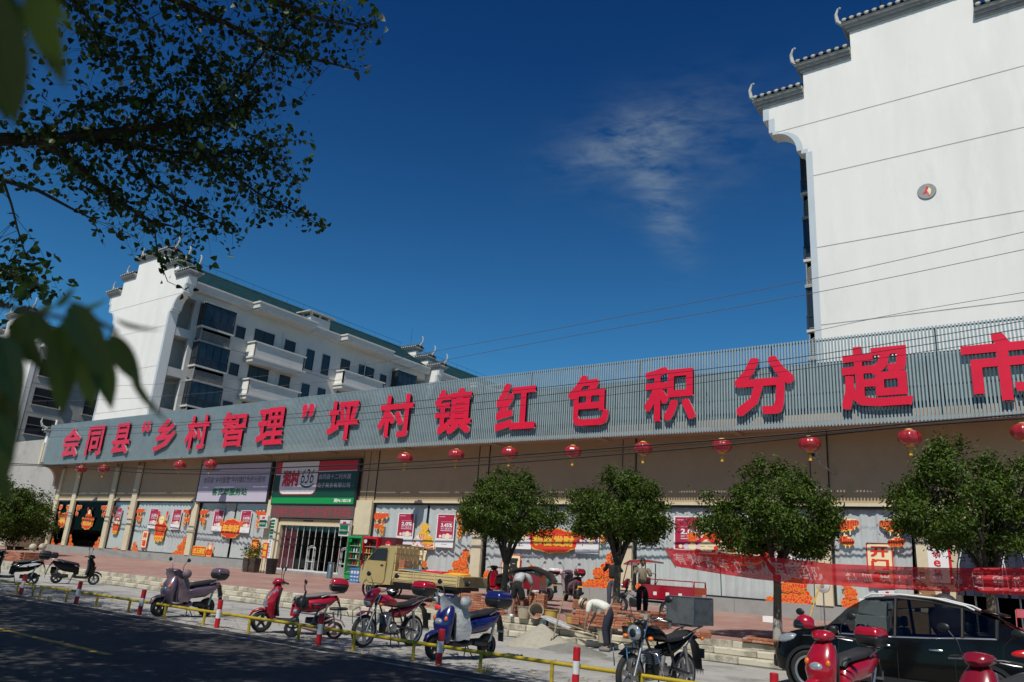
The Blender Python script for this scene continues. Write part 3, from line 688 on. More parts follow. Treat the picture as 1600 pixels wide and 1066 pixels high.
def cartouche(mb, x, z, w_, h_, txt, tk='sticker_yellow'):
    poly(mb, star(x, z, w_*.56, h_*.6, 10, .05), YS-.001, 'sticker_yellow'); poly(mb, star(x, z, w_*.53, h_*.55, 10, .05), YS-.003, 'sticker_red')
    poly(mb, rrect(x-w_*.5, x+w_*.5, z-h_*.34, z+h_*.34, h_*.15, False), YS-.006, 'sticker_orange'); poly(mb, rrect(x-w_*.48, x+w_*.48, z-h_*.31, z+h_*.31, h_*.14, False), YS-.009, 'sticker_red')
    put_text(mb, txt, x-w_*.43, x+w_*.43, z-h_*.26, z+h_*.26, YS-.013, tk, bold=.05)
    for sx in (-1, 1): peony(mb, x+sx*w_*.5, z+h_*.32, h_*.2, 2)
def poster(x0, x1, z0, z1, head):
    p = MB(); p.box(x0, x1, YS-.008, YS-.002, z0, z1, 'white_print'); o = p.build('poster', store); y = YS-.011; h = z1-z0; w_ = x1-x0; f = MB()
    flat(f, x0+.05*w_, x1-.05*w_, z0+.27*h, z1-.02*h, y, 'poster_red')
    put_text(f, head, x0+.25*w_, x1-.12*w_, z0+.60*h, z0+.72*h, y-.003, 'white_print', bold=.03)
    put_text(f, '部门最高可', x0+.25*w_, x1-.12*w_, z0+.53*h, z0+.58*h, y-.003, 'poster_pink', bold=.02); flat(f, x0+.25*w_, x1-.12*w_, z0+.490*h, z0+.510*h, y-.003, 'poster_pink')
    flat(f, x0+.12*w_, x0+.45*w_, z1-.09*h, z1-.075*h, y-.003, 'poster_pink'); flat(f, x0+.25*w_, x1-.12*w_, z0+.76*h, z0+.767*h, y-.003, 'poster_pink')
    for i, (a, r_) in enumerate(((.25, .07), (.45, .11), (.66, .14), (.85, .08))): poly(f, [(x0+a*w_+r_*w_*math.cos(R(q)), z0+.33*h+r_*w_*.9*math.sin(R(q))) for q in range(0, 360, 24)], y-.002-.001*i, 'poster_pink' if i % 2 else 'sticker_cream')
    flat(f, x0+.35*w_, x1-.35*w_, z0+.09*h, z0+.1*h, y, 'black_print')
    f.build('poster_print', o)
def sticker(fn, *a, **k):
    mb = MB(); fn(mb, *a, **k)
    return mb.build('window_sticker', store)
def lf(mb, x, z, s, flip=1):
    s *= .82; lanterns(mb, x, z, s, flip); firecr(mb, x, z, s, flip)
for x0, x1 in ((-62.85, -60.72), (-60.17, -55.2)):
    sticker(lanterns, x0+.45, 4.0, .75, 1 if x1-x0 > 3 else .5); sticker(lanterns, x1-.4, 4.0, .75, -1 if x1-x0 > 3 else -.4)
sticker(cartouche, -61.6, 3.05, 1.1, .9, '福'); sticker(cartouche, -57.75, 2.95, 1.5, .8, '招财'); 
def figure(mb, x, z, s):
    poly(mb, star(x, z, .44*s, .52*s, 7, .13), YS-.02, 'sticker_yellow'); poly(mb, star(x, z, .40*s, .47*s, 7, .13), YS-.022, 'sticker_red'); poly(mb, star(x, z+.38*s, .21*s, .20*s, 5, .05), YS-.024, 'sticker_yellow'); poly(mb, star(x, z+.38*s, .18*s, .17*s, 5, .03), YS-.026, 'sticker_cream')
    for dx in (-.34, .34): poly(mb, star(x+dx*s, z+.62*s, .07*s, .16*s, 3, .25), YS-.024, 'sticker_red')
    for dx in (-.07, .07): poly(mb, star(x+dx*s, z+.40*s, .022*s, .022*s, 2, 0), YS-.028, 'black_print')
    poly(mb, star(x, z-.05*s, .20*s, .14*s, 6, .1), YS-.024, 'sticker_orange')
    for i in range(4): poly(mb, star(x+(i-1.5)*.17*s, z-.40*s, .10*s, .13*s, 3, .04), YS-.026-.001*i, 'sticker_yellow'); poly(mb, star(x+(i-1.5)*.17*s, z-.40*s, .05*s, .07*s, 3, .04), YS-.031, 'sticker_orange')
sticker(figure, -57.75, 3.35, .9); sticker(bush, -62.4, ZW0-.1, .55, -1, 5); sticker(bush, -61.1, ZW0-.1, .35, 1, 3); sticker(bush, -59.7, ZW0-.1, .75, -1, 5); sticker(bush, -55.55, ZW0-.1, .7, 1, 6)
# third bay onward
sticker(lanterns, -54.4, 4.0, .6, .4); sticker(lanterns, -52.4, 4.0, .6, -.4); poster(-54.0, -53.3, 2.9, 4.05, '2.0%'); sticker(figure, -53.7, 2.75, .9); sticker(bush, -53.0, ZW0-.15, .5, 1, 3)
sticker(lf, -51.2, 3.85, 1.0, 1); sticker(lf, -45.1, 3.85, 1.0, -1); poster(-49.7, -48.7, 2.75, 4.02, '2.0%'); poster(-47.0, -46.0, 2.75, 4.02, '3.45%'); sticker(figure, -48.1, 2.75, 1.5); sticker(bush, -50.9, ZW0-.1, .75, -1, 4); sticker(bush, -45.1, ZW0-.1, 1.0, 1, 7)
def gate_sign(mb, x0, x1, z0, z1, txt, tk='sticker_yellow', bk='sticker_red', vertical=False):
    poly(mb, rrect(x0, x1, z0, z1, .06, False), YS-.001, 'sticker_red' if bk != 'sticker_red' else 'sticker_yellow'); poly(mb, rrect(x0+.04, x1-.04, z0+.04, z1-.04, .05, False), YS-.004, bk)
    if vertical:
        n = len(txt)
        for i, c in enumerate(txt): h = (z1-z0-.16)/n; put_text(mb, c, x0+.13, x1-.13, z1-.08-(i+1)*h+.03, z1-.08-i*h-.03, YS-.008, tk, bold=.04)
    else: put_text(mb, txt, x0+.1, x1-.1, z0+.1, z1-.1, YS-.008, tk, bold=.04)
sticker(gate_sign, -50.1, -49.4, 1.5, 2.6, '祥瑞', 'sticker_red', 'sticker_cream', True)
sticker(gate_sign, -44.1, -42.7, ZW0+.0, 1.85, '金玉满堂'); sticker(lf, -43.8, 3.85, .95, 1); sticker(lf, -37.75, 3.85, .95, -1); poster(-42.5, -41.5, 2.72, 4.02, '2.0%'); poster(-39.8, -38.8, 2.72, 4.02, '3.45%'); sticker(cartouche, -40.6, 2.95, 1.9, .95, '年年好')
sticker(figure, -42.3, 1.55, .7); sticker(gate_sign, -38.4, -37.7, 1.45, 2.45, '迎春', 'sticker_yellow', 'sticker_red', True)
sticker(lf, -28.55, 3.85, 1.05, 1); sticker(lf, -22.7, 3.85, 1.05, -1); poster(-27.1, -26.0, 2.55, 4.02, '2.0%'); poster(-24.55, -23.45, 2.5, 4.02, '3.45%'); sticker(bush, -22.65, ZW0-.1, 1.15, 1, 7)
def fan(mb, x, z, s):
    n = 15; pts = [(x, z)]+[(x+s*math.cos(R(a))*(1+.05*(i % 2)), z+s*.95*math.sin(R(a))*(1+.05*(i % 2))) for i, a in enumerate(np.linspace(-5, 185, 2*n+1))]
    poly(mb, pts, YS-.002, 'sticker_cream')
    for i in range(n):
        a0 = R(-3+i*186/n+2); a1 = R(-3+i*186/n+9); poly(mb, [(x+.15*s*math.cos(a0), z+.15*s*math.sin(a0)), (x+.93*s*math.cos(a0), z+.9*s*math.sin(a0)), (x+.93*s*math.cos(a1), z+.9*s*math.sin(a1)), (x+.15*s*math.cos(a1), z+.15*s*math.sin(a1))], YS-.005, 'sticker_red')
def dajinian(mb):
    fan(mb, -25.3, 2.42, .72); put_text(mb, '龙', -25.65, -25.0, 3.02, 3.6, YS-.01, 'sticker_yellow', bold=.06); put_text(mb, '大', -25.95, -25.35, 2.42, 2.98, YS-.012, 'white_print', bold=.06); put_text(mb, '年', -25.3, -24.7, 2.5, 3.06, YS-.012, 'sticker_yellow', bold=.06); put_text(mb, '吉', -25.6, -25.0, 1.85, 2.4, YS-.012, 'sticker_cream', bold=.06); peony(mb, -25.1, 1.7, .18)
sticker(dajinian)
sticker(bush, -21.3, ZW0-.1, .9, -1, 3); sticker(gate_sign, -20.6, -19.6, 1.35, 2.35, '福', 'black_print', 'sticker_cream', True); sticker(lf, -21.4, 3.85, 1.0, 1); sticker(lf, -15.2, 3.85, 1.0, -1); poster(-20.2, -19.1, 2.6, 4.05, '2.0%'); poster(-16.9, -15.8, 2.55, 4.05, '3.45%')
sticker(cartouche, -18.0, 3.0, 2.4, .85, '恭喜发财'); sticker(bush, -15.2, ZW0-.1, 1.3, 1, 7); sticker(peony, -19.0, 1.75, .25)
sticker(lanterns, -13.8, 3.9, 1.0, 1); poster(-12.55, -11.4, 2.45, 4.1, '2.0%'); poster(-9.0, -7.9, 2.45, 4.1, '3.45%'); sticker(bush, -13.9, ZW0-.1, .8, -1, 4)
sticker(cartouche, -10.3, 3.0, 3.0, 1.05, '金龙贺岁', 'sticker_cream'); sticker(bush, -7.85, ZW0-.1, 1.15, 1, 7); sticker(lanterns, -6.4, 3.9, .9, .5); sticker(lanterns, -4.75, 3.9, .9, -.6)
sticker(gate_sign, -5.75, -4.95, 2.0, 3.35, '开门红', 'sticker_red', 'sticker_cream', True); sticker(bush, -6.4, ZW0-.1, .8, -1, 5)
mb = MB(); mb.tube([(-6.95, FY-.9, 6.0), (-6.75, FY-.5, 5.75), (-6.55, FY, 5.6)], .03, 'trim_grey', 6); cc = tag(thing('security_camera', 'grey box camera on a bent bracket under the canopy, over the third plaza tree', 'camera', (0, 0, 0))); mb.build('bracket', cc)
mb = MB(); mb.rbox((-6.98, FY-1.0, 6.1), (.17, .42, .15), 'trim_grey', .02); mb.rbox((-6.98, FY-1.22, 6.1), (.1, .04, .1), 'glass_dark', .01); mb.build('housing', cc)
# ------------------------------------------------------------------ apartment blocks
def tilecap(mb, x0, x1, z, y0, y1, tip0=True, tip1=True, s=1):
    """stepped gable coping: moulding, row of tile ends, dark tile ridge and upturned tips"""
    for i, (o, h, k) in enumerate(((.10, .14, 'trim_grey'), (.20, .16, 'trim_grey'), (.30, .14, 'tile_lip'))):
        mb.box(x0-o*(1 if tip0 else .0), x1+o*(1 if tip1 else .0), y0-o, y1+o, z+i*.15, z+i*.15+h, k)
    a, b = x0-(.3 if tip0 else 0), x1+(.3 if tip1 else 0); zc = z+.48; n = max(2, int((b-a)/.32))
    for i in range(n):
        xc = a+(i+.5)*(b-a)/n
        for yy in (y0-.38, y1+.38):
            mb.ball((xc, yy, zc+.02), (.12, .05, .10), 'tile_lip', 6, 4); 
        mb.tube([(xc, y0-.40, zc+.05), (xc, (y0+y1)/2, zc+.36)], .085, 'tile_dark', 5); mb.tube([(xc, y1+.40, zc+.05), (xc, (y0+y1)/2, zc+.36)], .085, 'tile_dark', 5)
    mb.add([(a, y0-.42, zc), (b, y0-.42, zc), (b, (y0+y1)/2, zc+.34), (a, (y0+y1)/2, zc+.34), (a, y1+.42, zc), (b, y1+.42, zc)], [(0, 1, 2, 3), (3, 2, 5, 4)], 'tile_dark')
    mb.box(a+.1, b-.1, (y0+y1)/2-.1, (y0+y1)/2+.1, zc+.28, zc+.5, 'tile_dark')
    for s_, t in ((-1, tip0), (1, tip1)):
        if not t: continue
        xe = a if s_ < 0 else b; ym = (y0+y1)/2
        mb.tube([(xe+.35*-s_, ym, zc+.2), (xe, ym, zc+.3), (xe+.28*s_, ym, zc+.62), (xe+.33*s_, ym, zc+1.05), (xe+.22*s_, ym, zc+1.38)], [.16, .14, .10, .075, .04], 'tile_lip', 7)
        mb.ball((xe+.14*s_, ym, zc+1.36), .06, 'tile_lip', 6, 4)
W = 13.6
def firewall(par, y0, y1, arch=True):
    zs = (24.35, 25.65, 27.1); xs_ = (0, 2.1, 4.3)
    mb = MB()
    def side(f, flip):
        # half outline, from the ground up: narrow shaft, stepped corbels, quarter arch, eave
        L = [(2.05, .3), (2.05, 21.3), (1.85, 21.3), (1.85, 21.5), (1.65, 21.5)]
        for i in range(9): a = R(i*90/8); L.append((1.65-1.0*(1-math.cos(a)), 21.5+1.2*math.sin(a)))
        L += [(.55, 22.7), (.55, 22.85), (.38, 22.85), (.38, 23.6), (.12, 23.6), (.12, zs[0]), (xs_[1], zs[0]), (xs_[1], zs[1]), (xs_[2], zs[1]), (xs_[2], zs[2])]
        return [(f(a), b) for a, b in L]
    poly_ = side(lambda a: a, 0)+side(lambda a: W-a, 1)[::-1]
    mb.prism(poly_, y0, y1, 'white_wall', axis='y')
    for z in (22.78, 20.0, 16.4, 12.75, 9.2, 5.6):
        mb.box(2.06 if z < 21 else .8, W-2.06 if z < 21 else W-.8, y0-.008, y0, z, z+.03, 'trim_grey')
    o = mb.build('gable_wall', par)
    Lp = [(2.05, .3), (2.05, 21.3), (1.85, 21.3), (1.85, 21.5), (1.65, 21.5)]+[(1.65-1.0*(1-math.cos(R(i*90/8))), 21.5+1.2*math.sin(R(i*90/8))) for i in range(9)]+[(.55, 22.7), (.55, 22.85), (.38, 22.85), (.38, 23.6), (.12, 23.6), (.12, 24.35)]
    m2 = MB()
    for fl_ in (lambda a: a, lambda a: W-a):
        for (a, b_), (c, d_) in zip(Lp[:-1], Lp[1:]):
            if abs(a-c) > .3 or d_ == b_: continue
            m2.add([(fl_(a+.004), y0-.010, b_), (fl_(a+.29), y0-.010, b_), (fl_(c+.29), y0-.010, d_), (fl_(c+.004), y0-.010, d_)], [(0, 1, 2, 3)], 'edge_band')
    m2.build('painted_band', o)
    for a, b, z, t0, t1 in ((0, xs_[1], zs[0], 1, 0), (xs_[1], xs_[2], zs[1], 1, 0), (xs_[2], W-xs_[2], zs[2], 1, 1), (W-xs_[2], W-xs_[1], zs[1], 0, 1), (W-xs_[1], W, zs[0], 0, 1)):
        m2 = MB(); tilecap(m2, a, b, z, y0, y1, bool(t0), bool(t1)); m2.build('tile_coping', o, smooth=40)
    return o
def apartment(name, label, loc):
    b = thing(name, label, 'apartment block', loc)
    x0, x1 = 2.07, W-2.07; L = 33.0; EZ = 24.1
    firewall(b, 0, .8)
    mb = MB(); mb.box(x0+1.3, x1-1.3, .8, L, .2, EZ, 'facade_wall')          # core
    for s in (0, 1):
        f = (lambda a: a) if s else (lambda a: W-a)          # a is measured for the +X side
        def bx(a0, a1, y0, y1, z0, z1, k, m_=None):
            (m_ or mb).box(min(f(a0), f(a1)), max(f(a0), f(a1)), y0, y1, z0, z1, k)
        X = x1
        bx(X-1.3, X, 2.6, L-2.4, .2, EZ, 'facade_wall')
        for z in (.2, 5.0, 8.6, 12.2, 15.8, 19.4, 23.0):
            bx(X-1.3, X-.002, .8, 2.6, z, z+.75 if z > 1 else z+3, 'facade_wall'); bx(X-1.3, X-.002, L-2.4, L-.0, z, z+.75 if z > 1 else z+3, 'facade_wall')
        bx(X-1.28, X-1.26, .8, 2.6, .2, EZ, 'grey_wall'); bx(X-.3, X-.004, 2.25, 2.6, .2, EZ, 'facade_wall')
    mb.build('wall', b)
    # groove lines
    mb = MB()
    for z in (8.6, 12.2, 15.8, 19.4):
        for xx in (x0-.012, x1): mb.box(xx, xx+.012, 2.6, L-2.4, z+.2, z+.26, 'trim_grey')
    mb.build('wall_groove', b)
    winm = {}
    def win(par, s, y0, y1, z0, z1, k='glass_blue', mull=1, proud=.0, xf=None):
        X = (x1 if s else x0) if xf is None else xf; d = 1 if s else -1
        m2 = MB(); m2.box(min(X, X+d*.03), max(X, X+d*.03), y0, y1, z0, z1, k)
        o = m2.build('window', par)
        m3 = MB(); t = .05; c = sorted((X+d*.02, X+d*.075))
        for a, b_, c0, d0 in ((y0-t, y1+t, z0-t, z0), (y0-t, y1+t, z1, z1+t)): m3.box(c[0], c[1], a, b_, c0, d0, 'dark_steel')
        for i in range(mull+2):
            yy = y0+(y1-y0)*i/(mull+1); m3.box(c[0], c[1]+.002, yy-t/2, yy+t/2, z0, z1, 'dark_steel')
        m3.build('window_frame', o); return o
    for s in (0, 1):
        d = 1 if s else -1; X = x1 if s else x0
        for fl in range(6):
            zf = 1.4+3.6*fl                      # floor level
            if fl < 2: continue
            for mir in (0, 1):
                Y = (lambda y: y) if not mir else (lambda y: L-y+.2)
                def yy(a, c): return (Y(a), Y(c)) if not mir else (Y(c), Y(a))
                # enclosed bay with louvred cage under it
                y0, y1 = yy(2.7, 5.8); xo = X+d*.95
                m2 = MB(); lo, hi = sorted((X, xo))
                m2.box(lo-(0 if s else .08), hi+(.08 if s else 0), y0-.08, y1+.08, zf+1.16, zf+1.30, 'facade_wall'); m2.box(lo-(0 if s else .08), hi+(.08 if s else 0), y0-.08, y1+.08, zf+3.42, zf+3.56, 'trim_grey')
                m2.box(lo, hi, y1-.14, y1, zf+1.30, zf+3.42, 'facade_wall'); m2.box(lo, hi, y0, y0+.1, zf+1.30, zf+1.4, 'facade_wall')
                bo = m2.build('bay_window', b)
                m2 = MB(); m2.box(min(xo, xo-d*.04), max(xo, xo-d*.04), y0+.05, y1-.05, zf+1.30, zf+3.42, 'glass_blue'); m2.box(lo, hi, y0+.02, y0+.06, zf+1.30, zf+3.42, 'glass_blue'); m2.build('pane', bo)
                m2 = MB(); c = sorted((xo-d*.01, xo+d*.05))
                for i in range(5): q = y0+(y1-y0-.05)*i/4; m2.box(c[0], c[1], q, q+.06, zf+1.30, zf+3.42, 'dark_steel')
                for z in (zf+1.32, zf+1.95, zf+3.34): m2.box(c[0]-.01, c[1]+.01, y0, y1, z, z+.06, 'dark_steel'); m2.box(lo, hi, y0-.012, y0+.02, z, z+.06, 'dark_steel')
                for i in range(3): q = lo+(hi-lo)*i/2; m2.box(q-.03, q+.03, y0-.01, y0+.03, zf+1.30, zf+3.42, 'dark_steel')
                for i in range(22): q = y0+(y1-y0)*i/21; m2.tube([(xo+d*.07, q, zf+1.3), (xo+d*.07, q, zf+2.0)], .012, 'dark_steel', 4)
                m2.build('window_frame', bo)
                m2 = MB()
                for i in range(12): z = zf+.05+i*.09; m2.box(lo, hi, y0+.05, y1-.05, z, z+.035, 'trim_grey', rot=(0, d*.5, 0)); 
                m2.box(lo, hi-.12 if s else hi, y0+.1, y1-.1, zf-.02, zf+1.14, 'dark_room'); m2.box(min(X+d*.9, xo), max(X+d*.9, xo), y0-.02, y0+.06, zf-.04, zf+1.15, 'trim_grey')
                m2.box(lo-(0 if s else .06), hi+(.06 if s else 0), y0-.06, y1+.06, zf-.14, zf-.02, 'facade_wall'); m2.build('louvre_cage', bo)
                # small bathroom window
                y0, y1 = yy(6.7, 7.6); win(b, s, y0, y1, zf+1.55, zf+2.55, 'window_dark', 0)
                # recessed wall opening and balcony
                y0, y1 = yy(8.7, 10.9); win(b, s, y0, y1, zf+1.40, zf+2.85, 'window_dark', 1); y2, y3 = yy(12.3, 13.5); win(b, s, y2, y3, zf+1.1, zf+2.8, 'window_dark', 0)
                y4, y5 = yy(15.1, 16.0)
                win(b, s, y4, y5, zf+.6, zf+2.6, 'glass_blue', 0)
                y0, y1 = yy(8.1, 14.0); xo = X+d*1.25; lo, hi = sorted((X, xo))
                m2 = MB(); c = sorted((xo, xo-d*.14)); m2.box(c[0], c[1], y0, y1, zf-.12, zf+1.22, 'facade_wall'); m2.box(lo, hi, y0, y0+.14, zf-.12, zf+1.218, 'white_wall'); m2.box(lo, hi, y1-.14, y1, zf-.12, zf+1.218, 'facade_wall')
                m2.box(lo-(0 if s else .12), hi+(.12 if s else 0), y0-.12, y1+.12, zf+1.22, zf+1.36, 'facade_wall'); m2.box(lo-(0 if s else .2), hi+(.2 if s else 0), y0-.2, y1+.2, zf-.30, zf-.12, 'facade_wall'); m2.box(lo-(0 if s else .1), hi+(.1 if s else 0), y0-.1, y1+.1, zf-.62, zf-.30, 'facade_wall')
                m2.build('balcony', b)
                m2 = MB(); m2.tube([(X+d*.1, (y1-2.0), zf-.2), (X+d*.1, (y1-2.0), zf+3.4)], .05, 'white_metal', 6); m2.build('drain_pipe', b)
        # cornice, stepping out over the balconies
        for y0, y1, o_ in ((.8, L, .55), (7.7, 14.4, 1.6), (L-14.2, L-7.5, 1.6)):
            m2 = MB(); e = .0 if o_ < 1 else .004
            for i, (q, z0, z1) in enumerate(((0, 23.72, 23.9), (.12, 23.9, 24.35), (.22, 24.35, 24.5))):
                c = sorted((X-d*.1, X+d*(o_+q))); m2.box(c[0], c[1], y0-(q if o_ > 1 else 0), y1+(q if o_ > 1 else 0), z0-e, z1+e, 'facade_wall')
            m2.build('cornice', b)
    # roof slopes with ridges of tile
    zr = 27.6; xm = W/2; m2 = MB()
    for X in (x0, x1):
        d = 1 if X > xm else -1
        xe = X+d*.45; m2.add([(xe, .8, 24.5), (xe, L, 24.5), (xm, L, zr), (xm, .8, zr)], [(0, 1, 2, 3)], 'green_tile')
        ns = 26
        for i in range(ns):
            t0 = i/ns; xa = xe+(xm-xe)*t0; za = 24.5+(zr-24.5)*t0; m2.box(min(xa, xa-d*.12), max(xa, xa-d*.12), .8, L, za, za+.085, 'green_tile')
    rf = m2.build('roof', b)
    m2 = MB(); m2.tube([(xm, .8, zr+.1), (xm, L, zr+.1)], .14, 'green_tile', 8)
    for y in np.arange(2, L, 2.2): m2.tube([(xm, y, zr+.2), (xm, y, zr+.75)], .015, 'dark_steel', 4)
    m2.tube([(xm, .8, zr+.75), (xm, L, zr+.75)], .018, 'dark_steel', 4); m2.build('ridge', rf)
    for s in (0, 1):
        X = x1 if s else x0; d = 1 if s else -1; m2 = MB(); c = sorted((X-d*1.3, X+d*.4)); m2.box(c[0], c[1], 14.6, 17.2, 24.3, 25.5, 'facade_wall'); m2.box(c[0]-.25, c[1]+.25, 14.2, 17.6, 25.85, 25.97, 'tile_lip')
        for y in (14.7, 15.8, 17.0): m2.box(c[0]+.1, c[0]+.3, y, y+.2, 25.5, 25.85, 'facade_wall'); m2.box(c[1]-.3, c[1]-.1, y, y+.2, 25.5, 25.85, 'facade_wall')
        m2.build('vent_house', rf)
    m2 = MB(); m2.tube([(xm-1.5, 3, 27.5), (xm-1.5, 3, 31.5)], .03, 'dark_steel', 4); m2.build('lightning_rod', b)
    return b
LB = apartment('apartment_block', 'white balconied apartment block with stepped gable on the left, nearest the supermarket', (-73.45, 33.0, 0))
LB2 = copy_tree(LB, label='second green roofed white apartment block, lined up directly behind the left one'); LB2.location = (-73.45, 66.2, 0)
RB = copy_tree(LB, label='tall white apartment block with blank stepped gable and round emblem, filling the upper right'); RB.location = (-10.35, 33.0, 0)
# round emblem and loudspeaker-like plaque on the right gable only
mb = MB(); c = on_y(1448, 299, 32.97); cx_, cz_ = c.x+10.35, c.z
mb.lathe([(0, -.05), (.34, -.05), (.36, -.02), (.36, .0)], 'trim_grey', (cx_, -.0, cz_), 28, 'y')
poly(mb, [(cx_+a, cz_+b) for a, b in ((-.18, -.12), (-.05, .05), (.0, .22), (.08, .2), (.06, .02), (-.02, -.1))], -.056, 'red_print')
poly(mb, [(cx_+a, cz_+b) for a, b in ((.02, .02), (.1, .16), (.18, .02), (.12, -.18), (.06, -.2))], -.058, 'sticker_cream'); poly(mb, [(cx_+a, cz_+b) for a, b in ((0, -.05), (.05, -.02), (.1, -.22), (.05, -.24))], -.06, 'sticker_orange')
mb.build('round_emblem', RB)
# third block, grey concrete, at the far left
gb = thing('concrete_block', 'older grey concrete apartment block with dark windows at the far left, partly behind leaves', 'apartment block', (0, 0, 0))
MX = -86.3
mb = MB(); mb.box(MX-13, MX, 33.0, 60, 0, 21.6, 'grey_wall'); mb.build('wall', gb)
mb = MB(); mb.box(MX-13.3, MX+.03, 32.5, 33.0, 0, 19, 'white_wall'); mb.prism([(MX-13.3, 19), (MX+.03, 19), (MX+.03, 21.8), (MX-1.8, 21.8), (MX-1.8, 23.4), (MX-4, 23.4), (MX-4, 25), (MX-9, 25), (MX-9, 23.4), (MX-11.2, 23.4), (MX-11.2, 21.8), (MX-13.3, 21.8)], 32.5, 33.0, 'white_wall'); g_ = mb.build('gable_wall', gb)
for a, b_, z, t0, t1 in ((MX-13.3, MX-11.2, 21.8, 1, 0), (MX-11.2, MX-9, 23.4, 1, 0), (MX-9, MX-4, 25, 1, 1), (MX-4, MX-1.8, 23.4, 0, 1), (MX-1.8, MX, 21.8, 0, 1)):
    m2 = MB(); tilecap(m2, a, b_, z, 32.5, 33.0, bool(t0), bool(t1)); m2.build('tile_coping', g_)
mb = MB(); mb.box(MX-.2, MX+.9, 33.0, 60, 20.9, 21.2, 'white_wall'); mb.box(MX-.2, MX+1.0, 33.0, 60, 21.2, 21.4, 'trim_grey'); mb.build('cornice', gb)
mb = MB(); mb.add([(MX+1.0, 33, 21.4), (MX+1.0, 60, 21.4), (MX-6.5, 60, 25), (MX-6.5, 33, 25)], [(0, 1, 2, 3)], 'tile_dark')
for i in range(20): t0 = i/20; xa = MX+1-7.5*t0; mb.box(xa-.12, xa, 33, 60, 21.4+3.6*t0, 21.5+3.6*t0, 'tile_dark')
mb.build('roof', gb)
for fl in range(6):
    z = 2.4+3.05*fl+.3
    for y0, y1 in ((33.2+.3, 36.2), (38.7, 41.3), (44, 47)):
        m2 = MB(); m2.box(MX, MX+.02, y0, y1, z, z+1.75, 'window_dark'); o = m2.build('window', gb)
        m2 = MB(); 
        for q in (y0, (y0+y1)/2, y1-.05): m2.box(MX+.021, MX+.06, q, q+.05, z, z+1.75, 'dark_steel')
        m2.box(MX+.021, MX+.07, y0, y1, z+.9, z+.94, 'trim_grey'); m2.box(MX, MX+.12, y0-.1, y1+.1, z-.14, z-.02, 'grey_wall'); m2.build('window_frame', o)
        m2 = MB(); m2.box(MX, MX+.35, y1+.02, y1+.14, z-.1, z+1.85, 'white_wall'); m2.build('window_fin', gb)
    if fl == 1:
        m2 = MB(); 
        for q in np.arange(33.5, 36.2, .16): m2.tube([(MX+.3, q, z-.2), (MX+.3, q, z+1.7)], .018, 'steel', 4)
        for zz in (z-.2, z+.7, z+1.7): m2.tube([(MX+.3, 33.5, zz), (MX+.3, 36.2, zz)], .018, 'steel', 4)
        m2.build('security_grille', gb)
    m2 = MB(); m2.box(MX, MX+.012, 33, 60, z-.9, z-.84, 'trim_grey'); m2.build('wall_groove', gb)
# olive boundary wall beside the supermarket and low grey annex
mb = MB(); mb.box(-85, -63.7, 31.5, 31.8, 0, 4.6, 'olive_wall'); ow = tag(mb.build('boundary_wall'), 'olive plastered boundary wall left of the supermarket, behind the white car', 'wall')
mb = MB(); mb.box(-85, -63.7, 31.9, 32.4, 0, 10.5, 'grey_wall'); tag(mb.build('annex_wall'), 'pale grey annex wall rising above the olive boundary wall', 'wall')
# ------------------------------------------------------------------ trees on the plaza
def crown_cloud(n, rx, ry, z0, z1, clumps, spread=.22, bottom=.35):
    """points near the shell of a dome crown, gathered into clumps"""
    zc = z0+(z1-z0)*bottom; C_ = []
    while len(C_) < clumps:
        v = unit(1)[0]; r_ = rng.uniform(.72, 1.0) if rng.random() < .8 else rng.uniform(.2, .75)
        p = v*r_; z = zc+(p[2]*(z1-zc) if p[2] > 0 else p[2]*(zc-z0)); C_.append((p[0]*rx, p[1]*ry, z))
    C_ = np.array(C_); idx = rng.integers(0, clumps, n); pos = C_[idx]+rng.normal(size=(n, 3))*spread*np.array([1, 1, .8])
    ctr = np.array([0, 0, zc]); nr = pos-ctr; nr /= np.linalg.norm(nr, axis=1)[:, None]+1e-6
    nr = nr*.6+unit(n)*.8+np.array([0, 0, .35]); nr /= np.linalg.norm(nr, axis=1)[:, None]
    return pos, nr, C_
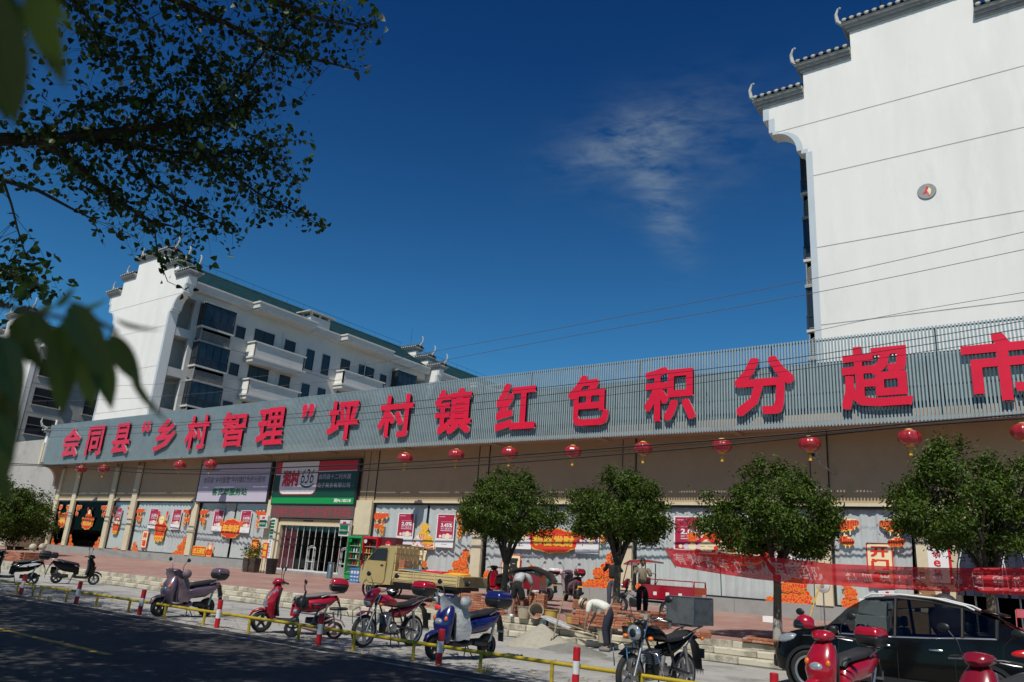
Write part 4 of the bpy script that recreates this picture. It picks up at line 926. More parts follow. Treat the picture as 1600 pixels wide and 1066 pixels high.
def plaza_tree(name, label, x, y, zb, rx, z0, z1, n=11000, fork=1.4, lean=0.0, tall=True, leaf=.115, group=None):
    t = thing(name, label, 'tree', (x, y, zb), 0, group); z0 -= zb; z1 -= zb; ry = rx*.95; n = int(n*2.3); leaf *= .80; rx -= .17; ry -= .17; z1 -= .08
    pos, nr, C_ = crown_cloud(n, rx, ry, z0, z1, 190, .125*rx/1.7)
    if tall:
        m_ = (rng.random(n) < .012) & (pos[:, 2] > z0+(z1-z0)*.5); pos[m_, 2] += rng.uniform(.05, .38, m_.sum())
        # outline: pinch the top a little and lift one side, no two crowns alike
        h_ = np.clip((pos[:, 2]-z0)/(z1-z0), 0, 1.2); k_ = 1.08-.30*h_**1.6; pos[:, 0] *= k_; pos[:, 1] *= k_; ang = rng.uniform(0, 6.28); az_ = np.arctan2(pos[:, 1], pos[:, 0]); bump_ = 1+.07*np.sin(3*az_+ang)+.06*np.sin(5*az_+2*ang+3*h_); pos[:, 0] *= bump_; pos[:, 1] *= bump_; pos[:, 2] += .10*np.sin(2*az_+ang)*(1-h_)
    pos[:, 0] += lean
    me = leaves_mesh('crown', pos, nr, rng.uniform(.7, 1.25, n)*leaf, 'leaf_tree', .42); o = link('crown', me, t); o['kind'] = 'stuff'
    mb = MB(); r0 = .095
    mb.tube([(0, 0, -.05), (.01, 0, fork*.35), (.03+lean*.1, 0, fork*.8), (.03+lean*.15, 0, fork)], [r0*1.15, r0, r0*.9, r0*.95], 'bark', 10)
    mb.build('trunk', t, smooth=60)
    mb = MB(); mb.tube([(0, 0, -.06), (.01, 0, fork*.34)], [r0*1.2, r0*1.04], 'limewash', 10, caps=False); mb.build('limewash_band', t, smooth=60)
    br = MB()
    for i in range(9):
        a = i*2.4+rng.uniform(-.3, .3); q = C_[rng.integers(0, len(C_))]; rr = rx*rng.uniform(.35, .75); e = (rr*math.cos(a)+lean, rr*math.sin(a), z0+(z1-z0)*rng.uniform(.25, .6))
        m1 = (e[0]*.32+.02, e[1]*.32, fork+(e[2]-fork)*.45); br.tube([(.03+lean*.15, 0, fork-.08), m1, e], [r0*.62, r0*.42, r0*.16], 'bark_dark', 7)
        for j in range(3):
            e2 = (e[0]+rng.uniform(-.5, .5), e[1]+rng.uniform(-.5, .5), e[2]+rng.uniform(0, .5)); br.tube([m1, ((m1[0]+e2[0])/2+.05, (m1[1]+e2[1])/2, (m1[2]+e2[2])/2), e2], [r0*.3, r0*.2, r0*.07], 'bark_dark', 5)
    br.build('branches', t, smooth=60); return t
Gt = None
plaza_tree('round_tree', 'small round headed tree rising from the long brick planter beside the gold truck', -13.85, 19.0, .5, 1.72, 3.15-.6, 4.72, 11000, 1.35)
plaza_tree('round_tree', 'small round headed tree in the brick planter behind the stooping worker in the straw helmet', -10.15, 19.0, .5, 1.68, 2.62, 4.62, 10500, 1.5)
plaza_tree('round_tree', 'round headed tree whose trunk the red banner crosses, left of the black car', -5.85, 18.75, plaza_z(18.75), 1.78, 2.38, 4.68, 12000, 1.55)
plaza_tree('round_tree', 'rightmost plaza tree with a wide crown above the black car', -1.62, 18.9, plaza_z(18.75), 1.95, 2.55, 5.2, 13000, 1.6)
plaza_tree('round_tree', 'dark bushy tree at the far left edge in front of the cream van', -54.2, 20.2, .5, 4.1, 1.5, 5.1, 12000, 1.6, leaf=.24)
# planters: loose laid brick boxes under construction
BRK = []
for k in ('brick', 'brick_pale', 'brick_dark'):
    b = MB(); b.rbox((0, 0, 0), (.235, .112, .052), k, .005, seg=1); BRK.append(b.build('brick', mesh_only=True))
def brick(par, x, y, z, rz, up=None):
    o = link('brick', random.choices(BRK, (5, 2, 2))[0], par); o.location = (x+random.uniform(-.004, .004), y+random.uniform(-.006, .006), z); o.rotation_euler = (0, up or 0, rz+random.uniform(-.03, .03)); return o
def brick_box(label, x0, x1, y0, y1, z0, course, extra=(), skip=()):
    t = thing('brick_planter', label, 'planter', ((x0+x1)/2, (y0+y1)/2, z0)); cx_, cy_ = (x0+x1)/2, (y0+y1)/2
    hx, hy = (x1-x0)/2, (y1-y0)/2; n = 0
    for c in range(course):
        z = .028+c*.060
        off = (c % 2)*.12
        for k in range(int((2*hx-.05)/.245)):
            x = -hx+.12+off+k*.245
            if x > hx-.06: continue
            if c >= course-2 and random.random() < .25: continue
            if n < 290: brick(t, x, -hy+.056, z, 0); n += 1
            if n < 290 and c > course-4: brick(t, x, hy-.056, z, 0); n += 1
        for k in range(int((2*hy-.3)/.245)):
            y = -hy+.24+off*.9+k*.245
            if y > hy-.16: continue
            for sx in (-1, 1):
                if n < 290 and (sx > 0 or c > course-4): brick(t, sx*(hx-.056), y, z, math.pi/2); n += 1
    mb = MB(); mb.box(-hx+.03, hx-.03, -hy+.03, -hy+.10, 0, course*.06-.03, 'mortar'); mb.box(-hx+.03, hx-.03, hy-.10, hy-.03, 0, course*.06-.03, 'mortar'); mb.box(-hx+.03, -hx+.10, -hy+.1, hy-.1, 0, course*.06-.03, 'mortar'); mb.box(hx-.10, hx-.03, -hy+.1, hy-.1, 0, course*.06-.03, 'mortar')
    mb.box(-hx+.1, hx-.1, -hy+.1, hy-.1, 0, course*.06*.55, 'wet_mortar'); mb.build('mortar_bed', t); return t
pz19 = plaza_z(18.6)
brick_box('long low brick planter under construction beside the man in black shorts', -14.95, -12.95, 18.25, 19.7, plaza_z(18.3), 8)
brick_box('brick planter under construction behind the worker in the straw helmet', -11.05, -8.85, 18.25, 19.7, plaza_z(18.3), 7)
brick_box('low square brick edging around the trunk behind the car bonnet', -6.55, -5.2, 18.35, 19.4, plaza_z(18.3), 2)
def bricks_pile(label, x, y, z, rows, rz=0):
    t = thing('brick_stack', label, 'bricks', (x, y, z), rz)
    for i, (a, b_, c, up) in enumerate(rows): brick(t, a, b_, c, 0 if not up else math.pi/2, None)
    return t
def flatpile(label, x, y, nx, nz, rz=0, drop=.1, z=None):
    return bricks_pile(label, x, y, (plaza_z(y) if z is None else z), [(i*.245+(k % 2)*.02, random.uniform(-.01, .01), .027+k*.056, 0) for k in range(nz) for i in range(nx-(k > nz-2)) if random.random() > drop], rz)
flatpile('row of loose red bricks on the step edge left of the stooping worker', -10.75, 17.98, 6, 4, .05)
flatpile('small pile of bricks beside the clay bucket near the man in black shorts', -12.05, 18.0, 3, 3, .1)
flatpile('pair of bricks stacked on the corner of the brick planter behind the worker', -9.75, 18.32, 1, 4, 0, 0, plaza_z(18.3)+.42)
flatpile('small stack of pale bricks between the grey delivery box and the third tree', -7.55, 18.05, 2, 4, .3)
flatpile('upright stack of bricks on the planter top left of the straw helmet', -10.95, 18.35, 1, 4, 0, 0, plaza_z(18.3)+.42)
t = thing('brick_stack', 'tall block of stacked bricks to the right of the man in black shorts', 'bricks', (-12.45, 18.75, plaza_z(18.7)), .1)
for k in range(11):
    for i in range(2):
        for j in range(2): brick(t, (i-.5)*.245, (j-.5)*.12, .028+.056*k, 0)
t = thing('brick_planter', 'weathered brick planter at the left end of the steps by the far left tree', 'planter', (-43.9, 18.5, .45))
for c in range(8):
    for k in range(8): brick(t, -1.0+(c % 2)*.12+k*.245, -.5, .03+.06*c, 0)
    for k in range(4): brick(t, .95, -.3+k*.245, .03+.06*c, math.pi/2)
mb = MB(); mb.box(-1.0, .92, -.45, .6, 0, .46, 'mortar'); mb.box(-1.2, 2.6, -.95, -.62, -.0, .03, 'dark_red_paint'); mb.build('mortar_bed', t)

# ------------------------------------------------------------------ roadside tree overhead
FOL = [(-40, -60), (612, -60), (600, 20), (612, 50), (585, 75), (580, 112), (550, 122), (520, 96), (505, 120), (488, 165), (492, 250), (470, 300), (485, 330), (522, 352), (520, 374), (470, 366), (430, 352), (385, 372), (372, 404), (330, 424), (262, 418), (205, 408), (160, 392), (135, 345), (100, 312), (40, 300), (-40, 300)]
FOL2 = [(-40, 380), (60, 350), (82, 380), (70, 420), (-40, 430)]
FOL3 = [(-60, 400), (100, 440), (95, 470), (50, 500), (-60, 560)]
def inside(x, y, P):
    c = False; n = len(P)
    for i in range(n):
        x1_, y1_ = P[i]; x2_, y2_ = P[(i+1) % n]
        if (y1_ > y) != (y2_ > y) and x < (x2_-x1_)*(y-y1_)/(y2_-y1_)+x1_: c = not c
    return c
def visible_zone(p):
    v = Vector(p)-CAM
    if v.dot(_f) < .2: return 2
    x, y, z = project(p)
    if x < -60 or x > 1660 or y < -60 or y > 1126: return 2           # outside the picture: always free
    return 1 if (inside(x, y, FOL) or inside(x, y, FOL2) or inside(x, y, FOL3)) else 0
ot = thing('roadside_tree', 'large tree whose leafy limbs hang over the road in the upper left', 'tree', (-9.5, .6, .1))
O0 = Vector((-9.5, .6, .1))
br = MB(); twigs = []
def limb(pts, r0, r1, dist):
    P3 = []; r0 *= 1.2; r1 *= 1.2
    for i, (a, b_) in enumerate(pts):
        dd = dist if isinstance(dist, (int, float)) else dist[0]+(dist[1]-dist[0])*i/(len(pts)-1)
        dd *= 1.3
        P3.append(CAM+ray(a, b_).normalized()*dd-O0)
    br.tube(P3, [r0+(r1-r0)*i/(len(P3)-1) for i in range(len(P3))], 'bark_dark', 6); twigs.append(P3); return P3
L1 = limb([(-160, 225), (-60, 222), (0, 218), (90, 217), (160, 208), (230, 200), (300, 192), (350, 180), (380, 165), (400, 140)], .075, .012, (7.4, 8.6))
L2 = limb([(60, 216), (110, 250), (150, 285), (190, 318), (235, 345), (275, 355)], .045, .008, (7.6, 8.3))
L3 = limb([(140, 214), (200, 228), (270, 238), (340, 240), (400, 236), (450, 215)], .03, .006, (7.9, 9.0))
L4 = limb([(-120, 268), (0, 280), (60, 298), (110, 325), (150, 345)], .028, .006, (7.2, 7.8))
L5 = limb([(90, -70), (115, 0), (140, 30), (160, 68), (182, 100)], .03, .006, (7.0, 7.6))
L6 = limb([(200, 245), (240, 290), (290, 320), (335, 345), (372, 360)], .02, .004, (7.9, 8.4))
L7 = limb([(300, 220), (350, 262), (400, 300), (450, 325), (505, 355)], .02, .004, (8.2, 8.9))
L8 = limb([(60, -90), (250, -10), (360, 40), (430, 75), (500, 95), (560, 110)], .04, .006, (7.2, 8.2))
L9 = limb([(300, -80), (420, -5), (500, 30), (560, 40), (598, 30)], .03, .005, (7.2, 8.2))
L10 = limb([(150, -60), (235, 50), (232, 100), (230, 135)], .014, .004, 7.7)
L11 = limb([(6, 285), (18, 320), (28, 360), (40, 398), (75, 412)], .012, .003, 7.3)
L12 = limb([(420, 130), (360, 190), (330, 130), (300, 60)], .012, .004, 8.2)
L13 = limb([(240, 340), (246, 400), (262, 440), (300, 458)], .009, .002, 7.6)
L14 = limb([(-60, 380), (0, 420), (40, 440), (90, 462)], .016, .004, 6.4)
L16 = limb([(200, 205), (240, 150), (300, 110), (360, 90)], .014, .004, 8.0)
L17 = limb([(60, 214), (120, 170), (190, 150), (250, 160)], .014, .004, 7.8)
L18 = limb([(400, 236), (440, 260), (470, 290)], .01, .004, 8.6)
L15 = limb([(270, 215), (380, 120), (430, 60), (470, -20)], .02, .008, 8.5)
pos = []; base = np.array(O0)
allp = []
for P3 in twigs:
    for a, b_ in zip(P3[:-1], P3[1:]):
        n = max(2, int((b_-a).length/.05))
        for i in range(n): allp.append(a.lerp(b_, i/n))
tw = MB(); tw_pts = []
for q in range(1150):
    a = random.choice(allp); d = Vector(unit(1)[0]); d.z = d.z*.5-.35; L = random.uniform(.2, .95); e = a+d*L; mid = a.lerp(e, .5)+Vector((0, 0, .04)); e = e+Vector((0, 0, -.12*L))
    if visible_zone(e+O0) and visible_zone(mid+O0):
        tw.tube([a, mid, e], [.0035, .0025, .0012], 'bark_dark', 3, caps=False); tw_pts.append((a, mid, e))
for a, m_, e in tw_pts:
    for j in range(random.randint(4, 9)):
        t_ = random.random(); p = (a.lerp(m_, t_*2) if t_ < .5 else m_.lerp(e, t_*2-1))+Vector(rng.normal(size=3)*.065)
        if visible_zone(p+O0): pos.append(p)
for q in (L13, L11, L14):        # sparse hanging sprigs
    for k in range(13 if q is not L14 else 110):
        i = random.randint(1, len(q)-2) if len(q) > 2 else 0; p = q[i].lerp(q[i+1], random.random())+Vector(rng.normal(size=3)*(.05 if q is not L14 else .16)); pos.append(p)
pos = np.array([tuple(p) for p in pos]); nr = unit(len(pos)); nr[:, 2] = nr[:, 2]*.7; nr /= np.linalg.norm(nr, axis=1)[:, None]
sz = rng.uniform(.05, .094, len(pos))
big = np.argsort(-sz/np.linalg.norm(pos+base-np.array(CAM), axis=1))[:280]; msk = np.ones(len(pos), bool); msk[big] = False
o = link('foliage', leaves_mesh('foliage', pos[msk], nr[msk], sz[msk], 'leaf_poplar', .82, 'heart'), ot); o['kind'] = 'stuff'
LEAFM = []
for j in range(8):
    LEAFM.append(leaves_mesh('leaf', np.zeros((1, 3)), np.array([[0, 0, 1.]]), np.array([1.]), 'leaf_poplar' if j else 'leaf_autumn', .82, 'heart'))
for i in big:
    l = link('leaf', random.choice(LEAFM[1:]), ot); l.location = pos[i]; s_ = sz[i]*1.12; l.scale = (s_, s_, s_); l.rotation_euler = (random.uniform(0, 6.28), random.uniform(0, 6.28), random.uniform(0, 6.28))
for px_, py_ in ((597, 28), (603, 47), (574, 105), (285, 160), (270, 12), (365, 8), (410, 95), (190, 130), (348, 125)):
    p = CAM+ray(px_, py_).normalized()*9.8-O0; l = link('leaf', LEAFM[0], ot); l.location = p; l.scale = (.11,)*3; l.rotation_euler = (1.1+random.uniform(-.4, .4), random.uniform(-.4, .4), random.uniform(0, 6)); l['label'] = 'pale underside of a leaf turned to the light'
# twigs out to the pale leaves
limb([(560, 40), (575, 44), (597, 28)], .003, .0012, 7.6); limb([(560, 95), (574, 105)], .002, .0012, 7.6)
tw.build('twigs', ot)
br.tube([(0, 0, -.1), (.1, .1, 1.5), (0, .3, 3.2), (L1[0].x*.4, L1[0].y*.5+.3, 4.2), L1[0]], [.24, .2, .17, .12, .075], 'bark', 10); br.tube([(0, .3, 3.1), (.6, 0, 4.6), (2.2, .4, 6.0)], [.15, .11, .06], 'bark', 8)
br.build('limbs', ot, smooth=60)
# crown mass of the same tree and its neighbours along the kerb: shades the road
def road_crown(cx_, cy_, rx, ry, z0, z1, n, leafs=.17):
    pos, nr, C_ = crown_cloud(n, rx, ry, z0, z1, 150, .45, .45); pos = pos+np.array([cx_, cy_, 0])
    keep = np.array([visible_zone(p) == 2 for p in pos]); return pos[keep], nr[keep]
RT = [(-9.5, .6, 4.8, 4.4, 4.8, 12.6, 24000), (-17, .8, 5.2, 5.2, 4.5, 13.0, 26000), (-25, .8, 5.4, 5.8, 4.5, 13.0, 22000), (-33.5, .8, 5.6, 6.0, 4.4, 12.4, 16000), (-43, .8, 5.8, 5.8, 4.4, 12, 12000), (-1.5, -.8, 4.6, 4.0, 4.6, 9.6, 16000)]
for i, (x, y, rx, ry, z0, z1, n) in enumerate(RT):
    p, q = road_crown(x, y+1.4 if x < -12 else y+.6, rx, ry, z0, z1, n)
    if i == 0:
        p1, q1, _c = crown_cloud(1700, 4.6, 3.2, 5.2, 9.8, 60, .35, .45); p1 = p1+np.array([-9.2, 5.0, 0]); k1 = np.array([visible_zone(v) == 1 for v in p1]); o = link('inner_foliage', leaves_mesh('inner_foliage', p1[k1]-base, q1[k1], rng.uniform(.07, .11, int(k1.sum())), 'leaf_poplar', .82, 'heart'), ot); o['kind'] = 'stuff'; print('inner', k1.sum())
        o = link('crown', leaves_mesh('crown', p-base, q, rng.uniform(.7, 1.3, len(p))*.17, 'leaf_poplar', .8), ot); o['kind'] = 'stuff'; continue
    t = thing('roadside_tree', ['', 'next kerbside tree to the left of the overhanging one, shading the dark road', 'third kerbside tree to the left, shading the dark road', 'fourth kerbside tree to the left, shading the dark road', 'farthest kerbside tree on the left, shading the road', 'kerbside tree above the camera, right of the overhanging one'][i], 'tree', (x, y, 0))
    o = link('crown', leaves_mesh('crown', p-np.array([x, y, 0]), q, rng.uniform(.7, 1.3, len(p))*.17, 'leaf_poplar', .8), t); o['kind'] = 'stuff'
    mb = MB(); mb.tube([(0, 0, -.1), (.05, 0, 1.5), (0, .1, 3.4), (.1, .2, 5.2), (.1, .3, 9)], [.23, .19, .16, .11, .04], 'bark', 10)
    for k in range(6): a = k*1.05; mb.tube([(0, .1, 3.3), (1.2*math.cos(a), 1.1*math.sin(a)+.2, 4.9), (2.8*math.cos(a), 2.4*math.sin(a)+.3, 6.5)], [.1, .07, .03], 'bark', 6)
    mb.build('trunk', t, smooth=60)
# ---- near twigs, out of focus
def near_leaf_mesh(l, w_, curl):
    mb = MB(); n = 10; vs = []
    for i in range(n+1):
        t_ = i/n; ww = w_*math.sin(math.pi*min(1, t_*1.02)**.75)**.9 if 0 < t_ < 1 else .0005; z = -curl*t_*t_*l
        vs += [(-ww, t_*l, z+ww*.25), (0, t_*l, z), (ww, t_*l, z+ww*.25)]
    fs = []
    for i in range(n): o_ = 3*i; fs += [(o_, o_+1, o_+4, o_+3), (o_+1, o_+2, o_+5, o_+4)]
    mb.add(vs, fs, 'leaf_near'); return mb.build('leaf', mesh_only=True)
NLM = [near_leaf_mesh(1, .15, .25), near_leaf_mesh(1, .185, .1), near_leaf_mesh(1, .09, .5)]
def near_twig(name, label, stem, leaves, dist):
    t = thing(name, label, 'branch', tuple(CAM+ray(*stem[0]).normalized()*dist)); O = t.location.copy(); mb = MB()
    mb.tube([CAM+ray(*p).normalized()*dist-O for p in stem], [.004]+[.0022]*(len(stem)-1), 'bark_dark', 6); mb.build('stem', t)
    mr = Matrix((_r2, _u2, -_f)).transposed()          # columns: right, up, back
    for (x0, y0, x1, y1, kind, yaw_) in leaves:
        dd = dist*random.uniform(.93, 1.07)
        a = CAM+ray(x0, y0).normalized()*dd; b_ = CAM+ray(x1, y1).normalized()*(dd*random.uniform(.97, 1.03)); dvec = (b_-a); L = dvec.length; dvec.normalize()
        nvec = (CAM-a).normalized(); sidev = dvec.cross(nvec).normalized(); nn = sidev.cross(dvec); q = Matrix.Rotation(yaw_, 3, dvec); sidev = q @ sidev; nn = q @ nn
        l = link('leaf', NLM[kind], t); l.matrix_local = Matrix.Translation(a-O) @ Matrix((sidev, dvec, nn)).transposed().to_4x4() @ Matrix.Scale(L, 4)
near_twig('leafy_twig', 'blurred near twig of large leaves hanging into the middle left edge', [(-60, 470), (0, 478), (60, 488), (110, 500), (150, 500), (185, 520)],
    [(100, 500, 92, 655, 0, .1), (112, 470, 168, 590, 1, .2), (140, 530, 128, 655, 0, .5), (150, 545, 178, 640, 1, -.3), (172, 520, 220, 606, 1, .2), (180, 498, 236, 532, 2, .9), (205, 575, 226, 660, 2, .8), (86, 478, 26, 508, 0, .8), (110, 486, 172, 478, 0, 1.1), (30, 500, 62, 590, 0, .5), (0, 520, 30, 640, 1, .2), (-24, 530, 22, 700, 1, .3), (-10, 620, 2, 770, 1, .2), (70, 470, 74, 430, 2, .5), (60, 490, 84, 560, 1, .3), (46, 480, 60, 545, 0, -.4), (18, 470, 50, 440, 1, .6), (40, 486, 14, 560, 1, .3), (16, 500, 52, 570, 0, -.3), (-10, 560, 30, 660, 1, .4), (-20, 640, 26, 720, 1, -.3), (-20, 700, 14, 790, 0, .2), (120, 500, 150, 580, 0, .4), (85, 480, 120, 450, 1, .8), (130, 480, 108, 560, 1, .2), (0, 640, 34, 600, 0, .5)], .85)
near_twig('leafy_twig', 'blurred near twig of long dark leaves in the top left corner', [(-60, -60), (0, -30), (50, -20), (90, -30)],
    [(-20, -30, 22, 205, 1, .2), (10, -20, 30, 120, 0, -.3), (48, -30, 92, 145, 0, .3), (66, -30, 108, 58, 0, .6), (-30, 20, 8, 205, 0, .1)], .62)
# ------------------------------------------------------------------ two wheelers
def wheel(par, x, z, r, w_, y=0, spokes=5, rimk='dark_steel', name='wheel', thin=False, rr=.62):
    m = MB(); m.lathe([(r*(rr+.02), -w_*.42), (r*.86, -w_*.5), (r*.97, -w_*.32), (r, 0), (r*.97, w_*.32), (r*.86, w_*.5), (r*(rr+.02), w_*.42)], 'rubber', (x, y, z), 24, 'y')
    t = m.build('tyre', None, smooth=50); m = MB()
    m.lathe([(r*(rr-.05), -w_*.40), (r*(rr+.05), -w_*.44), (r*(rr+.05), w_*.44), (r*(rr-.05), w_*.40), (r*(rr-.05), -w_*.40)], rimk, (x, y, z), 24, 'y')
    m.lathe([(0, -w_*.55), (r*.16, -w_*.55), (r*.16, w_*.55), (0, w_*.55)], rimk, (x, y, z), 10, 'y')
    for i in range(spokes):
        a = 2*math.pi*i/spokes+.3; ww = (.10 if not thin else .035)*r
        c_, s_ = math.cos(a), math.sin(a); pts = []
        for rad, hw in ((r*.1, ww*1.3), (r*(rr-.02), ww)):
            for yy in (-w_*.2, w_*.2): pts += [(x+c_*rad-s_*hw, y+yy, z+s_*rad+c_*hw), (x+c_*rad+s_*hw, y+yy, z+s_*rad-c_*hw)]
        m.add(pts, [(0, 1, 5, 4), (2, 6, 7, 3), (0, 4, 6, 2), (1, 3, 7, 5)], rimk)
    o = m.build('wheel', par, smooth=40); t.name = 'tyre'; t.parent = o; return o
def mirror(par, bx, by, bz, side, h=.24, out=.12):
    m = MB(); m.tube([(bx, by, bz), (bx+.02, by+side*.03, bz+h*.6), (bx+.01, by+side*out, bz+h)], .007, 'dark_steel', 5)
    m.ball((bx+.01, by+side*(out+.05), bz+h+.03), (.018, .068, .048), 'black_plastic', 12, 6); m.ball((bx-.006, by+side*(out+.05), bz+h+.03), (.008, .058, .040), 'chrome', 12, 6); return m.build('mirror', par, smooth=50)
def topbox(par, x, z, k, s=1.0, lidk=None, rot=.0):
    m = MB(); m.rbox((x, 0, z+.07*s), (.38*s, .40*s, .15*s), 'black_plastic', .05*s, taper=(1.05, 1.05, .85, .8), seg=3); o = m.build('top_box', par, smooth=40)
    m = MB(); m.rbox((x, 0, z+.20*s), (.40*s, .42*s, .14*s), k, .055*s, taper=(.78, .8), seg=3); m.rbox((x+.02*s, 0, z+.265*s), (.20*s, .16*s, .02), 'black_plastic', .01); m.build('lid', o, smooth=40)
    m = MB(); m.rbox((x-.19*s, 0, z+.13*s), (.03, .22*s, .04), 'tail_red', .012); m.build('reflector', o); return o
def scooter(name, label, loc, rz, c1, c2='black_plastic', seat='seat_vinyl', box=None, cloth=None, slim=False, wr=.215, steer=0.0, silver=False, plate=None, rack=True, boxs=1.0, group=None, mirrors=True):
    t = thing(name, label, 'scooter', loc, rz, group); k = .8 if slim else 1; t.scale = (1.05,)*3
    wheel(t, .64, wr, wr, .10*k, rimk='steel' if slim else 'dark_steel'); wheel(t, -.62, wr, wr, .12*k)
    m = MB(); m.loft([(.44, .40, .03, .05), (.56, .455, .03, .075*k), (.70, .46, .03, .08*k), (.84, .40, .028, .06*k), (.90, .30, .015, .03)], c1); m.build('front_fender', t, smooth=60)
    m = MB()
    for s in (-1, 1): m.tube([(.64, s*.07, wr), (.56, s*.07, .50), (.50, s*.05, .62)], .018, 'dark_steel', 6)
    m.tube([(.50, 0, .58), (.40, 0, .98)], .025, 'dark_steel', 8); m.build('fork', t, smooth=60)
    # leg shield and nose
    m = MB(); m.loft([(.42, .28, .06, .12*k), (.48, .42, .12, .18*k), (.50, .58, .145, .21*k), (.46, .74, .125, .20*k), (.405, .88, .09, .15*k), (.385, .96, .05, .09*k)], c1, n=18, e=2.2); m.build('front_panel', t, smooth=60)
    m = MB(); m.loft([(.33, .34, .03, .16*k), (.375, .55, .03, .19*k), (.36, .75, .03, .18*k), (.32, .90, .02, .12*k)], c2, n=14, e=3); m.build('leg_shield', t, smooth=60)
    if silver:
        for s in (-1, 1):
            m = MB(); m.prism([(.50, .50), (.66, .52), (.60, .74), (.44, .90), (.40, .84)], s*.125, s*.165, 'silver_paint'); sp = m.build('silver_side_panel', t)
            for q in range(3): m = MB(); m.prism([(.47, .62+q*.06), (.62, .555+q*.06), (.615, .57+q*.06), (.46, .645+q*.06)], s*.165, s*.17, 'red_print'); m.build('stripe', sp)
    m = MB(); m.ball((.60, 0, .62), (.055, .10*k, .07), 'headlight', 14, 8, rot=(0, .5, 0)); m.build('headlight', t, smooth=60)
    for s in (-1, 1): m = MB(); m.ball((.575, s*.15*k, .68), (.03, .035, .045), 'amber', 8, 6); m.build('indicator', t, smooth=60)
    # handlebar cowl
    m = MB(); m.loft([(.53, .97, .03, .07), (.46, 1.01, .075, .14*k), (.36, 1.02, .065, .15*k), (.28, .99, .035, .10)], c1, n=14); hb = m.build('handlebar_cowl', t, smooth=60)
    for s in (-1, 1):
        m = MB(); m.tube([(.37, s*.09, 1.01), (.33, s*.20, 1.02), (.26, s*.34, 1.0)], .014, 'dark_steel', 7); m.tube([(.31, s*.25, 1.015), (.245, s*.37, .995)], .019, 'rubber', 8); m.tube([(.37, s*.18, 1.0), (.36, s*.30, .99), (.31, s*.36, .985)], .007, 'steel', 5); m.build('handlebar', t, smooth=60)
    if mirrors: mirror(t, .33, .2, 1.02, 1); mirror(t, .33, -.2, 1.02, -1)
    # floor, body, seat
    m = MB(); m.loft([(.42, .27, .05, .12*k), (.30, .25, .045, .16*k), (.05, .25, .045, .16*k), (-.10, .30, .07, .15*k)], c2, e=3.5); m.build('footboard', t, smooth=60)
    m = MB(); m.loft([(.02, .34, .07, .13*k), (-.02, .50, .13, .15*k), (-.20, .56, .15, .175*k), (-.45, .60, .155, .19*k), (-.70, .69, .105, .15*k), (-.86, .77, .04, .07*k)], c1, n=18, e=2.3); m.build('rear_body', t, smooth=60)
    m = MB(); m.loft([(.05, .62, .03, .09*k), (.0, .71, .05, .12*k), (-.18, .745, .05, .145*k), (-.40, .775, .05, .16*k), (-.62, .82, .045, .14*k), (-.72, .84, .02, .09*k)], seat, n=16, e=2.6); m.build('seat', t, smooth=60)
    m = MB(); m.loft([(-.25, .28, .06, .07), (-.45, .27, .08, .08), (-.62, .24, .05, .06)], 'dark_steel'); m.tube([(-.30, -.12, .26), (-.55, -.14, .26), (-.85, -.15, .33)], [.025, .045, .04], 'black_plastic', 8); m.tube([(-.58, .11, .3), (-.66, .13, .62)], .025, 'steel', 8); m.build('engine', t, smooth=50)
    m = MB(); m.loft([(-.86, .74, .03, .08), (-.93, .60, .012, .08), (-.98, .42, .008, .07), (-.99, .28, .006, .07)], 'black_plastic', e=5); m.build('mud_guard', t, smooth=40)
    m = MB(); m.rbox((-.885, 0, .70), (.05, .17*k, .05), 'tail_red', .015); m.build('tail_light', t)
    plate = plate or 'steel'
    for s in (-1, 1): m = MB(); m.tube([(.40, s*.10, 1.0), (.47, s*.07, .97), (.50, s*.03, .84), (.47, s*.05, .60)], .006, 'cable', 4); m.build('brake_cable', t)
    if plate: m = MB(); m.box(-.965, -.955, -.09, .09, .44, .56, plate); m.build('number_plate', t)
    m = MB(); m.tube([(-.1, .0, .25), (-.18, .12, .02), (-.24, .14, .01)], .011, 'dark_steel', 5); m.tube([(-.1, .0, .25), (-.18, -.12, .02), (-.24, -.14, .01)], .011, 'dark_steel', 5); m.build('stand', t)
    if rack or box:
        m = MB()
        for s in (-1, 1): m.tube([(-.50, s*.15, .76), (-.72, s*.14, .84), (-.98, s*.09, .87), (-1.0, 0, .875)], .012, 'steel', 6)
        m.tube([(-.80, -.12, .855), (-.80, .12, .855)], .010, 'steel', 5); m.build('rack', t, smooth=60)
    if box: topbox(t, -.86, .885, box, boxs)
    if cloth:
        m = MB(); nx_, ny_ = 14, 10; vs = []
        for i in range(nx_+1):
            u_ = i/nx_
            for j in range(ny_+1):
                v_ = j/ny_*2-1
                x = .56-.10*u_-.16*abs(v_)+.03*math.sin(v_*7+u_*5); z = 1.05-.72*u_+.02*math.sin(v_*9); y = v_*(.30-.03*u_+.06*math.sin(u_*3))
                x = x - (.20 if u_ > .15 else 1.2*u_)*(abs(v_))
                vs.append((x+.05*(1-u_)+.012*math.sin(u_*17+v_*11), y, z))
        m.add(vs, [(i*(ny_+1)+j, i*(ny_+1)+j+1, (i+1)*(ny_+1)+j+1, (i+1)*(ny_+1)+j) for i in range(nx_) for j in range(ny_)], cloth)
        for s in (-1, 1): m.ball((.30, s*.33, .98), (.12, .08, .11), cloth, 10, 7)
        m.build('leg_cover', t, smooth=80)
    return t
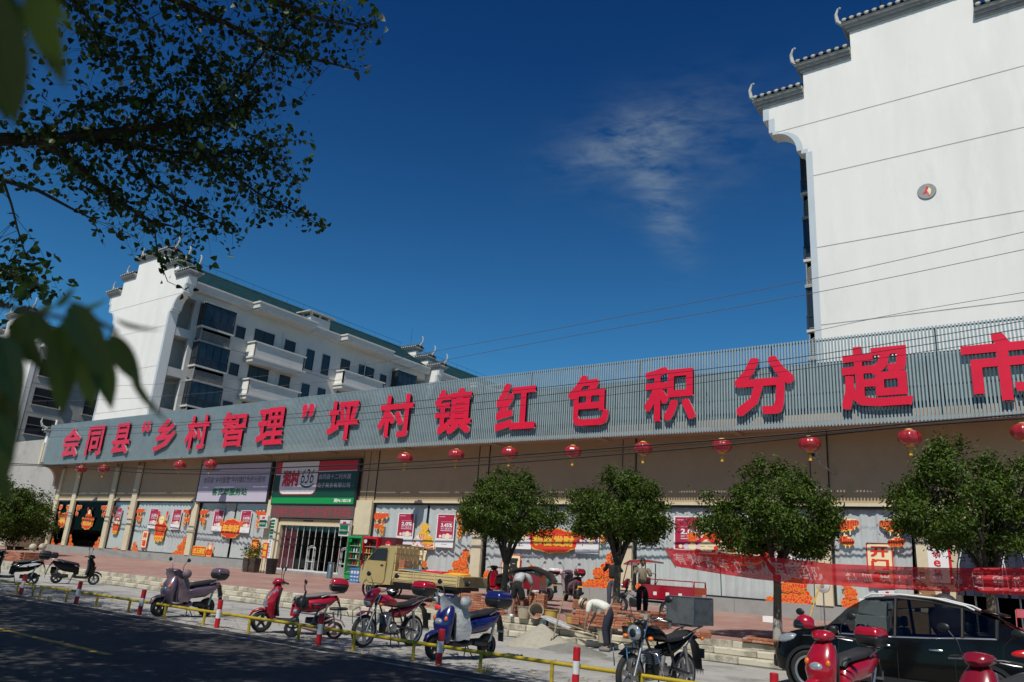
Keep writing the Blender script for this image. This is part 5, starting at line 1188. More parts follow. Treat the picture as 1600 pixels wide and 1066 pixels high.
def motorcycle(name, label, loc, rz, paint, box=None, fairing=True, boxk=None, bars=True, headk='headlight', steer=0, spokes=6, group=None):
    t = thing(name, label, 'motorcycle', loc, rz, group); wr = .30; t.scale = (1.03,)*3
    wheel(t, .66, wr, wr, .085, spokes=spokes, rimk='steel', rr=.76); wheel(t, -.62, wr, wr, .10, spokes=spokes, rimk='steel', rr=.74)
    m = MB()
    for s in (-1, 1):
        m.tube([(.66, s*.075, wr), (.52, s*.075, .66)], .024, 'steel', 8); m.tube([(.52, s*.075, .66), (.40, s*.075, .98)], .018, 'chrome', 8)
    m.build('fork', t, smooth=60)
    m = MB(); m.loft([(.44, .60, .012, .06), (.58, .655, .014, .068), (.72, .655, .014, .068), (.86, .58, .012, .06)], paint, e=4); m.build('front_fender', t, smooth=60)
    for s in (-1, 1): m = MB(); m.tube([(.36, s*.22, 1.08), (.50, s*.16, 1.06), (.54, s*.06, .90), (.46, s*.05, .66)], .006, 'cable', 4); m.build('brake_cable', t)
    m = MB(); m.box(-1.035, -1.025, -.11, .11, .50, .64, 'steel'); m.build('number_plate', t)
    m = MB()
    if fairing:
        m.loft([(.60, .74, .05, .06), (.62, .84, .09, .12), (.56, .95, .10, .13), (.46, 1.04, .05, .11), (.40, 1.08, .02, .07)], paint, n=16, e=2.2); m.build('headlight_fairing', t, smooth=60); m = MB(); m.ball((.655, 0, .82), (.05, .10, .075), 'headlight', 14, 8, rot=(0, .3, 0)); m.build('headlight', t, smooth=60)
    else:
        m.ball((.53, 0, .86), (.11, .115, .115), 'black_plastic', 16, 10); m.build('headlight_shell', t, smooth=60)
        m = MB(); m.lathe([(.108, .57), (.112, .60), (.10, .612), (.0, .635)], 'headlight', (0, 0, .86), 20, 'x'); m.build('headlight', t, smooth=60)
        for s in (-1, 1): m = MB(); m.lathe([(.0, .50), (.05, .47), (.05, .43), (0, .41)], 'black_plastic', (-.0, s*.06, 1.0), 12, 'x'); m.build('gauge', t, smooth=60)
    for s in (-1, 1):
        m = MB(); m.tube([(.50, s*.09, .80), (.50, s*.19, .80)], .010, 'dark_steel', 5); m.ball((.50, s*.225, .80), (.035, .045, .035), 'amber', 10, 7); m.build('indicator', t, smooth=60)
    m = MB()
    for s in (-1, 1): m.tube([(.40, 0, 1.02), (.40, s*.12, 1.03), (.34, s*.24, 1.08), (.24, s*.36, 1.06)], .012, 'chrome', 7); m.tube([(.30, s*.29, 1.075), (.22, s*.39, 1.055)], .018, 'rubber', 8); m.tube([(.38, s*.20, 1.06), (.38, s*.32, 1.06), (.32, s*.38, 1.05)], .006, 'steel', 5)
    m.build('handlebar', t, smooth=60); mirror(t, .33, .24, 1.08, 1); mirror(t, .33, -.24, 1.08, -1)
    m = MB(); m.loft([(.42, .84, .04, .06), (.32, .86, .09, .12), (.15, .86, .11, .14), (-.02, .81, .08, .12), (-.10, .77, .03, .08)], paint, n=18, e=2.2); m.build('fuel_tank', t, smooth=60)
    m = MB(); m.loft([(-.02, .77, .03, .09), (-.14, .78, .05, .115), (-.38, .80, .05, .125), (-.60, .85, .05, .12), (-.74, .88, .03, .09)], 'seat_vinyl', n=16, e=2.8); m.build('seat', t, smooth=60)
    m = MB(); m.loft([(.0, .62, .08, .09), (-.2, .63, .10, .10), (-.45, .70, .07, .09), (-.72, .82, .04, .06), (-.86, .86, .02, .04)], paint, n=14); m.build('side_panel', t, smooth=60)
    m = MB()
    for s in (-1, 1): m.tube([(.42, s*.02, .92), (.30, s*.12, .55), (.22, s*.13, .26), (-.10, s*.13, .24), (-.22, s*.12, .45), (-.10, s*.10, .72)], .018, 'dark_steel', 7); m.tube([(-.10, s*.11, .40), (-.62, s*.10, wr)], .022, 'dark_steel', 6); m.tube([(-.58, s*.12, wr+.03), (-.48, s*.13, .68)], [.03, .03], 'steel', 8)
    m.build('frame', t, smooth=60)
    m = MB(); m.rbox((.05, 0, .36), (.34, .20, .22), 'dark_steel', .05); m.rbox((.14, 0, .54), (.16, .17, .20), 'steel', .02, rot=(0, .25, 0))
    for i in range(6): m.rbox((.14+.006*i, 0, .47+i*.03), (.20, .22, .010), 'steel', .003, rot=(0, .25, 0))
    for s in (-1, 1): m.lathe([(.0, s*.135), (.085, s*.125), (.095, s*.10)], 'steel', (.0, 0, .35), 14, 'y')
    m.build('engine', t, smooth=40)
    m = MB(); m.tube([(.24, -.06, .52), (.30, -.10, .34), (.18, -.13, .20), (-.2, -.15, .22), (-.34, -.16, .25), (-.90, -.19, .34)], [.02, .02, .02, .022, .045, .05], 'chrome', 9); m.build('exhaust', t, smooth=60)
    if bars:
        for s in (-1, 1): m = MB(); m.tube([(.36, s*.10, .62), (.38, s*.26, .60), (.36, s*.30, .46), (.26, s*.28, .30), (.16, s*.14, .27)], .014, 'chrome', 6); m.build('crash_bar', t, smooth=60)
        m = MB(); m.tube([(.86, -.12, .42), (.90, -.12, .66), (.84, 0, .74), (.90, .12, .66), (.86, .12, .42)], .009, 'chrome', 5); m.build('fender_bar', t, smooth=60)
        for s in (-1, 1): m = MB(); m.rbox((.28, s*.27, .44), (.06, .05, .30), 'seat_grey', .02, rot=(0, -.25, 0)); m.build('leg_guard', t, smooth=50)
    m = MB()
    for s in (-1, 1): m.tube([(-.42, s*.13, .80), (-.66, s*.14, .90), (-.92, s*.12, .96)], .012, 'chrome', 6); m.tube([(-.35, s*.13, .55), (-.80, s*.12, .93)], .010, 'chrome', 6)
    m.rbox((-.84, 0, .965), (.30, .24, .02), 'steel', .008); m.build('rack', t, smooth=60)
    m = MB(); m.loft([(-.78, .80, .02, .07), (-.92, .70, .012, .075), (-.99, .52, .008, .08), (-1.02, .34, .005, .08)], 'black_plastic', e=5)
    for i in range(8): m.prism([(-.09+i*.024, .35), (-.07+i*.024, .35), (-.08+i*.024, .28-.02*(i % 2))], -1.025, -1.02, 'black_plastic', axis='x')
    m.build('mud_guard', t, smooth=40)
    m = MB(); m.ball((-.90, 0, .80), (.04, .07, .035), 'tail_red', 10, 6); m.build('tail_light', t, smooth=60)
    for s in (-1, 1): m = MB(); m.tube([(-.84, 0, .80), (-.86, s*.16, .80)], .008, 'dark_steel', 4); m.ball((-.86, s*.18, .80), .03, 'amber', 8, 6); m.build('indicator', t, smooth=60)
    m = MB(); m.tube([(-.02, .12, .24), (-.08, .30, .01)], .012, 'dark_steel', 5)
    for s in (-1, 1): m.tube([(-.14, s*.1, .26), (-.20, s*.13, .01)], .012, 'dark_steel', 5); m.tube([(-.02, s*.1, .28), (-.0, s*.26, .27)], .014, 'rubber', 6)
    m.build('stand', t, smooth=60)
    if box == 'top': topbox(t, -.86, .985, boxk, 1.05)
    if box == 'case':
        m = MB(); m.rbox((-.80, 0, 1.185), (.52, .48, .40), 'metal_grey_box', .012, seg=1); o = m.build('delivery_case', t)
        m = MB(); m.box(-1.065, -.535, -.245, .245, 1.385, 1.395, 'steel'); 
        for sx, sy in ((-1, -1), (1, -1), (1, 1), (-1, 1)): m.box(-.80+sx*.26-.01, -.80+sx*.26+.01, sy*.24-.01, sy*.24+.01, .985, 1.384, 'steel')
        m.build('edge_strip', o)
    return t
PI2 = math.pi/2
# helper: loc and heading from the two wheel contacts (front, rear) on the ground
def heading(f, xr, L):
    best = None
    for i in range(-70, 71):
        b_ = math.radians(90+i); q = f+Vector((math.cos(b_), math.sin(b_), 0))*L; e = abs(project(q)[0]-xr)+abs(i)*.08
        if best is None or e < best[0]: best = (e, b_)
    a = best[1]+math.pi; return a, Vector((math.cos(a), math.sin(a), 0))
def place_flat(fp, rp, wb=(.64, -.62)):
    f = on_z(*fp, 0); r_ = on_z(*rp, 0); d = f-r_; a = math.atan2(d.y, d.x); u_ = Vector((math.cos(a), math.sin(a), 0)); return (f.x-u_.x*wb[0], f.y-u_.y*wb[0], 0), a
def place2(fp, rp, z=0.0, wb=(.64, -.62)):
    f = on_z(*fp, z); a, u_ = heading(f, rp[0], wb[0]-wb[1]); return (f.x-u_.x*wb[0], f.y-u_.y*wb[0], z), a
l, a = place2((248, 963.6), (318, 962)); s_ = scooter('parked_scooter', 'mauve scooter under a quilted mauve leg cover with rear top box, second bollard from the left behind it', l, a, 'purple_paint', 'purple_paint', box='purple_paint', cloth='purple_cloth', boxs=.92)
s_['label'] = 'mauve scooter wrapped in a quilted mauve leg cover, with a mauve top box'
l, a = place2((408, 988), (500, 984)); scooter('parked_scooter', 'bright red scooter with silver striped nose panels and a red top box', l, a+.05, 'red_paint', box='red_paint', seat='seat_grey', silver=True)
h = thing('helmet', 'black ribbed helmet hanging in front of the red and silver scooter seat', 'helmet', (l[0]+.34, l[1]-.10, .66)); m = MB(); m.ball((0, 0, 0), (.15, .14, .15), 'black_plastic', 16, 10, v1=.72); m.ball((0, 0, -.02), (.12, .11, .10), 'seat_vinyl', 12, 8)
for i in range(5): m.tube([(-.12+.06*i*.9, -.12, -.02), (-.1+.05*i, -.10, .08), (-.06+.03*i, 0, .145)], .008, 'dark_steel', 5)
m.build('shell', h, smooth=60)
def small_ebike(label, loc, rz):
    t = thing('small_ebike', label, 'electric bike', loc, rz); wheel(t, .45, .175, .175, .07, rimk='dark_steel'); wheel(t, -.42, .175, .175, .085, rimk='pink_plastic')
    m = MB(); m.loft([(.30, .22, .03, .05), (.0, .17, .05, .11), (-.30, .20, .06, .10), (-.40, .30, .04, .07)], 'pink_plastic'); m.build('battery_deck', t, smooth=60)
    m = MB(); m.loft([(-.20, .35, .015, .06), (-.35, .42, .018, .065), (-.55, .37, .015, .06), (-.63, .25, .01, .05)], 'pink_plastic', e=4); m.build('rear_fender', t, smooth=60)
    m = MB(); m.tube([(.45, 0, .175), (.34, 0, .55), (.28, 0, .92)], .022, 'dark_steel', 8); m.tube([(.30, -.26, .95), (.27, 0, .92), (.30, .26, .95)], .014, 'dark_steel', 7); m.tube([(.1, 0, .2), (-.05, 0, .62)], .022, 'dark_steel', 7); m.tube([(.32, 0, .5), (-.3, 0, .45)], .02, 'steel', 7); m.tube([(-.42, .06, .2), (-.34, .06, .55)], .02, 'steel', 7); m.build('frame', t, smooth=60)
    m = MB(); m.loft([(.12, .66, .015, .05), (.02, .675, .03, .09), (-.12, .68, .03, .10), (-.18, .69, .015, .06)], 'seat_vinyl'); m.build('seat', t, smooth=60)
    m = MB(); m.loft([(-.26, .60, .02, .07), (-.34, .61, .035, .10), (-.58, .62, .035, .10), (-.64, .62, .02, .07)], 'seat_vinyl'); m.tube([(-.45, 0, .45), (-.45, 0, .60)], .02, 'steel', 6); m.build('pillion_seat', t, smooth=60)
    m = MB(); m.ball((.44, 0, .52), (.05, .05, .05), 'headlight', 10, 7); m.build('headlight', t, smooth=60); mirror(t, .30, .22, .95, 1, .14, .1); mirror(t, .30, -.22, .95, -1, .14, .1)
    m = MB(); m.rbox((-.66, 0, .52), (.015, .10, .13), 'steel', .005, rot=(0, .5, 0)); m.build('number_plate', t); return t
l, a = place2((455, 996), (521, 996), wb=(.45, -.42)); small_ebike('small pink electric bike with black saddle, low in front of the red and silver scooter', l, a)
l, a = place2((566.6, 1012), (640, 1002), wb=(.66, -.62)); motorcycle('parked_motorcycle', 'red motorcycle with small fairing, spoked wheels and a red top box', l, a, 'red_paint', box='top', boxk='red_paint')
l, a = place2((680, 1031), (757, 1022)); scooter('parked_scooter', 'dark blue scooter with grey cloth leg cover and a dark blue top box', l, a, 'blue_paint', box='blue_paint', cloth='grey_cloth', boxs=1.08)
l, a = place2((985, 1092), (1066, 1068), wb=(.66, -.62)); motorcycle('parked_motorcycle', 'black motorcycle with round headlight carrying a big square grey metal case', l, a, 'black_paint', box='case', fairing=False)
l, a = place_flat((143, 914), (95, 912)); scooter('parked_scooter', 'slim black scooter with green number plate, side-on at the foot of the steps, left', l, a, 'black_paint', box='black_plastic', slim=True, boxs=.75, plate='teal_paint', wr=.2)
l, a = place_flat((-20, 912), (47.5, 915)); scooter('parked_scooter', 'black and white scooter cut off by the left edge of the picture', l, a, 'black_paint', box='black_plastic', rack=True); m = MB()
sc = [o for o in bpy.data.objects if o.get('label', '').startswith('black and white scooter')][0]
for s in (-1, 1): m.prism([(-.15, .58), (-.45, .60), (-.8, .72), (-.6, .74), (-.3, .66)], s*.16, s*.185, 'white_paint')
m.build('white_trim', sc)
c = on_y(1290, 1055, 11.9); scooter('parked_scooter', 'bright red scooter with red top box in front of the black car', (c.x+.1, 12.35, 0), -PI2-.28, 'red_paint', box='red_paint', boxs=.95)
h = thing('helmet', 'red and white open face helmet hung on the handlebar before the black car', 'helmet', tuple(on_y(1258, 975, 11.95))); m = MB(); m.ball((0, 0, 0), (.14, .12, .13), 'red_paint', 18, 10, v1=.62); m.ball((0, 0, -.01), (.145, .05, .135), 'white_paint', 16, 10, v1=.5); m.build('shell', h, smooth=60); m = MB(); m.ball((-.03, -.01, -.02), (.135, .115, .12), 'glass_dark', 14, 8, v0=.3, v1=.62); m.build('visor', h, smooth=60)
c = on_y(1530, 1030, 10.2); scooter('parked_scooter', 'dark red scooter at the lower right corner, only handlebars and nose showing', (c.x+.15, 10.55, 0), -PI2-.35, 'dark_red_paint', slim=False)
# on the plaza
def pl(px_, py_):
    d = ray(px_, py_); t_ = (.45-17.9*.033-CAM_H)/(d.z-.033*d.y); return CAM+d*t_
def place3(fp, rp, wb=(.64, -.62)):
    f = pl(*fp); r_ = pl(*rp); d = f-r_; a = math.atan2(d.y, d.x); u_ = Vector((math.cos(a), math.sin(a), 0)); return (f.x-u_.x*wb[0], f.y-u_.y*wb[0], f.z), a
l, a = place3((829, 935), (856, 939)); scooter('parked_scooter', 'teal and white scooter with a white topped box, the middle one on the plaza', l, a, 'teal_paint', 'white_paint', box='white_paint', cloth='pink_cloth', plate='yellow_plastic', boxs=.85)
l, a = place3((884, 939), (906, 944.5)); scooter('parked_scooter', 'pink draped scooter with a yellow number plate, rightmost of the plaza scooters', l, a, 'purple_paint', box='dark_red_paint', cloth='pink_cloth', plate='sticker_yellow', boxs=.9)
l, a = place3((765, 930), (797, 935)); scooter('parked_scooter', 'black scooter with red trim directly behind the first planter tree', l, a, 'black_paint', 'red_paint', box=None)
t = thing('upturned_barrow', 'black curved sheet metal barrow tray upturned behind the stooping man', 'barrow', (-15.4, 22.6, plaza_z(22.6)), .2); m = MB(); m.loft([(-.75, .95, .06, .4), (-.3, 1.12, .08, .42), (.2, 1.18, .08, .42), (.7, 1.02, .07, .4), (.9, .80, .04, .35)], 'black_plastic'); m.build('tray', t, smooth=60)
m = MB(); m.box(-.5, .5, -.3, .3, .5, 1.05, 'dark_red_paint')
for sx in (-.4, .4): m.tube([(sx, 0, 0), (sx, 0, .6)], .04, 'dark_steel', 6)
m.build('frame', t)

# ------------------------------------------------------------------ gold three wheeled truck
ga = on_y(745, 925, 20.2); gbv = on_y(588, 920, 20.2)
tr = thing('gold_truck', 'gold single cab light truck with dropside bed, parked on the plaza facing left', 'truck', (gbv.x, 20.0, plaza_z(20.2)), 0); Lt = ga.x-gbv.x
def gt(mb, name, **k): return mb.build(name, tr, **k)
gs = Lt/3.45
HW = .68
def side(pts, y0, y1, k, mb): mb.prism([(x*gs, z) for x, z in pts], y0, y1, k)
cab = [(0.02, .42), (0, .62), (.02, .95), (.12, 1.10), (.50, 1.62), (.60, 1.67), (1.10, 1.68), (1.16, 1.62), (1.16, .42), (.72, .40), (.62, .36), (.2, .36)]
m = MB(); bmn = bmesh.new(); vs = []
for y, sc_ in ((-HW, .93), (-HW+.06, 1.0), (HW-.06, 1.0), (HW, .93)):
    for x, z in cab: vs.append((x*gs, y*(1 if z < 1.15 else 1-.12*(z-1.15)/.5), z if sc_ == 1 else .36+(z-.36)*.985))
n = len(cab); m.add(vs, [(j*n+i, j*n+(i+1) % n, (j+1)*n+(i+1) % n, (j+1)*n+i) for j in range(3) for i in range(n)], 'gold_paint'); m.add(vs[:n], [tuple(range(n))], 'gold_paint'); m.add(vs[3*n:], [tuple(range(n))[::-1]], 'gold_paint'); gt(m, 'cab_body', smooth=30)
for s in (-1, 1):
    y = s*HW; dr = MB(); dr.prism([(x*gs, z) for x, z in ((.26, 1.16), (.30, .50), (.40, .44), (.88, .44), (.93, .55), (.93, 1.16))], y-.012 if s < 0 else y-.004, y+.004 if s < 0 else y+.012, 'gold_paint'); d_ = gt(dr, 'door')
    m = MB()
    for p, q in (((.26, 1.16), (.30, .50)), ((.30, .50), (.40, .44)), ((.40, .44), (.88, .44)), ((.88, .44), (.93, .55)), ((.93, .55), (.93, 1.58)), ((.93, 1.58), (.55, 1.58))): m.tube([(p[0]*gs, y+s*.006, p[1]), (q[0]*gs, y+s*.006, q[1])], .008, 'dark_steel', 4)
    m.build('door_gap', d_)
    m = MB(); m.rbox((.80*gs, y+s*.022, 1.02), (.13, .02, .05), 'black_plastic', .01); m.build('handle', d_)
    m = MB(); m.prism([(x*gs, z) for x, z in ((.27, 1.17), (.53, 1.56), (.88, 1.56), (.88, 1.17))], s*(HW*.955), s*(HW*.955+.016) if 1 else 0, 'glass_blue'); w_ = m.build('side_window', tr)
    m = MB(); 
    for p, q in (((.25, 1.16), (.52, 1.58)), ((.52, 1.58), (.90, 1.58)), ((.90, 1.58), (.90, 1.15)), ((.25, 1.16), (.90, 1.15)), ((.42, 1.17), (.44, 1.42))): m.tube([(p[0]*gs, s*(HW*.955+.02), p[1]), (q[0]*gs, s*(HW*.955+.02), q[1])], .014, 'black_plastic', 5)
    m.build('window_seal', w_)
    m = MB(); m.tube([(.20*gs, s*HW, 1.15), (.14*gs, s*(HW+.14), 1.2)], .012, 'black_plastic', 5); m.rbox((.13*gs, s*(HW+.18), 1.25), (.05, .12, .24), 'black_plastic', .02); m.build('mirror', tr, smooth=50)
    m = MB(); m.ball((.03*gs, s*.5, .78), (.03, .11, .09), 'headlight', 12, 8); m.build('headlight', tr, smooth=60)
m = MB(); m.add([(.10*gs-.012, -.55, 1.14), (.10*gs-.012, .55, 1.14), (.49*gs-.012, .5, 1.60), (.49*gs-.012, -.5, 1.60)], [(0, 1, 2, 3)], 'glass_dark'); gt(m, 'windscreen')
m = MB(); m.rbox((-.01, 0, .50), (.08, 1.3, .16), 'gold_board', .03); gt(m, 'bumper')
m = MB(); m.box(0.75*gs, 3.3*gs, -.55, .55, .42, .52, 'dark_steel'); m.box(.2, 3.2*gs, -.3, .3, .3, .42, 'dark_steel'); gt(m, 'chassis')
# bed
B0, B1, bz0, bz1 = 1.26*gs, 3.42*gs, .53, .86
m = MB(); m.box(B0, B1, -.72, .72, bz0, bz0+.04, 'gold_board'); gt(m, 'bed_floor')
for s in (-1, 1):
    m = MB(); m.box(B0, B1, s*.72-.02, s*.72+.02, bz0+.04, bz1, 'gold_board'); 
    for z in (bz0+.08, bz0+.18, bz1-.05): m.box(B0, B1, s*.745-.008, s*.745+.008, z, z+.035, 'gold_board')
    for x in np.linspace(B0, B1-.05, 4): m.box(x, x+.05, s*.75-.01, s*.75+.014, bz0, bz1+.01, 'gold_board')
    gt(m, 'drop_side')
m = MB(); m.box(B1, B1+.035, -.72, .72, bz0, bz1-.02, 'gold_board'); gt(m, 'tailgate'); m = MB(); m.box(B0-.04, B0, -.72, .72, bz0, bz1, 'gold_board')
for y in np.linspace(-.68, .64, 7): m.box(B0-.05, B0-.01, y, y+.04, bz1, 1.72, 'gold_board' if abs(y) > .6 else 'wood')
for z in (1.1, 1.4, 1.68): m.box(B0-.045, B0-.015, -.68, .68, z, z+.04, 'wood')
gt(m, 'headboard')
for x in (2.72*gs, ):
    for s in (-1, 1): wheel(tr, x, .27, .27, .16, y=s*.56, spokes=5, rimk='steel')
for s in (-1, 1): wheel(tr, .38*gs, .26, .26, .15, y=s*.50, spokes=5, rimk='steel')
m = MB(); 
for i in range(7): m.add([(x*gs, -.69 if 0 else -HW-.001, z) for x, z in ()], [], 'gold_paint')
for s in (-1, 1): m.lathe([(.30, s*(HW-.10)), (.30, s*(HW+.005)), (.275, s*(HW+.005))], 'black_plastic', (.38*gs, 0, .27), 16, 'y')
gt(m, 'wheel_arch')
# load
ld = thing('board_stack', 'red and yellow edged boards with a folded banner lying on the gold truck bed', 'boards', (tr.location.x, tr.location.y, tr.location.z))
m = MB(); m.box(B0+.05, B1+.02, -.6, .5, .80, .86, 'red_print', rot=(0, .02, 0)); m.box(B0+.1, B1+.1, -.62, .4, .865, .90, 'gold_board', rot=(0, .03, .02)); m.build('board', ld)
m = MB(); m.box(B0+.3, B0+1.1, -.5, .2, .93, .97, 'blue_plastic', rot=(0, -.02, .05)); m.build('blue_board', ld); m = MB(); m.box(B1-.75, B1-.02, -.6, -.1, .74, .92, 'sticker_yellow', rot=(.1, .02, 0)); m.build('yellow_sheet', ld)
m = MB(); m.rbox((B0+1.5, -.35, .92), (.9, .4, .09), 'red_print', .04); m.rbox((B0+1.4, -.42, .95), (.35, .2, .07), 'pink_cloth', .03); m.build('folded_banner', ld, smooth=50)
bs = thing('brick_stack', 'bricks stacked behind the cab on the gold truck bed', 'bricks', (tr.location.x+B0+.12, tr.location.y-.45, tr.location.z+.57))
for k in range(12): brick(bs, 0.0, 0, .028+.056*k, 0); brick(bs, .0, .13, .028+.056*k, 0)
# ------------------------------------------------------------------ red motor tricycle
c = pl(1044, 969); tk = thing('cargo_tricycle', 'dark red motor tricycle with roofed driver seat and railed cargo box', 'tricycle', (c.x-.85, c.y+1.05, c.z), math.radians(184))
# local: +x forward
for s in (-1, 1): wheel(tk, -.55, .27, .27, .12, y=s*.52, spokes=8, rimk='steel', thin=True, rr=.7)
wheel(tk, 1.25, .27, .27, .11, spokes=8, rimk='steel', thin=True, rr=.7)
m = MB(); m.box(-1.35, .30, -.55, .55, .52, .60, 'dark_red_paint'); bx_ = m.build('cargo_floor', tk)
for nm, a in (('side_board', (-1.35, .30, -.57, -.53)), ('side_board', (-1.35, .30, .53, .57)), ('front_board', (.28, .32, -.55, .55)), ('tailboard', (-1.39, -1.35, -.56, .56))):
    m = MB(); m.box(a[0], a[1], a[2], a[3], .56, .95, 'red_paint'); m.box(a[0]-.006, a[1]+.006, a[2]-.006, a[3]+.006, .93, .96, 'red_paint'); 
    if nm == 'side_board':
        for x in (-1.0, -.6, -.2): m.box(x, x+.11, a[2]-.004 , a[3]+.004, .66, .76, 'white_print')
        m.tube([(-1.35, a[2]+.02, .95), (-1.33, a[2]+.02, 1.12), (.2, a[2]+.02, 1.12), (.28, a[2]+.02, .95)], .016, 'red_paint', 6)
    if nm == 'tailboard':
        for y in (-.45, -.28): m.box(a[0]-.006, a[0], y, y+.10, .66, .76, 'white_print')
        m.tube([(-1.37, -.55, .95), (-1.37, -.52, 1.12), (-1.37, .52, 1.12), (-1.37, .55, .95)], .016, 'red_paint', 6)
    m.build(nm, tk)
for s in (-1, 1): m = MB(); m.rbox((-1.40, s*.45, .50), (.04, .16, .08), 'amber', .01); m.build('tail_light', tk)
m = MB(); m.tube([(1.25, 0, .27), (1.0, 0, .85)], .035, 'dark_steel', 8); m.tube([(.92, -.36, 1.02), (1.0, 0, .98), (.92, .36, 1.02)], .015, 'dark_steel', 7); m.tube([(1.0, 0, .7), (.6, 0, .45), (-.6, 0, .45)], .035, 'dark_steel', 7); m.tube([(.9, 0, .5), (.3, 0, .34)], .03, 'dark_steel', 7); m.rbox((.75, 0, .38), (.32, .25, .28), 'dark_steel', .04); m.build('frame', tk, smooth=50)
m = MB(); m.loft([(1.02, .62, .03, .09), (1.22, .61, .03, .1), (1.42, .58, .03, .1), (1.55, .45, .02, .08)], 'dark_red_paint'); m.build('front_fender', tk, smooth=60)
m = MB(); m.loft([(1.1, .80, .08, .12), (1.05, .95, .09, .16), (.98, 1.08, .03, .12)], 'dark_red_paint'); m.ball((1.18, 0, .86), (.05, .10, .08), 'headlight', 10, 7); m.build('nose_panel', tk, smooth=60)
m = MB(); m.rbox((.50, 0, .74), (.42, .40, .10), 'seat_vinyl', .04); m.rbox((.32, 0, 1.0), (.06, .36, .34), 'seat_vinyl', .02); m.build('seat', tk, smooth=50)
m = MB()
for s in (-1, 1): m.tube([(.24, s*.42, .6), (.24, s*.42, 1.60)], .016, 'dark_steel', 6); m.tube([(.72, s*.40, 1.1), (.70, s*.42, 1.60)], .014, 'dark_steel', 6); m.tube([(1.02, s*.38, .9), (.86, s*.40, 1.5), (.76, s*.42, 1.62)], .016, 'red_paint', 6); m.tube([(.26, s*.42, .95), (.22, s*.42, 1.28), (.22, -s*.0, 1.30)], .016, 'red_paint', 6)
m.build('roof_posts', tk, smooth=60)
m = MB(); m.loft([(.98, 1.52, .02, .44), (.75, 1.62, .04, .50), (.30, 1.66, .045, .50), (-.02, 1.64, .03, .48)], 'red_paint', e=6); m.build('roof', tk, smooth=50)
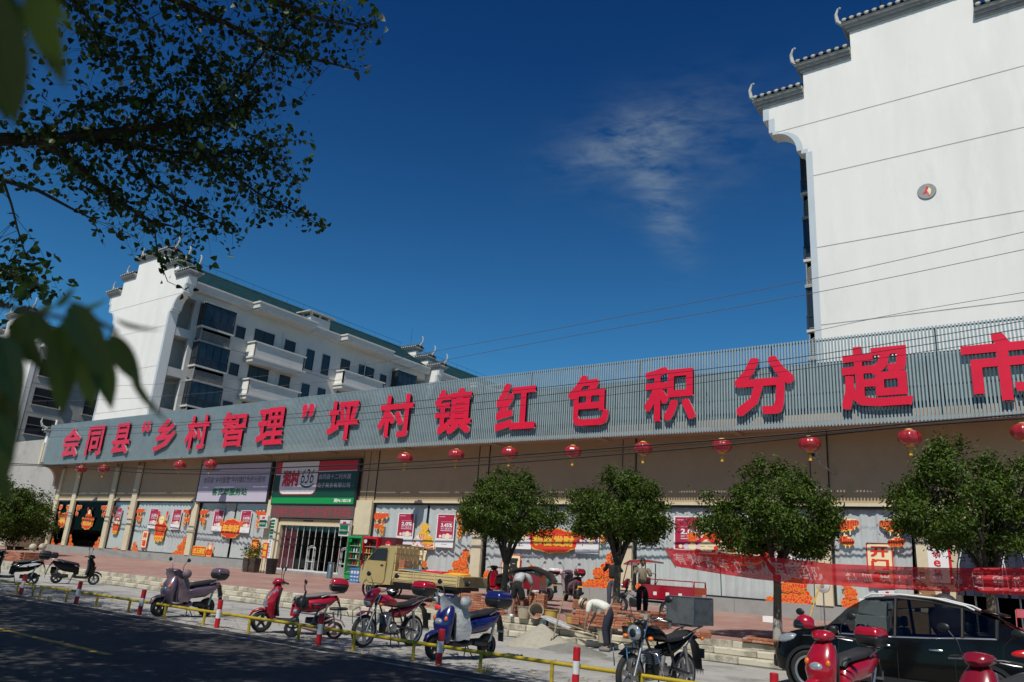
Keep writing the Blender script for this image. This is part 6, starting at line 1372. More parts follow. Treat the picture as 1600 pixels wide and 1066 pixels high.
# ------------------------------------------------------------------ cars
def car(name, label, loc, rz, L, Wd, H, k, suv=True, cat='car', glassk='pane_car'):
    """stations along x (front +), each (z_low, z_belt, z_top, half width low, half width belt, half width top)"""
    t = thing(name, label, cat, loc, rz); h = Wd/2
    if suv: ST = [(0, .38, .62, .70, .52, .50, .40), (.03, .30, .70, .82, .78, .70, .55), (.08, .26, .80, .92, .92, .84, .68), (.15, .24, .88, 1.00, .98, .92, .78), (.215, .24, .94, 1.05, 1.0, .95, .80), (.235, .24, .95, 1.065, 1.0, .955, .80), (.31, .24, .975, 1.37, 1.0, .965, .72), (.385, .24, .985, 1.56, 1.0, .97, .68), (.50, .24, 1.0, 1.62, 1.0, .97, .67), (.62, .24, 1.03, 1.60, 1.0, .97, .66), (.73, .25, 1.07, 1.53, .99, .955, .64), (.84, .27, 1.10, 1.38, .97, .93, .62), (.965, .30, 1.03, 1.10, .92, .86, .62), (1.0, .42, .80, .88, .75, .72, .60)]
    else: ST = [(0, .38, .55, .60, .52, .50, .40), (.03, .28, .62, .70, .78, .70, .55), (.10, .22, .72, .80, .95, .86, .68), (.24, .2, .82, .90, 1.0, .94, .78), (.28, .2, .83, .92, 1.0, .95, .78), (.40, .2, .87, 1.33, 1.0, .955, .66), (.50, .2, .89, 1.44, 1.0, .955, .62), (.66, .2, .90, 1.42, 1.0, .955, .61), (.78, .2, .93, 1.28, 1.0, .95, .62), (.90, .22, .97, 1.08, .97, .92, .70), (.97, .3, .90, 1.0, .9, .85, .65), (1.0, .42, .7, .75, .75, .72, .60)]
    zs = H/(1.63 if suv else 1.45); rows = []
    for (u_, zl, zb, zt, wl, wb_, wt) in ST:
        x = L/2-u_*L; zl, zb, zt = zl*zs, zb*zs, zt*zs; zm = zl+(zb-zl)*.55
        rows.append([(x, -.30*h*wl, zl-.02), (x, -h*wl*.93, zl), (x, -h*wl, zl+.10), (x, -h*wl*1.01, zm), (x, -h*wb_, zb), (x, -h*(wt*.97), zt-(zt-zb)*.07), (x, -h*wt*.86, zt), (x, -h*wt*.35, zt+.022)])
    m = MB(); n = len(rows[0]); full = [r_+[(p[0], -p[1], p[2]) for p in r_[::-1]] for r_ in rows]; nn = 2*n
    vs = [p for r_ in full for p in r_]; fs = []; glf = []
    lo_i, hi_i = (5, 11) if suv else (4, 9)
    for i in range(len(full)-1):
        for j in range(nn-1):
            f = (i*nn+j, (i+1)*nn+j, (i+1)*nn+j+1, i*nn+j+1)
            side_gl = j in (4, nn-6) and lo_i <= i < hi_i
            ws = j in (5, 6, 7, 8, 9, nn-7) and (i in ((5, 6) if suv else (4,)) or i in ((11,) if suv else (8,)))
            if side_gl or (ws and 5 <= j <= nn-7): glf.append((f, 'side' if side_gl else 'screen'))
            else: fs.append(f)
    fs += [tuple(range(nn))[::-1] if False else tuple(range(nn)), tuple((len(full)-1)*nn+j for j in range(nn))[::-1]]
    m.add(vs, fs, k); m.build('body', t, smooth=35)
    gs_ = {'side': [], 'screen': []}
    for f, kind in glf: gs_[kind].append(f)
    m = MB(); m.add(vs, [f for f in gs_['screen'] if vs[f[0]][0] > 0], glassk); m.build('windscreen', t, smooth=60)
    m = MB(); m.add(vs, [f for f in gs_['screen'] if vs[f[0]][0] <= 0], glassk); m.build('rear_window', t, smooth=60)
    # side panes with trim between them
    for s in (-1, 1):
        cols = [f for f in gs_['side'] if (vs[f[0]][1] > 0) == (s > 0)]
        groups = [cols[:3], cols[3:5], cols[5:]] if suv else [cols[:2], cols[2:4], cols[4:]]
        for g in groups:
            if not g: continue
            m = MB(); m.add(vs, g, glassk); o = m.build('side_window', t, smooth=60)
            idx = [vs[i] for f in g for i in f]; tp = [max(((vs[i]) for i in f), key=lambda p: p[2]) for f in g]
            x0_, x1_ = min(p[0] for p in idx), max(p[0] for p in idx); m = MB()
            for xx in (x0_, x1_):
                col = sorted([p for p in idx if abs(p[0]-xx) < 1e-6], key=lambda p: p[2]); a_, b_ = Vector(col[0]), Vector(col[-1]); off = Vector((0, s*.006, 0))
                m.tube([a_+off, b_+off], .028, 'black_plastic', 6)
            m.build('window_trim', o)
        m = MB(); bl = [Vector(r_[4]) for r_ in rows[lo_i-1:hi_i+1]]; tl = [Vector(r_[5]) for r_ in rows[lo_i-1:hi_i+1]]
        for line in (bl,): m.tube([Vector((p.x, -s*p.y*1.005 if s < 0 else -p.y*1.005, p.z)) if False else Vector((p.x, s*abs(p.y)*1.004, p.z)) for p in line], .012, 'chrome', 5)
        m.build('belt_trim', t, smooth=60)
        m = MB(); m.rbox((L*.5-L*.28, s*(h+.09), 1.02*zs), (.14, .2, .14), k if k != 'black_paint' else 'black_plastic', .04); m.build('mirror', t, smooth=50)
        for u_ in ((.46, .64) if suv else (.5, .7)): 
            m = MB(); m.rbox((L/2-u_*L, s*(h*1.0+.012), .86*zs), (.20, .03, .03), 'chrome', .01); m.build('door_handle', t, smooth=50)
        m = MB()
        for u_ in ((.29, .505, .70) if suv else (.33, .565, .77)): 
            m.tube([(L/2-u_*L, s*h*1.012, .35), (L/2-u_*L, s*h*1.012, .66*zs), (L/2-u_*L, s*h*.962, .97*zs)], .005, 'black_frame', 4)
        m.build('door_gap', t)
        m = MB(); m.box(L/2-.74*L, L/2-.27*L, s*h*1.0-.02, s*h*1.0+.03, .25, .40, 'black_plastic'); m.build('sill_cladding', t)
        m = MB(); m.ball((L/2-.075*L, s*h*.72, .80*zs), (.22, .14, .09), 'headlight', 14, 8, rot=(0, .2, -s*.5)); m.build('headlight', t, smooth=60)
        m = MB(); m.ball((-L/2+.075*L, s*h*.82, .93*zs), (.24, .12, .075), 'tail_red', 14, 8, rot=(0, .12, s*.35)); m.build('tail_light', t, smooth=60)
        for u_ in (.175, .80):
            x = L/2-u_*L; r_ = .345 if suv else .32
            m = MB(); m.lathe([(r_+.07, s*h*.80), (r_+.07, s*(h+.02)), (r_+.015, s*(h+.022)), (r_+.01, s*h*.8)], 'black_plastic', (x, 0, r_), 24, 'y'); m.build('wheel_arch', t, smooth=40); m = MB(); m.lathe([(0, s*(h*.99)), (r_+.02, s*(h*.99))], 'dark_room', (x, 0, r_), 24, 'y'); m.build('wheel_well', t, smooth=40)
            wheel(t, x, r_, r_, .22, y=s*(h-.07), spokes=7, rimk='steel', rr=.68)
        if suv:
            m = MB(); m.tube([(L/2-.38*L, s*h*.60, 1.57*zs), (L/2-.41*L, s*h*.63, 1.63*zs), (L/2-.52*L, s*h*.63, 1.655*zs), (L/2-.64*L, s*h*.61, 1.63*zs), (L/2-.74*L, s*h*.58, 1.55*zs), (L/2-.77*L, s*h*.57, 1.49*zs)], .016, 'white_metal', 7); m.build('roof_rail', t, smooth=60)
    m = MB(); m.rbox((L/2-.04, 0, .42), (.10, Wd*.60, .22), 'black_plastic', .05); m.rbox((L/2-.005, 0, .66), (.05, .9, .14), 'dark_steel', .03); m.build('grille', t, smooth=50)
    m = MB(); m.rbox((-L/2+.05, 0, .42), (.12, Wd*.86, .24), 'black_plastic', .05); m.build('rear_bumper', t, smooth=50)
    if suv: m = MB(); m.rbox((-L/2+.17*L, 0, 1.46*zs), (.34, Wd*.62, .04), k, .015, rot=(0, -.2, 0)); m.build('roof_spoiler', t, smooth=50)
    # seats inside
    m = MB()
    for x in (.12, -.95):
        for y in (-.36, .36): m.rbox((L*.0+x, y, .85), (.16, .46, .62), 'seat_vinyl', .06, rot=(0, -.2, 0)); m.rbox((x-.06, y, 1.22*zs), (.1, .24, .18), 'seat_vinyl', .04)
    m.rbox((.75, 0, .82), (.5, 1.4, .22), 'seat_vinyl', .06); m.lathe([(.17, -.01), (.19, 0), (.17, .01)], 'black_plastic', (.52, .36, .98), 16, 'x'); m.build('interior', t, smooth=50)
    return t
car('parked_suv', 'black sport utility car with white roof rails at the lower right', (-4.78+2.12, 15.6, 0), math.pi, 4.24, 1.84, 1.68, 'black_paint')
c = on_z(62, 868, .45); car('parked_car', 'white saloon car at the far left beyond the steps', (-66.6, 29.0, .72), math.radians(140), 4.5, 1.8, 1.45, 'white_paint', suv=False)
# cream van at far left
def van(label, loc, rz):
    t = thing('parked_van', label, 'van', loc, rz); m = MB(); pr = [(2.0, .35), (2.05, .8), (1.9, 1.05), (1.35, 1.75), (1.2, 1.85), (-1.9, 1.88), (-2.05, 1.75), (-2.1, .35)]
    m.prism(pr, -.8, .8, 'van_cream'); m.build('body', t)
    for s in (-1, 1):
        for a, b_ in ((-1.85, -.75), (-.65, .35), (.45, 1.25)): m = MB(); m.box(a, b_, s*.8-.01, s*.8+.01, 1.12, 1.62, 'glass_dark'); m.build('side_window', t)
        for x in (-1.35, 1.3): wheel(t, x, .3, .3, .18, y=s*.72)
        m = MB(); m.rbox((2.02, s*.55, .78), (.05, .28, .2), 'headlight', .02); m.build('headlight', t)
        m = MB(); m.rbox((-2.1, s*.68, .95), (.04, .12, .3), 'tail_red', .02); m.build('tail_light', t)
    m = MB(); m.add([(1.91, -.7, 1.08), (1.91, .7, 1.08), (1.39, .68, 1.74), (1.39, -.68, 1.74)], [(0, 1, 2, 3)], 'glass_dark'); m.box(-2.115, -2.1, -.65, .65, 1.15, 1.65, 'glass_dark'); m.build('windscreen', t); return t
van('cream minivan at the far left edge behind the dark bushy tree', (-63.6, 26.0, .62), math.radians(120))
# ------------------------------------------------------------------ people
def skinned(vs, es, rad, mat_, root=0, sub=1, extra=None, voxel=None, name='body'):
    me = bpy.data.meshes.new(name); me.from_pydata([tuple(v) for v in vs], es, []); o = bpy.data.objects.new('tmp', me); COL.objects.link(o)
    md = o.modifiers.new('s', 'SKIN'); md.use_smooth_shade = True; md.branch_smoothing = .6
    sv = me.skin_vertices[0].data if me.skin_vertices else None
    if sv is None:
        bm = bmesh.new(); bm.from_mesh(me); bm.verts.layers.skin.verify(); bm.to_mesh(me); bm.free(); sv = me.skin_vertices[0].data
    for i, r_ in enumerate(rad): sv[i].radius = r_ if isinstance(r_, tuple) else (r_, r_); sv[i].use_root = (i == root)
    if sub: q = o.modifiers.new('b', 'SUBSURF'); q.levels = sub; q.render_levels = sub
    dg = bpy.context.evaluated_depsgraph_get(); m2 = bpy.data.meshes.new_from_object(o.evaluated_get(dg)); bpy.data.objects.remove(o)
    if extra or voxel:
        mb = MB(); mb.add([v.co[:] for v in m2.vertices], [tuple(p.vertices) for p in m2.polygons], mat_)
        for e in (extra or []): e(mb)
        me3 = mb.build('x', mesh_only=True); o = bpy.data.objects.new('tmp', me3); COL.objects.link(o); rm = o.modifiers.new('r', 'REMESH'); rm.mode = 'VOXEL'; rm.voxel_size = voxel or .01; rm.use_smooth_shade = True
        dg = bpy.context.evaluated_depsgraph_get(); m2 = bpy.data.meshes.new_from_object(o.evaluated_get(dg)); bpy.data.objects.remove(o)
    m2.materials.clear(); m2.materials.append(M[mat_])
    for p in m2.polygons: p.use_smooth = True; p.material_index = 0
    return m2
def person(label, loc, rz, J, skin='skin', shirt='shirt_white', trousers='trousers_navy', short_sleeve=True, shorts=False, hair=True, shoes='black_plastic', hat=None):
    t = thing('person', label, 'person', loc, rz); V = lambda k: Vector(J[k]); vs = []; rad = []; es = []; ix = {}
    def add(k, p, r_, par=None): ix[k] = len(vs); vs.append(Vector(p)); rad.append(r_); par and es.append((ix[par], ix[k]))
    add('pel', V('pelvis'), (.13, .11)); add('waist', V('waist'), (.115, .10), 'pel'); add('chest', V('chest'), (.14, .115), 'waist'); add('nb', V('neckbase'), (.075, .07), 'chest'); add('neck', V('neck'), .05, 'nb')
    hd = V('head'); add('headb', V('neck').lerp(hd, .6), .06, 'neck')
    for s in 'LR':
        sh, el, wr_ = V('sh'+s), V('el'+s), V('wr'+s); add('sh'+s, sh, .058, 'nb'); add('u'+s, sh.lerp(el, .5), .048, 'sh'+s); add('el'+s, el, .038, 'u'+s); add('f'+s, el.lerp(wr_, .4), .037, 'el'+s); add('wr'+s, wr_, .026, 'f'+s)
        d = (wr_-el).normalized(); d = (d+Vector((0, 0, -.25))).normalized(); sd = d.cross(Vector((0, 0, 1))) if abs(d.z) < .95 else Vector((1, 0, 0)); sd.normalize(); pn = sd.cross(d)
        palm = wr_+d*.075; add('pm'+s, wr_+d*.04, (.034, .018), 'wr'+s); add('pa'+s, palm, (.034, .016), 'pm'+s)
        for i, (off, ln) in enumerate(((-.030, .066), (-.010, .078), (.011, .072), (.030, .056))):
            k = 'k%d%s' % (i, s); add(k+'a', palm+sd*off+d*.016, .0105, 'pa'+s); add(k+'b', palm+sd*off*1.05+d*(.02+ln*.55)+pn*-.006, .0092, k+'a'); add(k+'c', palm+sd*off*1.05+d*(.02+ln*.9)+pn*-.026, .0078, k+'b')
        add('t1'+s, wr_+d*.03+sd*-.035, .012, 'pm'+s); add('t2'+s, wr_+d*.06+sd*-.055, .0105, 't1'+s); add('t3'+s, wr_+d*.085+sd*-.058+pn*-.01, .009, 't2'+s)
        hp, kn, an = V('hip'+s), V('kn'+s), V('an'+s); add('hp'+s, hp, .088, 'pel'); add('th'+s, hp.lerp(kn, .5), .076, 'hp'+s); add('kn'+s, kn, .056, 'th'+s); add('cf'+s, kn.lerp(an, .35), .056, 'kn'+s); add('an'+s, an, .036, 'cf'+s)
        td = V('toe'+s)-an; add('ft'+s, an+Vector((td.x*.5, td.y*.5, -.035)), .036, 'an'+s); add('to'+s, V('toe'+s), .027, 'ft'+s)
    fwd = V('face'); fwd.normalize(); up = (hd-V('neck')).normalized(); up = (up-fwd*up.dot(fwd)).normalized(); sdv = up.cross(fwd); RM = Matrix((fwd, sdv, up)).transposed()
    eul = RM.to_euler()
    def P(a, b_, c): return tuple(hd+RM @ Vector((a, b_, c)))
    def head_(mb):
        mb.ball(hd, (.092, .074, .112), skin, 16, 12, rot=eul); mb.ball(P(.035, 0, -.055), (.058, .052, .062), skin, 12, 8, rot=eul); mb.ball(P(.098, 0, -.012), (.020, .014, .026), skin, 8, 6, rot=eul)
        for s in (-1, 1): mb.ball(P(-.005, s*.077, -.01), (.020, .010, .032), skin, 8, 6, rot=eul)
        mb.ball(P(.083, 0, -.052), (.014, .026, .008), skin, 8, 6, rot=eul)
    link('body', skinned(vs, es, rad, skin, sub=1, extra=[head_], voxel=.0105), t)
    m = MB()
    for s in (-1, 1): m.ball(P(.080, s*.030, .010), (.012, .014, .008), 'black_print', 8, 6, rot=eul); m.ball(P(.086, s*.032, .030), (.008, .018, .004), 'hair', 8, 4, rot=eul)
    m.build('eyes', t); m = MB(); m.ball(P(.090, 0, -.052), (.008, .022, .004), 'poster_red', 8, 5, rot=eul); m.build('mouth', t)
    if hair: m = MB(); m.ball(P(-.014, 0, .022), (.095, .082, .104), 'hair', 16, 10, rot=eul, v1=.60); m.ball(P(-.045, 0, -.005), (.062, .078, .085), 'hair', 12, 8, rot=eul); m.build('hair', t, smooth=180)
    # shirt
    a = []; r2 = []; e2 = []
    def ad(p, r_, par=None): a.append(Vector(p)); r2.append(r_); (par is not None) and e2.append((par, len(a)-1)); return len(a)-1
    wz = V('waist').lerp(V('pelvis'), .75); p0 = ad(wz, (.152, .135)); p1 = ad(V('waist'), (.142, .130), p0); p2 = ad(V('chest'), (.165, .138), p1); p3 = ad(V('neckbase'), (.10, .09), p2)
    for s in 'LR':
        q = ad(V('sh'+s), .082, p3); q2 = ad(V('sh'+s).lerp(V('el'+s), .45), .070, q); q3 = ad(V('sh'+s).lerp(V('el'+s), .8 if short_sleeve else 1), .064, q2)
        if not short_sleeve: q4 = ad(V('el'+s).lerp(V('wr'+s), .5), .052, q3); ad(V('el'+s).lerp(V('wr'+s), .9), .042, q4)
    link('shirt', skinned(a, e2, r2, shirt, sub=1, name='shirt'), t)
    a, r2, e2 = [], [], []; p0 = ad(V('waist').lerp(V('pelvis'), .5), (.138, .122)); p1 = ad(V('pelvis'), (.148, .130), p0)
    for s in 'LR':
        q = ad(V('hip'+s), .108, p1); q = ad(V('hip'+s).lerp(V('kn'+s), .5), .100, q); q = ad(V('kn'+s).lerp(V('hip'+s), .0), .085 if not shorts else .098, q)
        if not shorts: q = ad(V('kn'+s).lerp(V('an'+s), .5), .075, q); q = ad(V('kn'+s).lerp(V('an'+s), .93), .066, q)
    link('shorts' if shorts else 'trousers', skinned(a, e2, r2, trousers, sub=1, name='trousers'), t)
    for s in 'LR':
        an, to = V('an'+s), V('toe'+s); d = to-an; d.z = 0; d.normalize(); m = MB(); c = an+d*.06; m.rbox((c.x, c.y, .045), (.27, .098, .085), shoes, .035, rot=(0, 0, math.atan2(d.y, d.x)), seg=3); m.build('shoe', t, smooth=60)
    if hat:
        m = MB()
        prof = [(.001, .125), (.07, .112), (.105, .075), (.118, .03), (.122, .0), (.150, -.012), (.148, -.018), (.115, -.004)]
        n = 20; vv = []
        for r_, h in prof:
            for j in range(n): th = 2*math.pi*j/n; vv.append(P(-.005+r_*math.cos(th)*1.05, r_*math.sin(th), .035+h))
        m.add(vv, [(i*n+j, i*n+(j+1) % n, (i+1)*n+(j+1) % n, (i+1)*n+j) for i in range(len(prof)-1) for j in range(n)], hat); ho = m.build('sun_helmet', t, smooth=40)
        m = MB(); vv = []
        for h in (.000, .03):
            for j in range(n): th = 2*math.pi*j/n; vv.append(P(-.005+.127*math.cos(th)*1.05, .125*math.sin(th), .040+h))
        m.add(vv, [(j, (j+1) % n, n+(j+1) % n, n+j) for j in range(n)], 'black_plastic'); m.build('band', ho)
    return t
bend = dict(pelvis=(-.05, 0, .88), waist=(.06, 0, .98), chest=(.28, 0, 1.06), neckbase=(.43, 0, 1.05), neck=(.50, 0, 1.03), head=(.60, 0, 1.0), face=(.35, 0, -.95),
    shL=(.40, .19, 1.02), elL=(.44, .22, .74), wrL=(.50, .16, .52), shR=(.40, -.19, 1.02), elR=(.42, -.24, .75), wrR=(.52, -.16, .55),
    hipL=(-.05, .10, .84), knL=(.02, .11, .46), anL=(-.05, .12, .09), toeL=(.11, .14, .03), hipR=(-.05, -.10, .84), knR=(.06, -.12, .46), anR=(.02, -.14, .09), toeR=(.18, -.16, .03))
person('worker in white shirt and pale sun helmet stooping over a bucket at the steps', (-9.30, 17.02, 0), math.radians(188), bend, shirt='shirt_white', trousers='trousers_navy', hat='helmet_straw', hair=False, shoes='seat_grey')
b2 = dict(bend); b2.update(chest=(.22, 0, 1.10), neckbase=(.35, 0, 1.12), neck=(.42, 0, 1.08), head=(.50, .02, 1.0), face=(.2, 0, -1), shL=(.33, .19, 1.08), shR=(.33, -.19, 1.08), elL=(.42, .28, .82), elR=(.42, -.26, .82), wrL=(.46, .18, .6), wrR=(.46, -.18, .6))
person('man in black shorts bending over the long brick planter, seen from behind', (-12.62, 17.98, plaza_z(18)), math.radians(105), b2, shirt='grey_cloth', trousers='trousers_black', shorts=True, skin='skin_dark', shoes='white_paint')
stand = dict(pelvis=(0, 0, .92), waist=(.01, 0, 1.06), chest=(.02, 0, 1.26), neckbase=(.0, 0, 1.42), neck=(.01, 0, 1.49), head=(.03, 0, 1.61), face=(1, 0, -.15),
    shL=(0, .19, 1.38), elL=(-.10, .38, 1.15), wrL=(.06, .20, 1.0), shR=(0, -.19, 1.38), elR=(-.10, -.38, 1.15), wrR=(.06, -.20, 1.0),
    hipL=(0, .10, .88), knL=(.03, .10, .48), anL=(-.04, .10, .09), toeL=(.12, .13, .03), hipR=(0, -.10, .88), knR=(.05, -.09, .48), anR=(.03, -.09, .09), toeR=(.19, -.11, .03))
person('man in black shirt, hands on hips, half hidden by the second tree trunk', (-13.30, 24.6, plaza_z(24.6)), math.radians(-75), stand, shirt='shirt_black', trousers='jeans', skin='skin_dark')
s3 = dict(stand); s3.update(elL=(.05, .25, 1.14), wrL=(.25, .10, 1.08), elR=(.08, -.26, 1.14), wrR=(.28, -.05, 1.12), face=(1, .2, -.5), head=(.05, 0, 1.60))
person('man in khaki shirt standing in front of the red cargo tricycle, in tree shade', (-10.75, 21.75, plaza_z(21.7)), math.radians(-60), s3, shirt='shirt_khaki', trousers='trousers_black', skin='skin_dark')

# ------------------------------------------------------------------ rail, bollards
def rail(label, x0, x1, posts):
    t = thing('pipe_rail', label, 'rail', ((x0+x1)/2, 11.0, 0)); cx_ = (x0+x1)/2
    m = MB(); n = 12; m.tube([(x0-cx_+(x1-x0)*i/n, .012*math.sin(i*2.1), .30+.006*math.sin(i*1.3)) for i in range(n+1)], .032, 'yellow_paint', 10); m.build('top_pipe', t, smooth=60)
    for p in posts: m = MB(); m.tube([(p-cx_, 0, -.02), (p-cx_, 0, .29)], .030, 'yellow_paint', 10); m.lathe([(0, .006), (.07, .006), (.07, 0)], 'yellow_paint', (p-cx_, 0, 0), 8); m.build('post', t, smooth=60)
    return t
def X11(px_, py_, z=.15): return on_y(px_, py_, 11.0).x
pa = [X11(26, 923), X11(51, 928)]; rail('left piece of the low yellow pipe rail, running off the left edge', -31.5, pa[-1]+.05, [-31.2, -29.4, -27.6, pa[0], pa[1]])
pb = [X11(62, 931), X11(103, 938), X11(150, 946), X11(201, 952), X11(257, 960), X11(318, 972), X11(389, 980), X11(466, 997), X11(552, 1010), X11(645, 1028), X11(750, 1045), X11(862, 1060)]
pb += [pb[-1]+1.55, pb[-1]+3.1, pb[-1]+4.6]
rail('long low yellow pipe rail along the road edge in front of the motorcycles', pb[0]-.05, pb[-1]+.1, pb)
names = ['leftmost', 'second from the left, beside the slim black scooter', 'third from the left, left of the mauve scooter', 'fourth from the left, between mauve and red silver scooters', 'fifth from the left, in front of the small pink electric bike', 'sixth from the left, in front of the dark blue scooter', 'seventh from the left, left of the grey metal case', 'rightmost, in front of the black car']
for i, (bx_, by_) in enumerate(((43, 899), (130, 909), (229, 921), (350, 937), (508, 957), (694, 984), (905, 1009), (1218, 1046))):
    q = on_y(bx_, by_, 11.0 if i < 7 else 11.2); t = thing('bollard', 'red and white post, '+names[i], 'bollard', (q.x, 10.93, 0), 0, 'red and white posts along the yellow rail'); t.rotation_euler = (random.uniform(-.03, .03), .02, 0)
    for z0, z1, k in ((.0, .20, 'bollard_red'), (.20, .39, 'bollard_white'), (.39, .585, 'bollard_red')): m = MB(); m.lathe([(0, z0), (.056, z0), (.056, z1-.006), (.050, z1), (0, z1)], k, (0, 0, 0), 16); m.build('band', t, smooth=40)
# ------------------------------------------------------------------ lanterns under the canopy
lp = [(127, 733, 16), (162, 733, 16), (281, 727, 18), (329, 726, 17), (633, 716, 21), (713, 711, 22), (796, 708, 24), (895, 706, 25), (1005, 701, 27), (1128, 697, 28), (1265, 694, 32), (1421, 684, 35), (1600, 675, 38)]
where = ['below the first character of the sign, farthest left', 'below the second character of the sign', 'left of the mauve signboard', 'in front of the mauve signboard', 'right of the green signboard', 'left of the first plaza tree', 'above the first plaza tree', 'right of the first plaza tree, below the colour character', 'above the second plaza tree', 'left of the third plaza tree', 'above the third plaza tree, by the security camera', 'above the wide rightmost tree', 'cut by the right edge of the picture']
for i, (a, b_, w_) in enumerate(lp):
    q = on_y(a, b_, 26.35); t = thing('lantern', 'round red paper lantern '+where[i], 'lantern', tuple(q), random.uniform(0, 1), 'red lanterns under the sign')
    R_ = .36 if w_ < 25 else .35; m = MB(); vs = []; nu, nv = 40, 9
    for v_ in range(nv+1):
        ph = math.pi*(.09+.82*v_/nv)
        for u_ in range(nu): th = 2*math.pi*u_/nu; rr_ = R_*math.sin(ph)**.8*(1+.028*(1 if u_ % 4 < 2 else -1)); vs.append((rr_*math.cos(th), rr_*math.sin(th), R_*.72*math.cos(ph)))
    m.add(vs, [(v_*nu+u_, (v_+1)*nu+u_, (v_+1)*nu+(u_+1) % nu, v_*nu+(u_+1) % nu) for v_ in range(nv) for u_ in range(nu)], 'lantern_red'); m.build('paper_shade', t, smooth=50)
    m = MB(); m.lathe([(0, .27), (.10, .27), (.12, .235), (0, .235)], 'lantern_gold', (0, 0, 0), 12); m.lathe([(0, -.27), (.10, -.27), (.12, -.235), (0, -.235)], 'lantern_gold', (0, 0, 0), 12); m.build('gold_cap', t)
    m = MB(); m.tube([(0, 0, .27), (0, 0, .56)], .008, 'cable', 4); m.build('string', t)
    m = MB(); m.tube([(0, 0, -.27), (0, 0, -.36)], .01, 'lantern_gold', 4); m.lathe([(.02, -.36), (.05, -.39), (.055, -.56)], 'lantern_gold', (0, 0, 0), 8); m.build('tassel', t)
# ------------------------------------------------------------------ overhead cables
def cable(label, pts, Y, r_, k='cable', sagm=0):
    P3 = [on_y(a, b_, Y) for a, b_ in pts]; o = P3[0].copy(); m = MB()
    # smooth between measured points
    out = []
    for i in range(len(P3)-1):
        p0, p1, p2, p3 = P3[max(i-1, 0)], P3[i], P3[i+1], P3[min(i+2, len(P3)-1)]
        for s_ in range(6):
            t_ = s_/6; out.append(.5*((2*p1)+(p2-p0)*t_+(2*p0-5*p1+4*p2-p3)*t_*t_+(3*p1-p0-3*p2+p3)*t_**3)-o)
    out.append(P3[-1]-o); m.tube(out, r_, k, 5); q = m.build('overhead_cable', loc=o); tag(q, label, 'cable', 'cables along the street')
cable('thick black cable running just under the sign band, the upper of the pair', [(-40, 722), (60, 726), (187, 730), (260, 733.5), (400, 732), (560, 726), (760, 714.5), (1050, 693), (1240, 678), (1440, 660), (1700, 640)], 25.6, .030)
cable('thick black cable running just under the sign band, the lower of the pair', [(-40, 726), (60, 728), (180, 736), (260, 740), (400, 741), (560, 736), (760, 726), (1050, 703), (1240, 685), (1440, 665), (1700, 648)], 25.55, .028)
cable('thin black wire between the two thick cables below the sign', [(60, 729), (200, 733), (400, 738), (600, 731), (900, 709), (1240, 681), (1700, 641)], 25.5, .012)
cable('thin wire crossing the sign band above its characters on the left, highest of three', [(-20, 672), (150, 668), (400, 652), (640, 628), (900, 600), (1200, 565), (1450, 527), (1700, 484)], 22, .011)
cable('thin wire crossing the middle of the sign band, second of three', [(-20, 674), (150, 671.5), (400, 657), (640, 640), (900, 612), (1200, 574), (1450, 538), (1700, 496)], 22, .011)
cable('thin wire crossing the sign band, lowest of three', [(60, 684), (400, 668), (640, 650), (900, 624), (1200, 584), (1450, 549), (1700, 509)], 22, .009)
cable('pale overhead wire high across the sky above the sign, upper one', [(-40, 606), (150, 604), (300, 597), (430, 586), (560, 572), (690, 547), (900, 508), (1250, 440), (1700, 340)], 21, .009, 'wire_pale')
cable('pale overhead wire high across the sky above the sign, lower one', [(-40, 628), (150, 625), (300, 616), (430, 604), (560, 590), (690, 564), (900, 524), (1256, 461), (1700, 369)], 21, .009, 'wire_pale')
cable('thin wire crossing the white gable low, just above the sign on the right', [(1262, 520), (1400, 491), (1600, 457), (1720, 436)], 24, .008)
# ------------------------------------------------------------------ red banner
bt = thing('cloth_banner', 'long translucent red cloth banner with white characters strung between the trees', 'banner', (0, 18.25, 0))
TOP = [(1037, 857), (1120, 863), (1200, 870), (1300, 881), (1380, 884), (1480, 886), (1600, 886), (1700, 884)]; BOT = [(1055, 885), (1120, 896), (1180, 905), (1250, 912), (1300, 914), (1400, 921), (1500, 927), (1515, 922), (1535, 928), (1600, 932), (1700, 936)]
def interp(P_, x):
    for (a, b_), (c, d_) in zip(P_[:-1], P_[1:]):
        if a <= x <= c: return b_+(d_-b_)*(x-a)/(c-a)
    return P_[0][1] if x < P_[0][0] else P_[-1][1]
BY = 18.25
tx0, tz0 = on_y(1037, 857, BY).x, 0; m = MB(); NX, NZ = 110, 12; vs = []
def bann(u_, v_):           # u along, v from the top down
    xt = 1037+(1700-1037)*u_; xb = 1055+(1700-1055)*u_; pt = on_y(xt, interp(TOP, xt), BY); pb_ = on_y(xb, interp(BOT, xb), BY); p = pt.lerp(pb_, v_)
    w_ = min(1, max(0, (u_-.36)*5)); fold = w_*(.045*math.sin(v_*15+u_*5)+.03*math.sin(v_*27+u_*9))+.02*math.sin(u_*37+v_*3)+.012*math.sin(u_*90)
    p.y += fold; p.z += w_*.018*math.sin(v_*15+u_*5+1.2); return p
for i in range(NX+1):
    for j in range(NZ+1): vs.append(bann(i/NX, j/NZ)-Vector((0, BY, 0)))
m.add(vs, [(i*(NZ+1)+j, i*(NZ+1)+j+1, (i+1)*(NZ+1)+j+1, (i+1)*(NZ+1)+j) for i in range(NX) for j in range(NZ)], 'banner_red'); m.build('cloth', bt, smooth=180)
chars = '有为青年立志从军固国防 热血男儿精忠报国铸长城'; uu = [.075+i*.052 for i in range(len(chars))]; uu = []
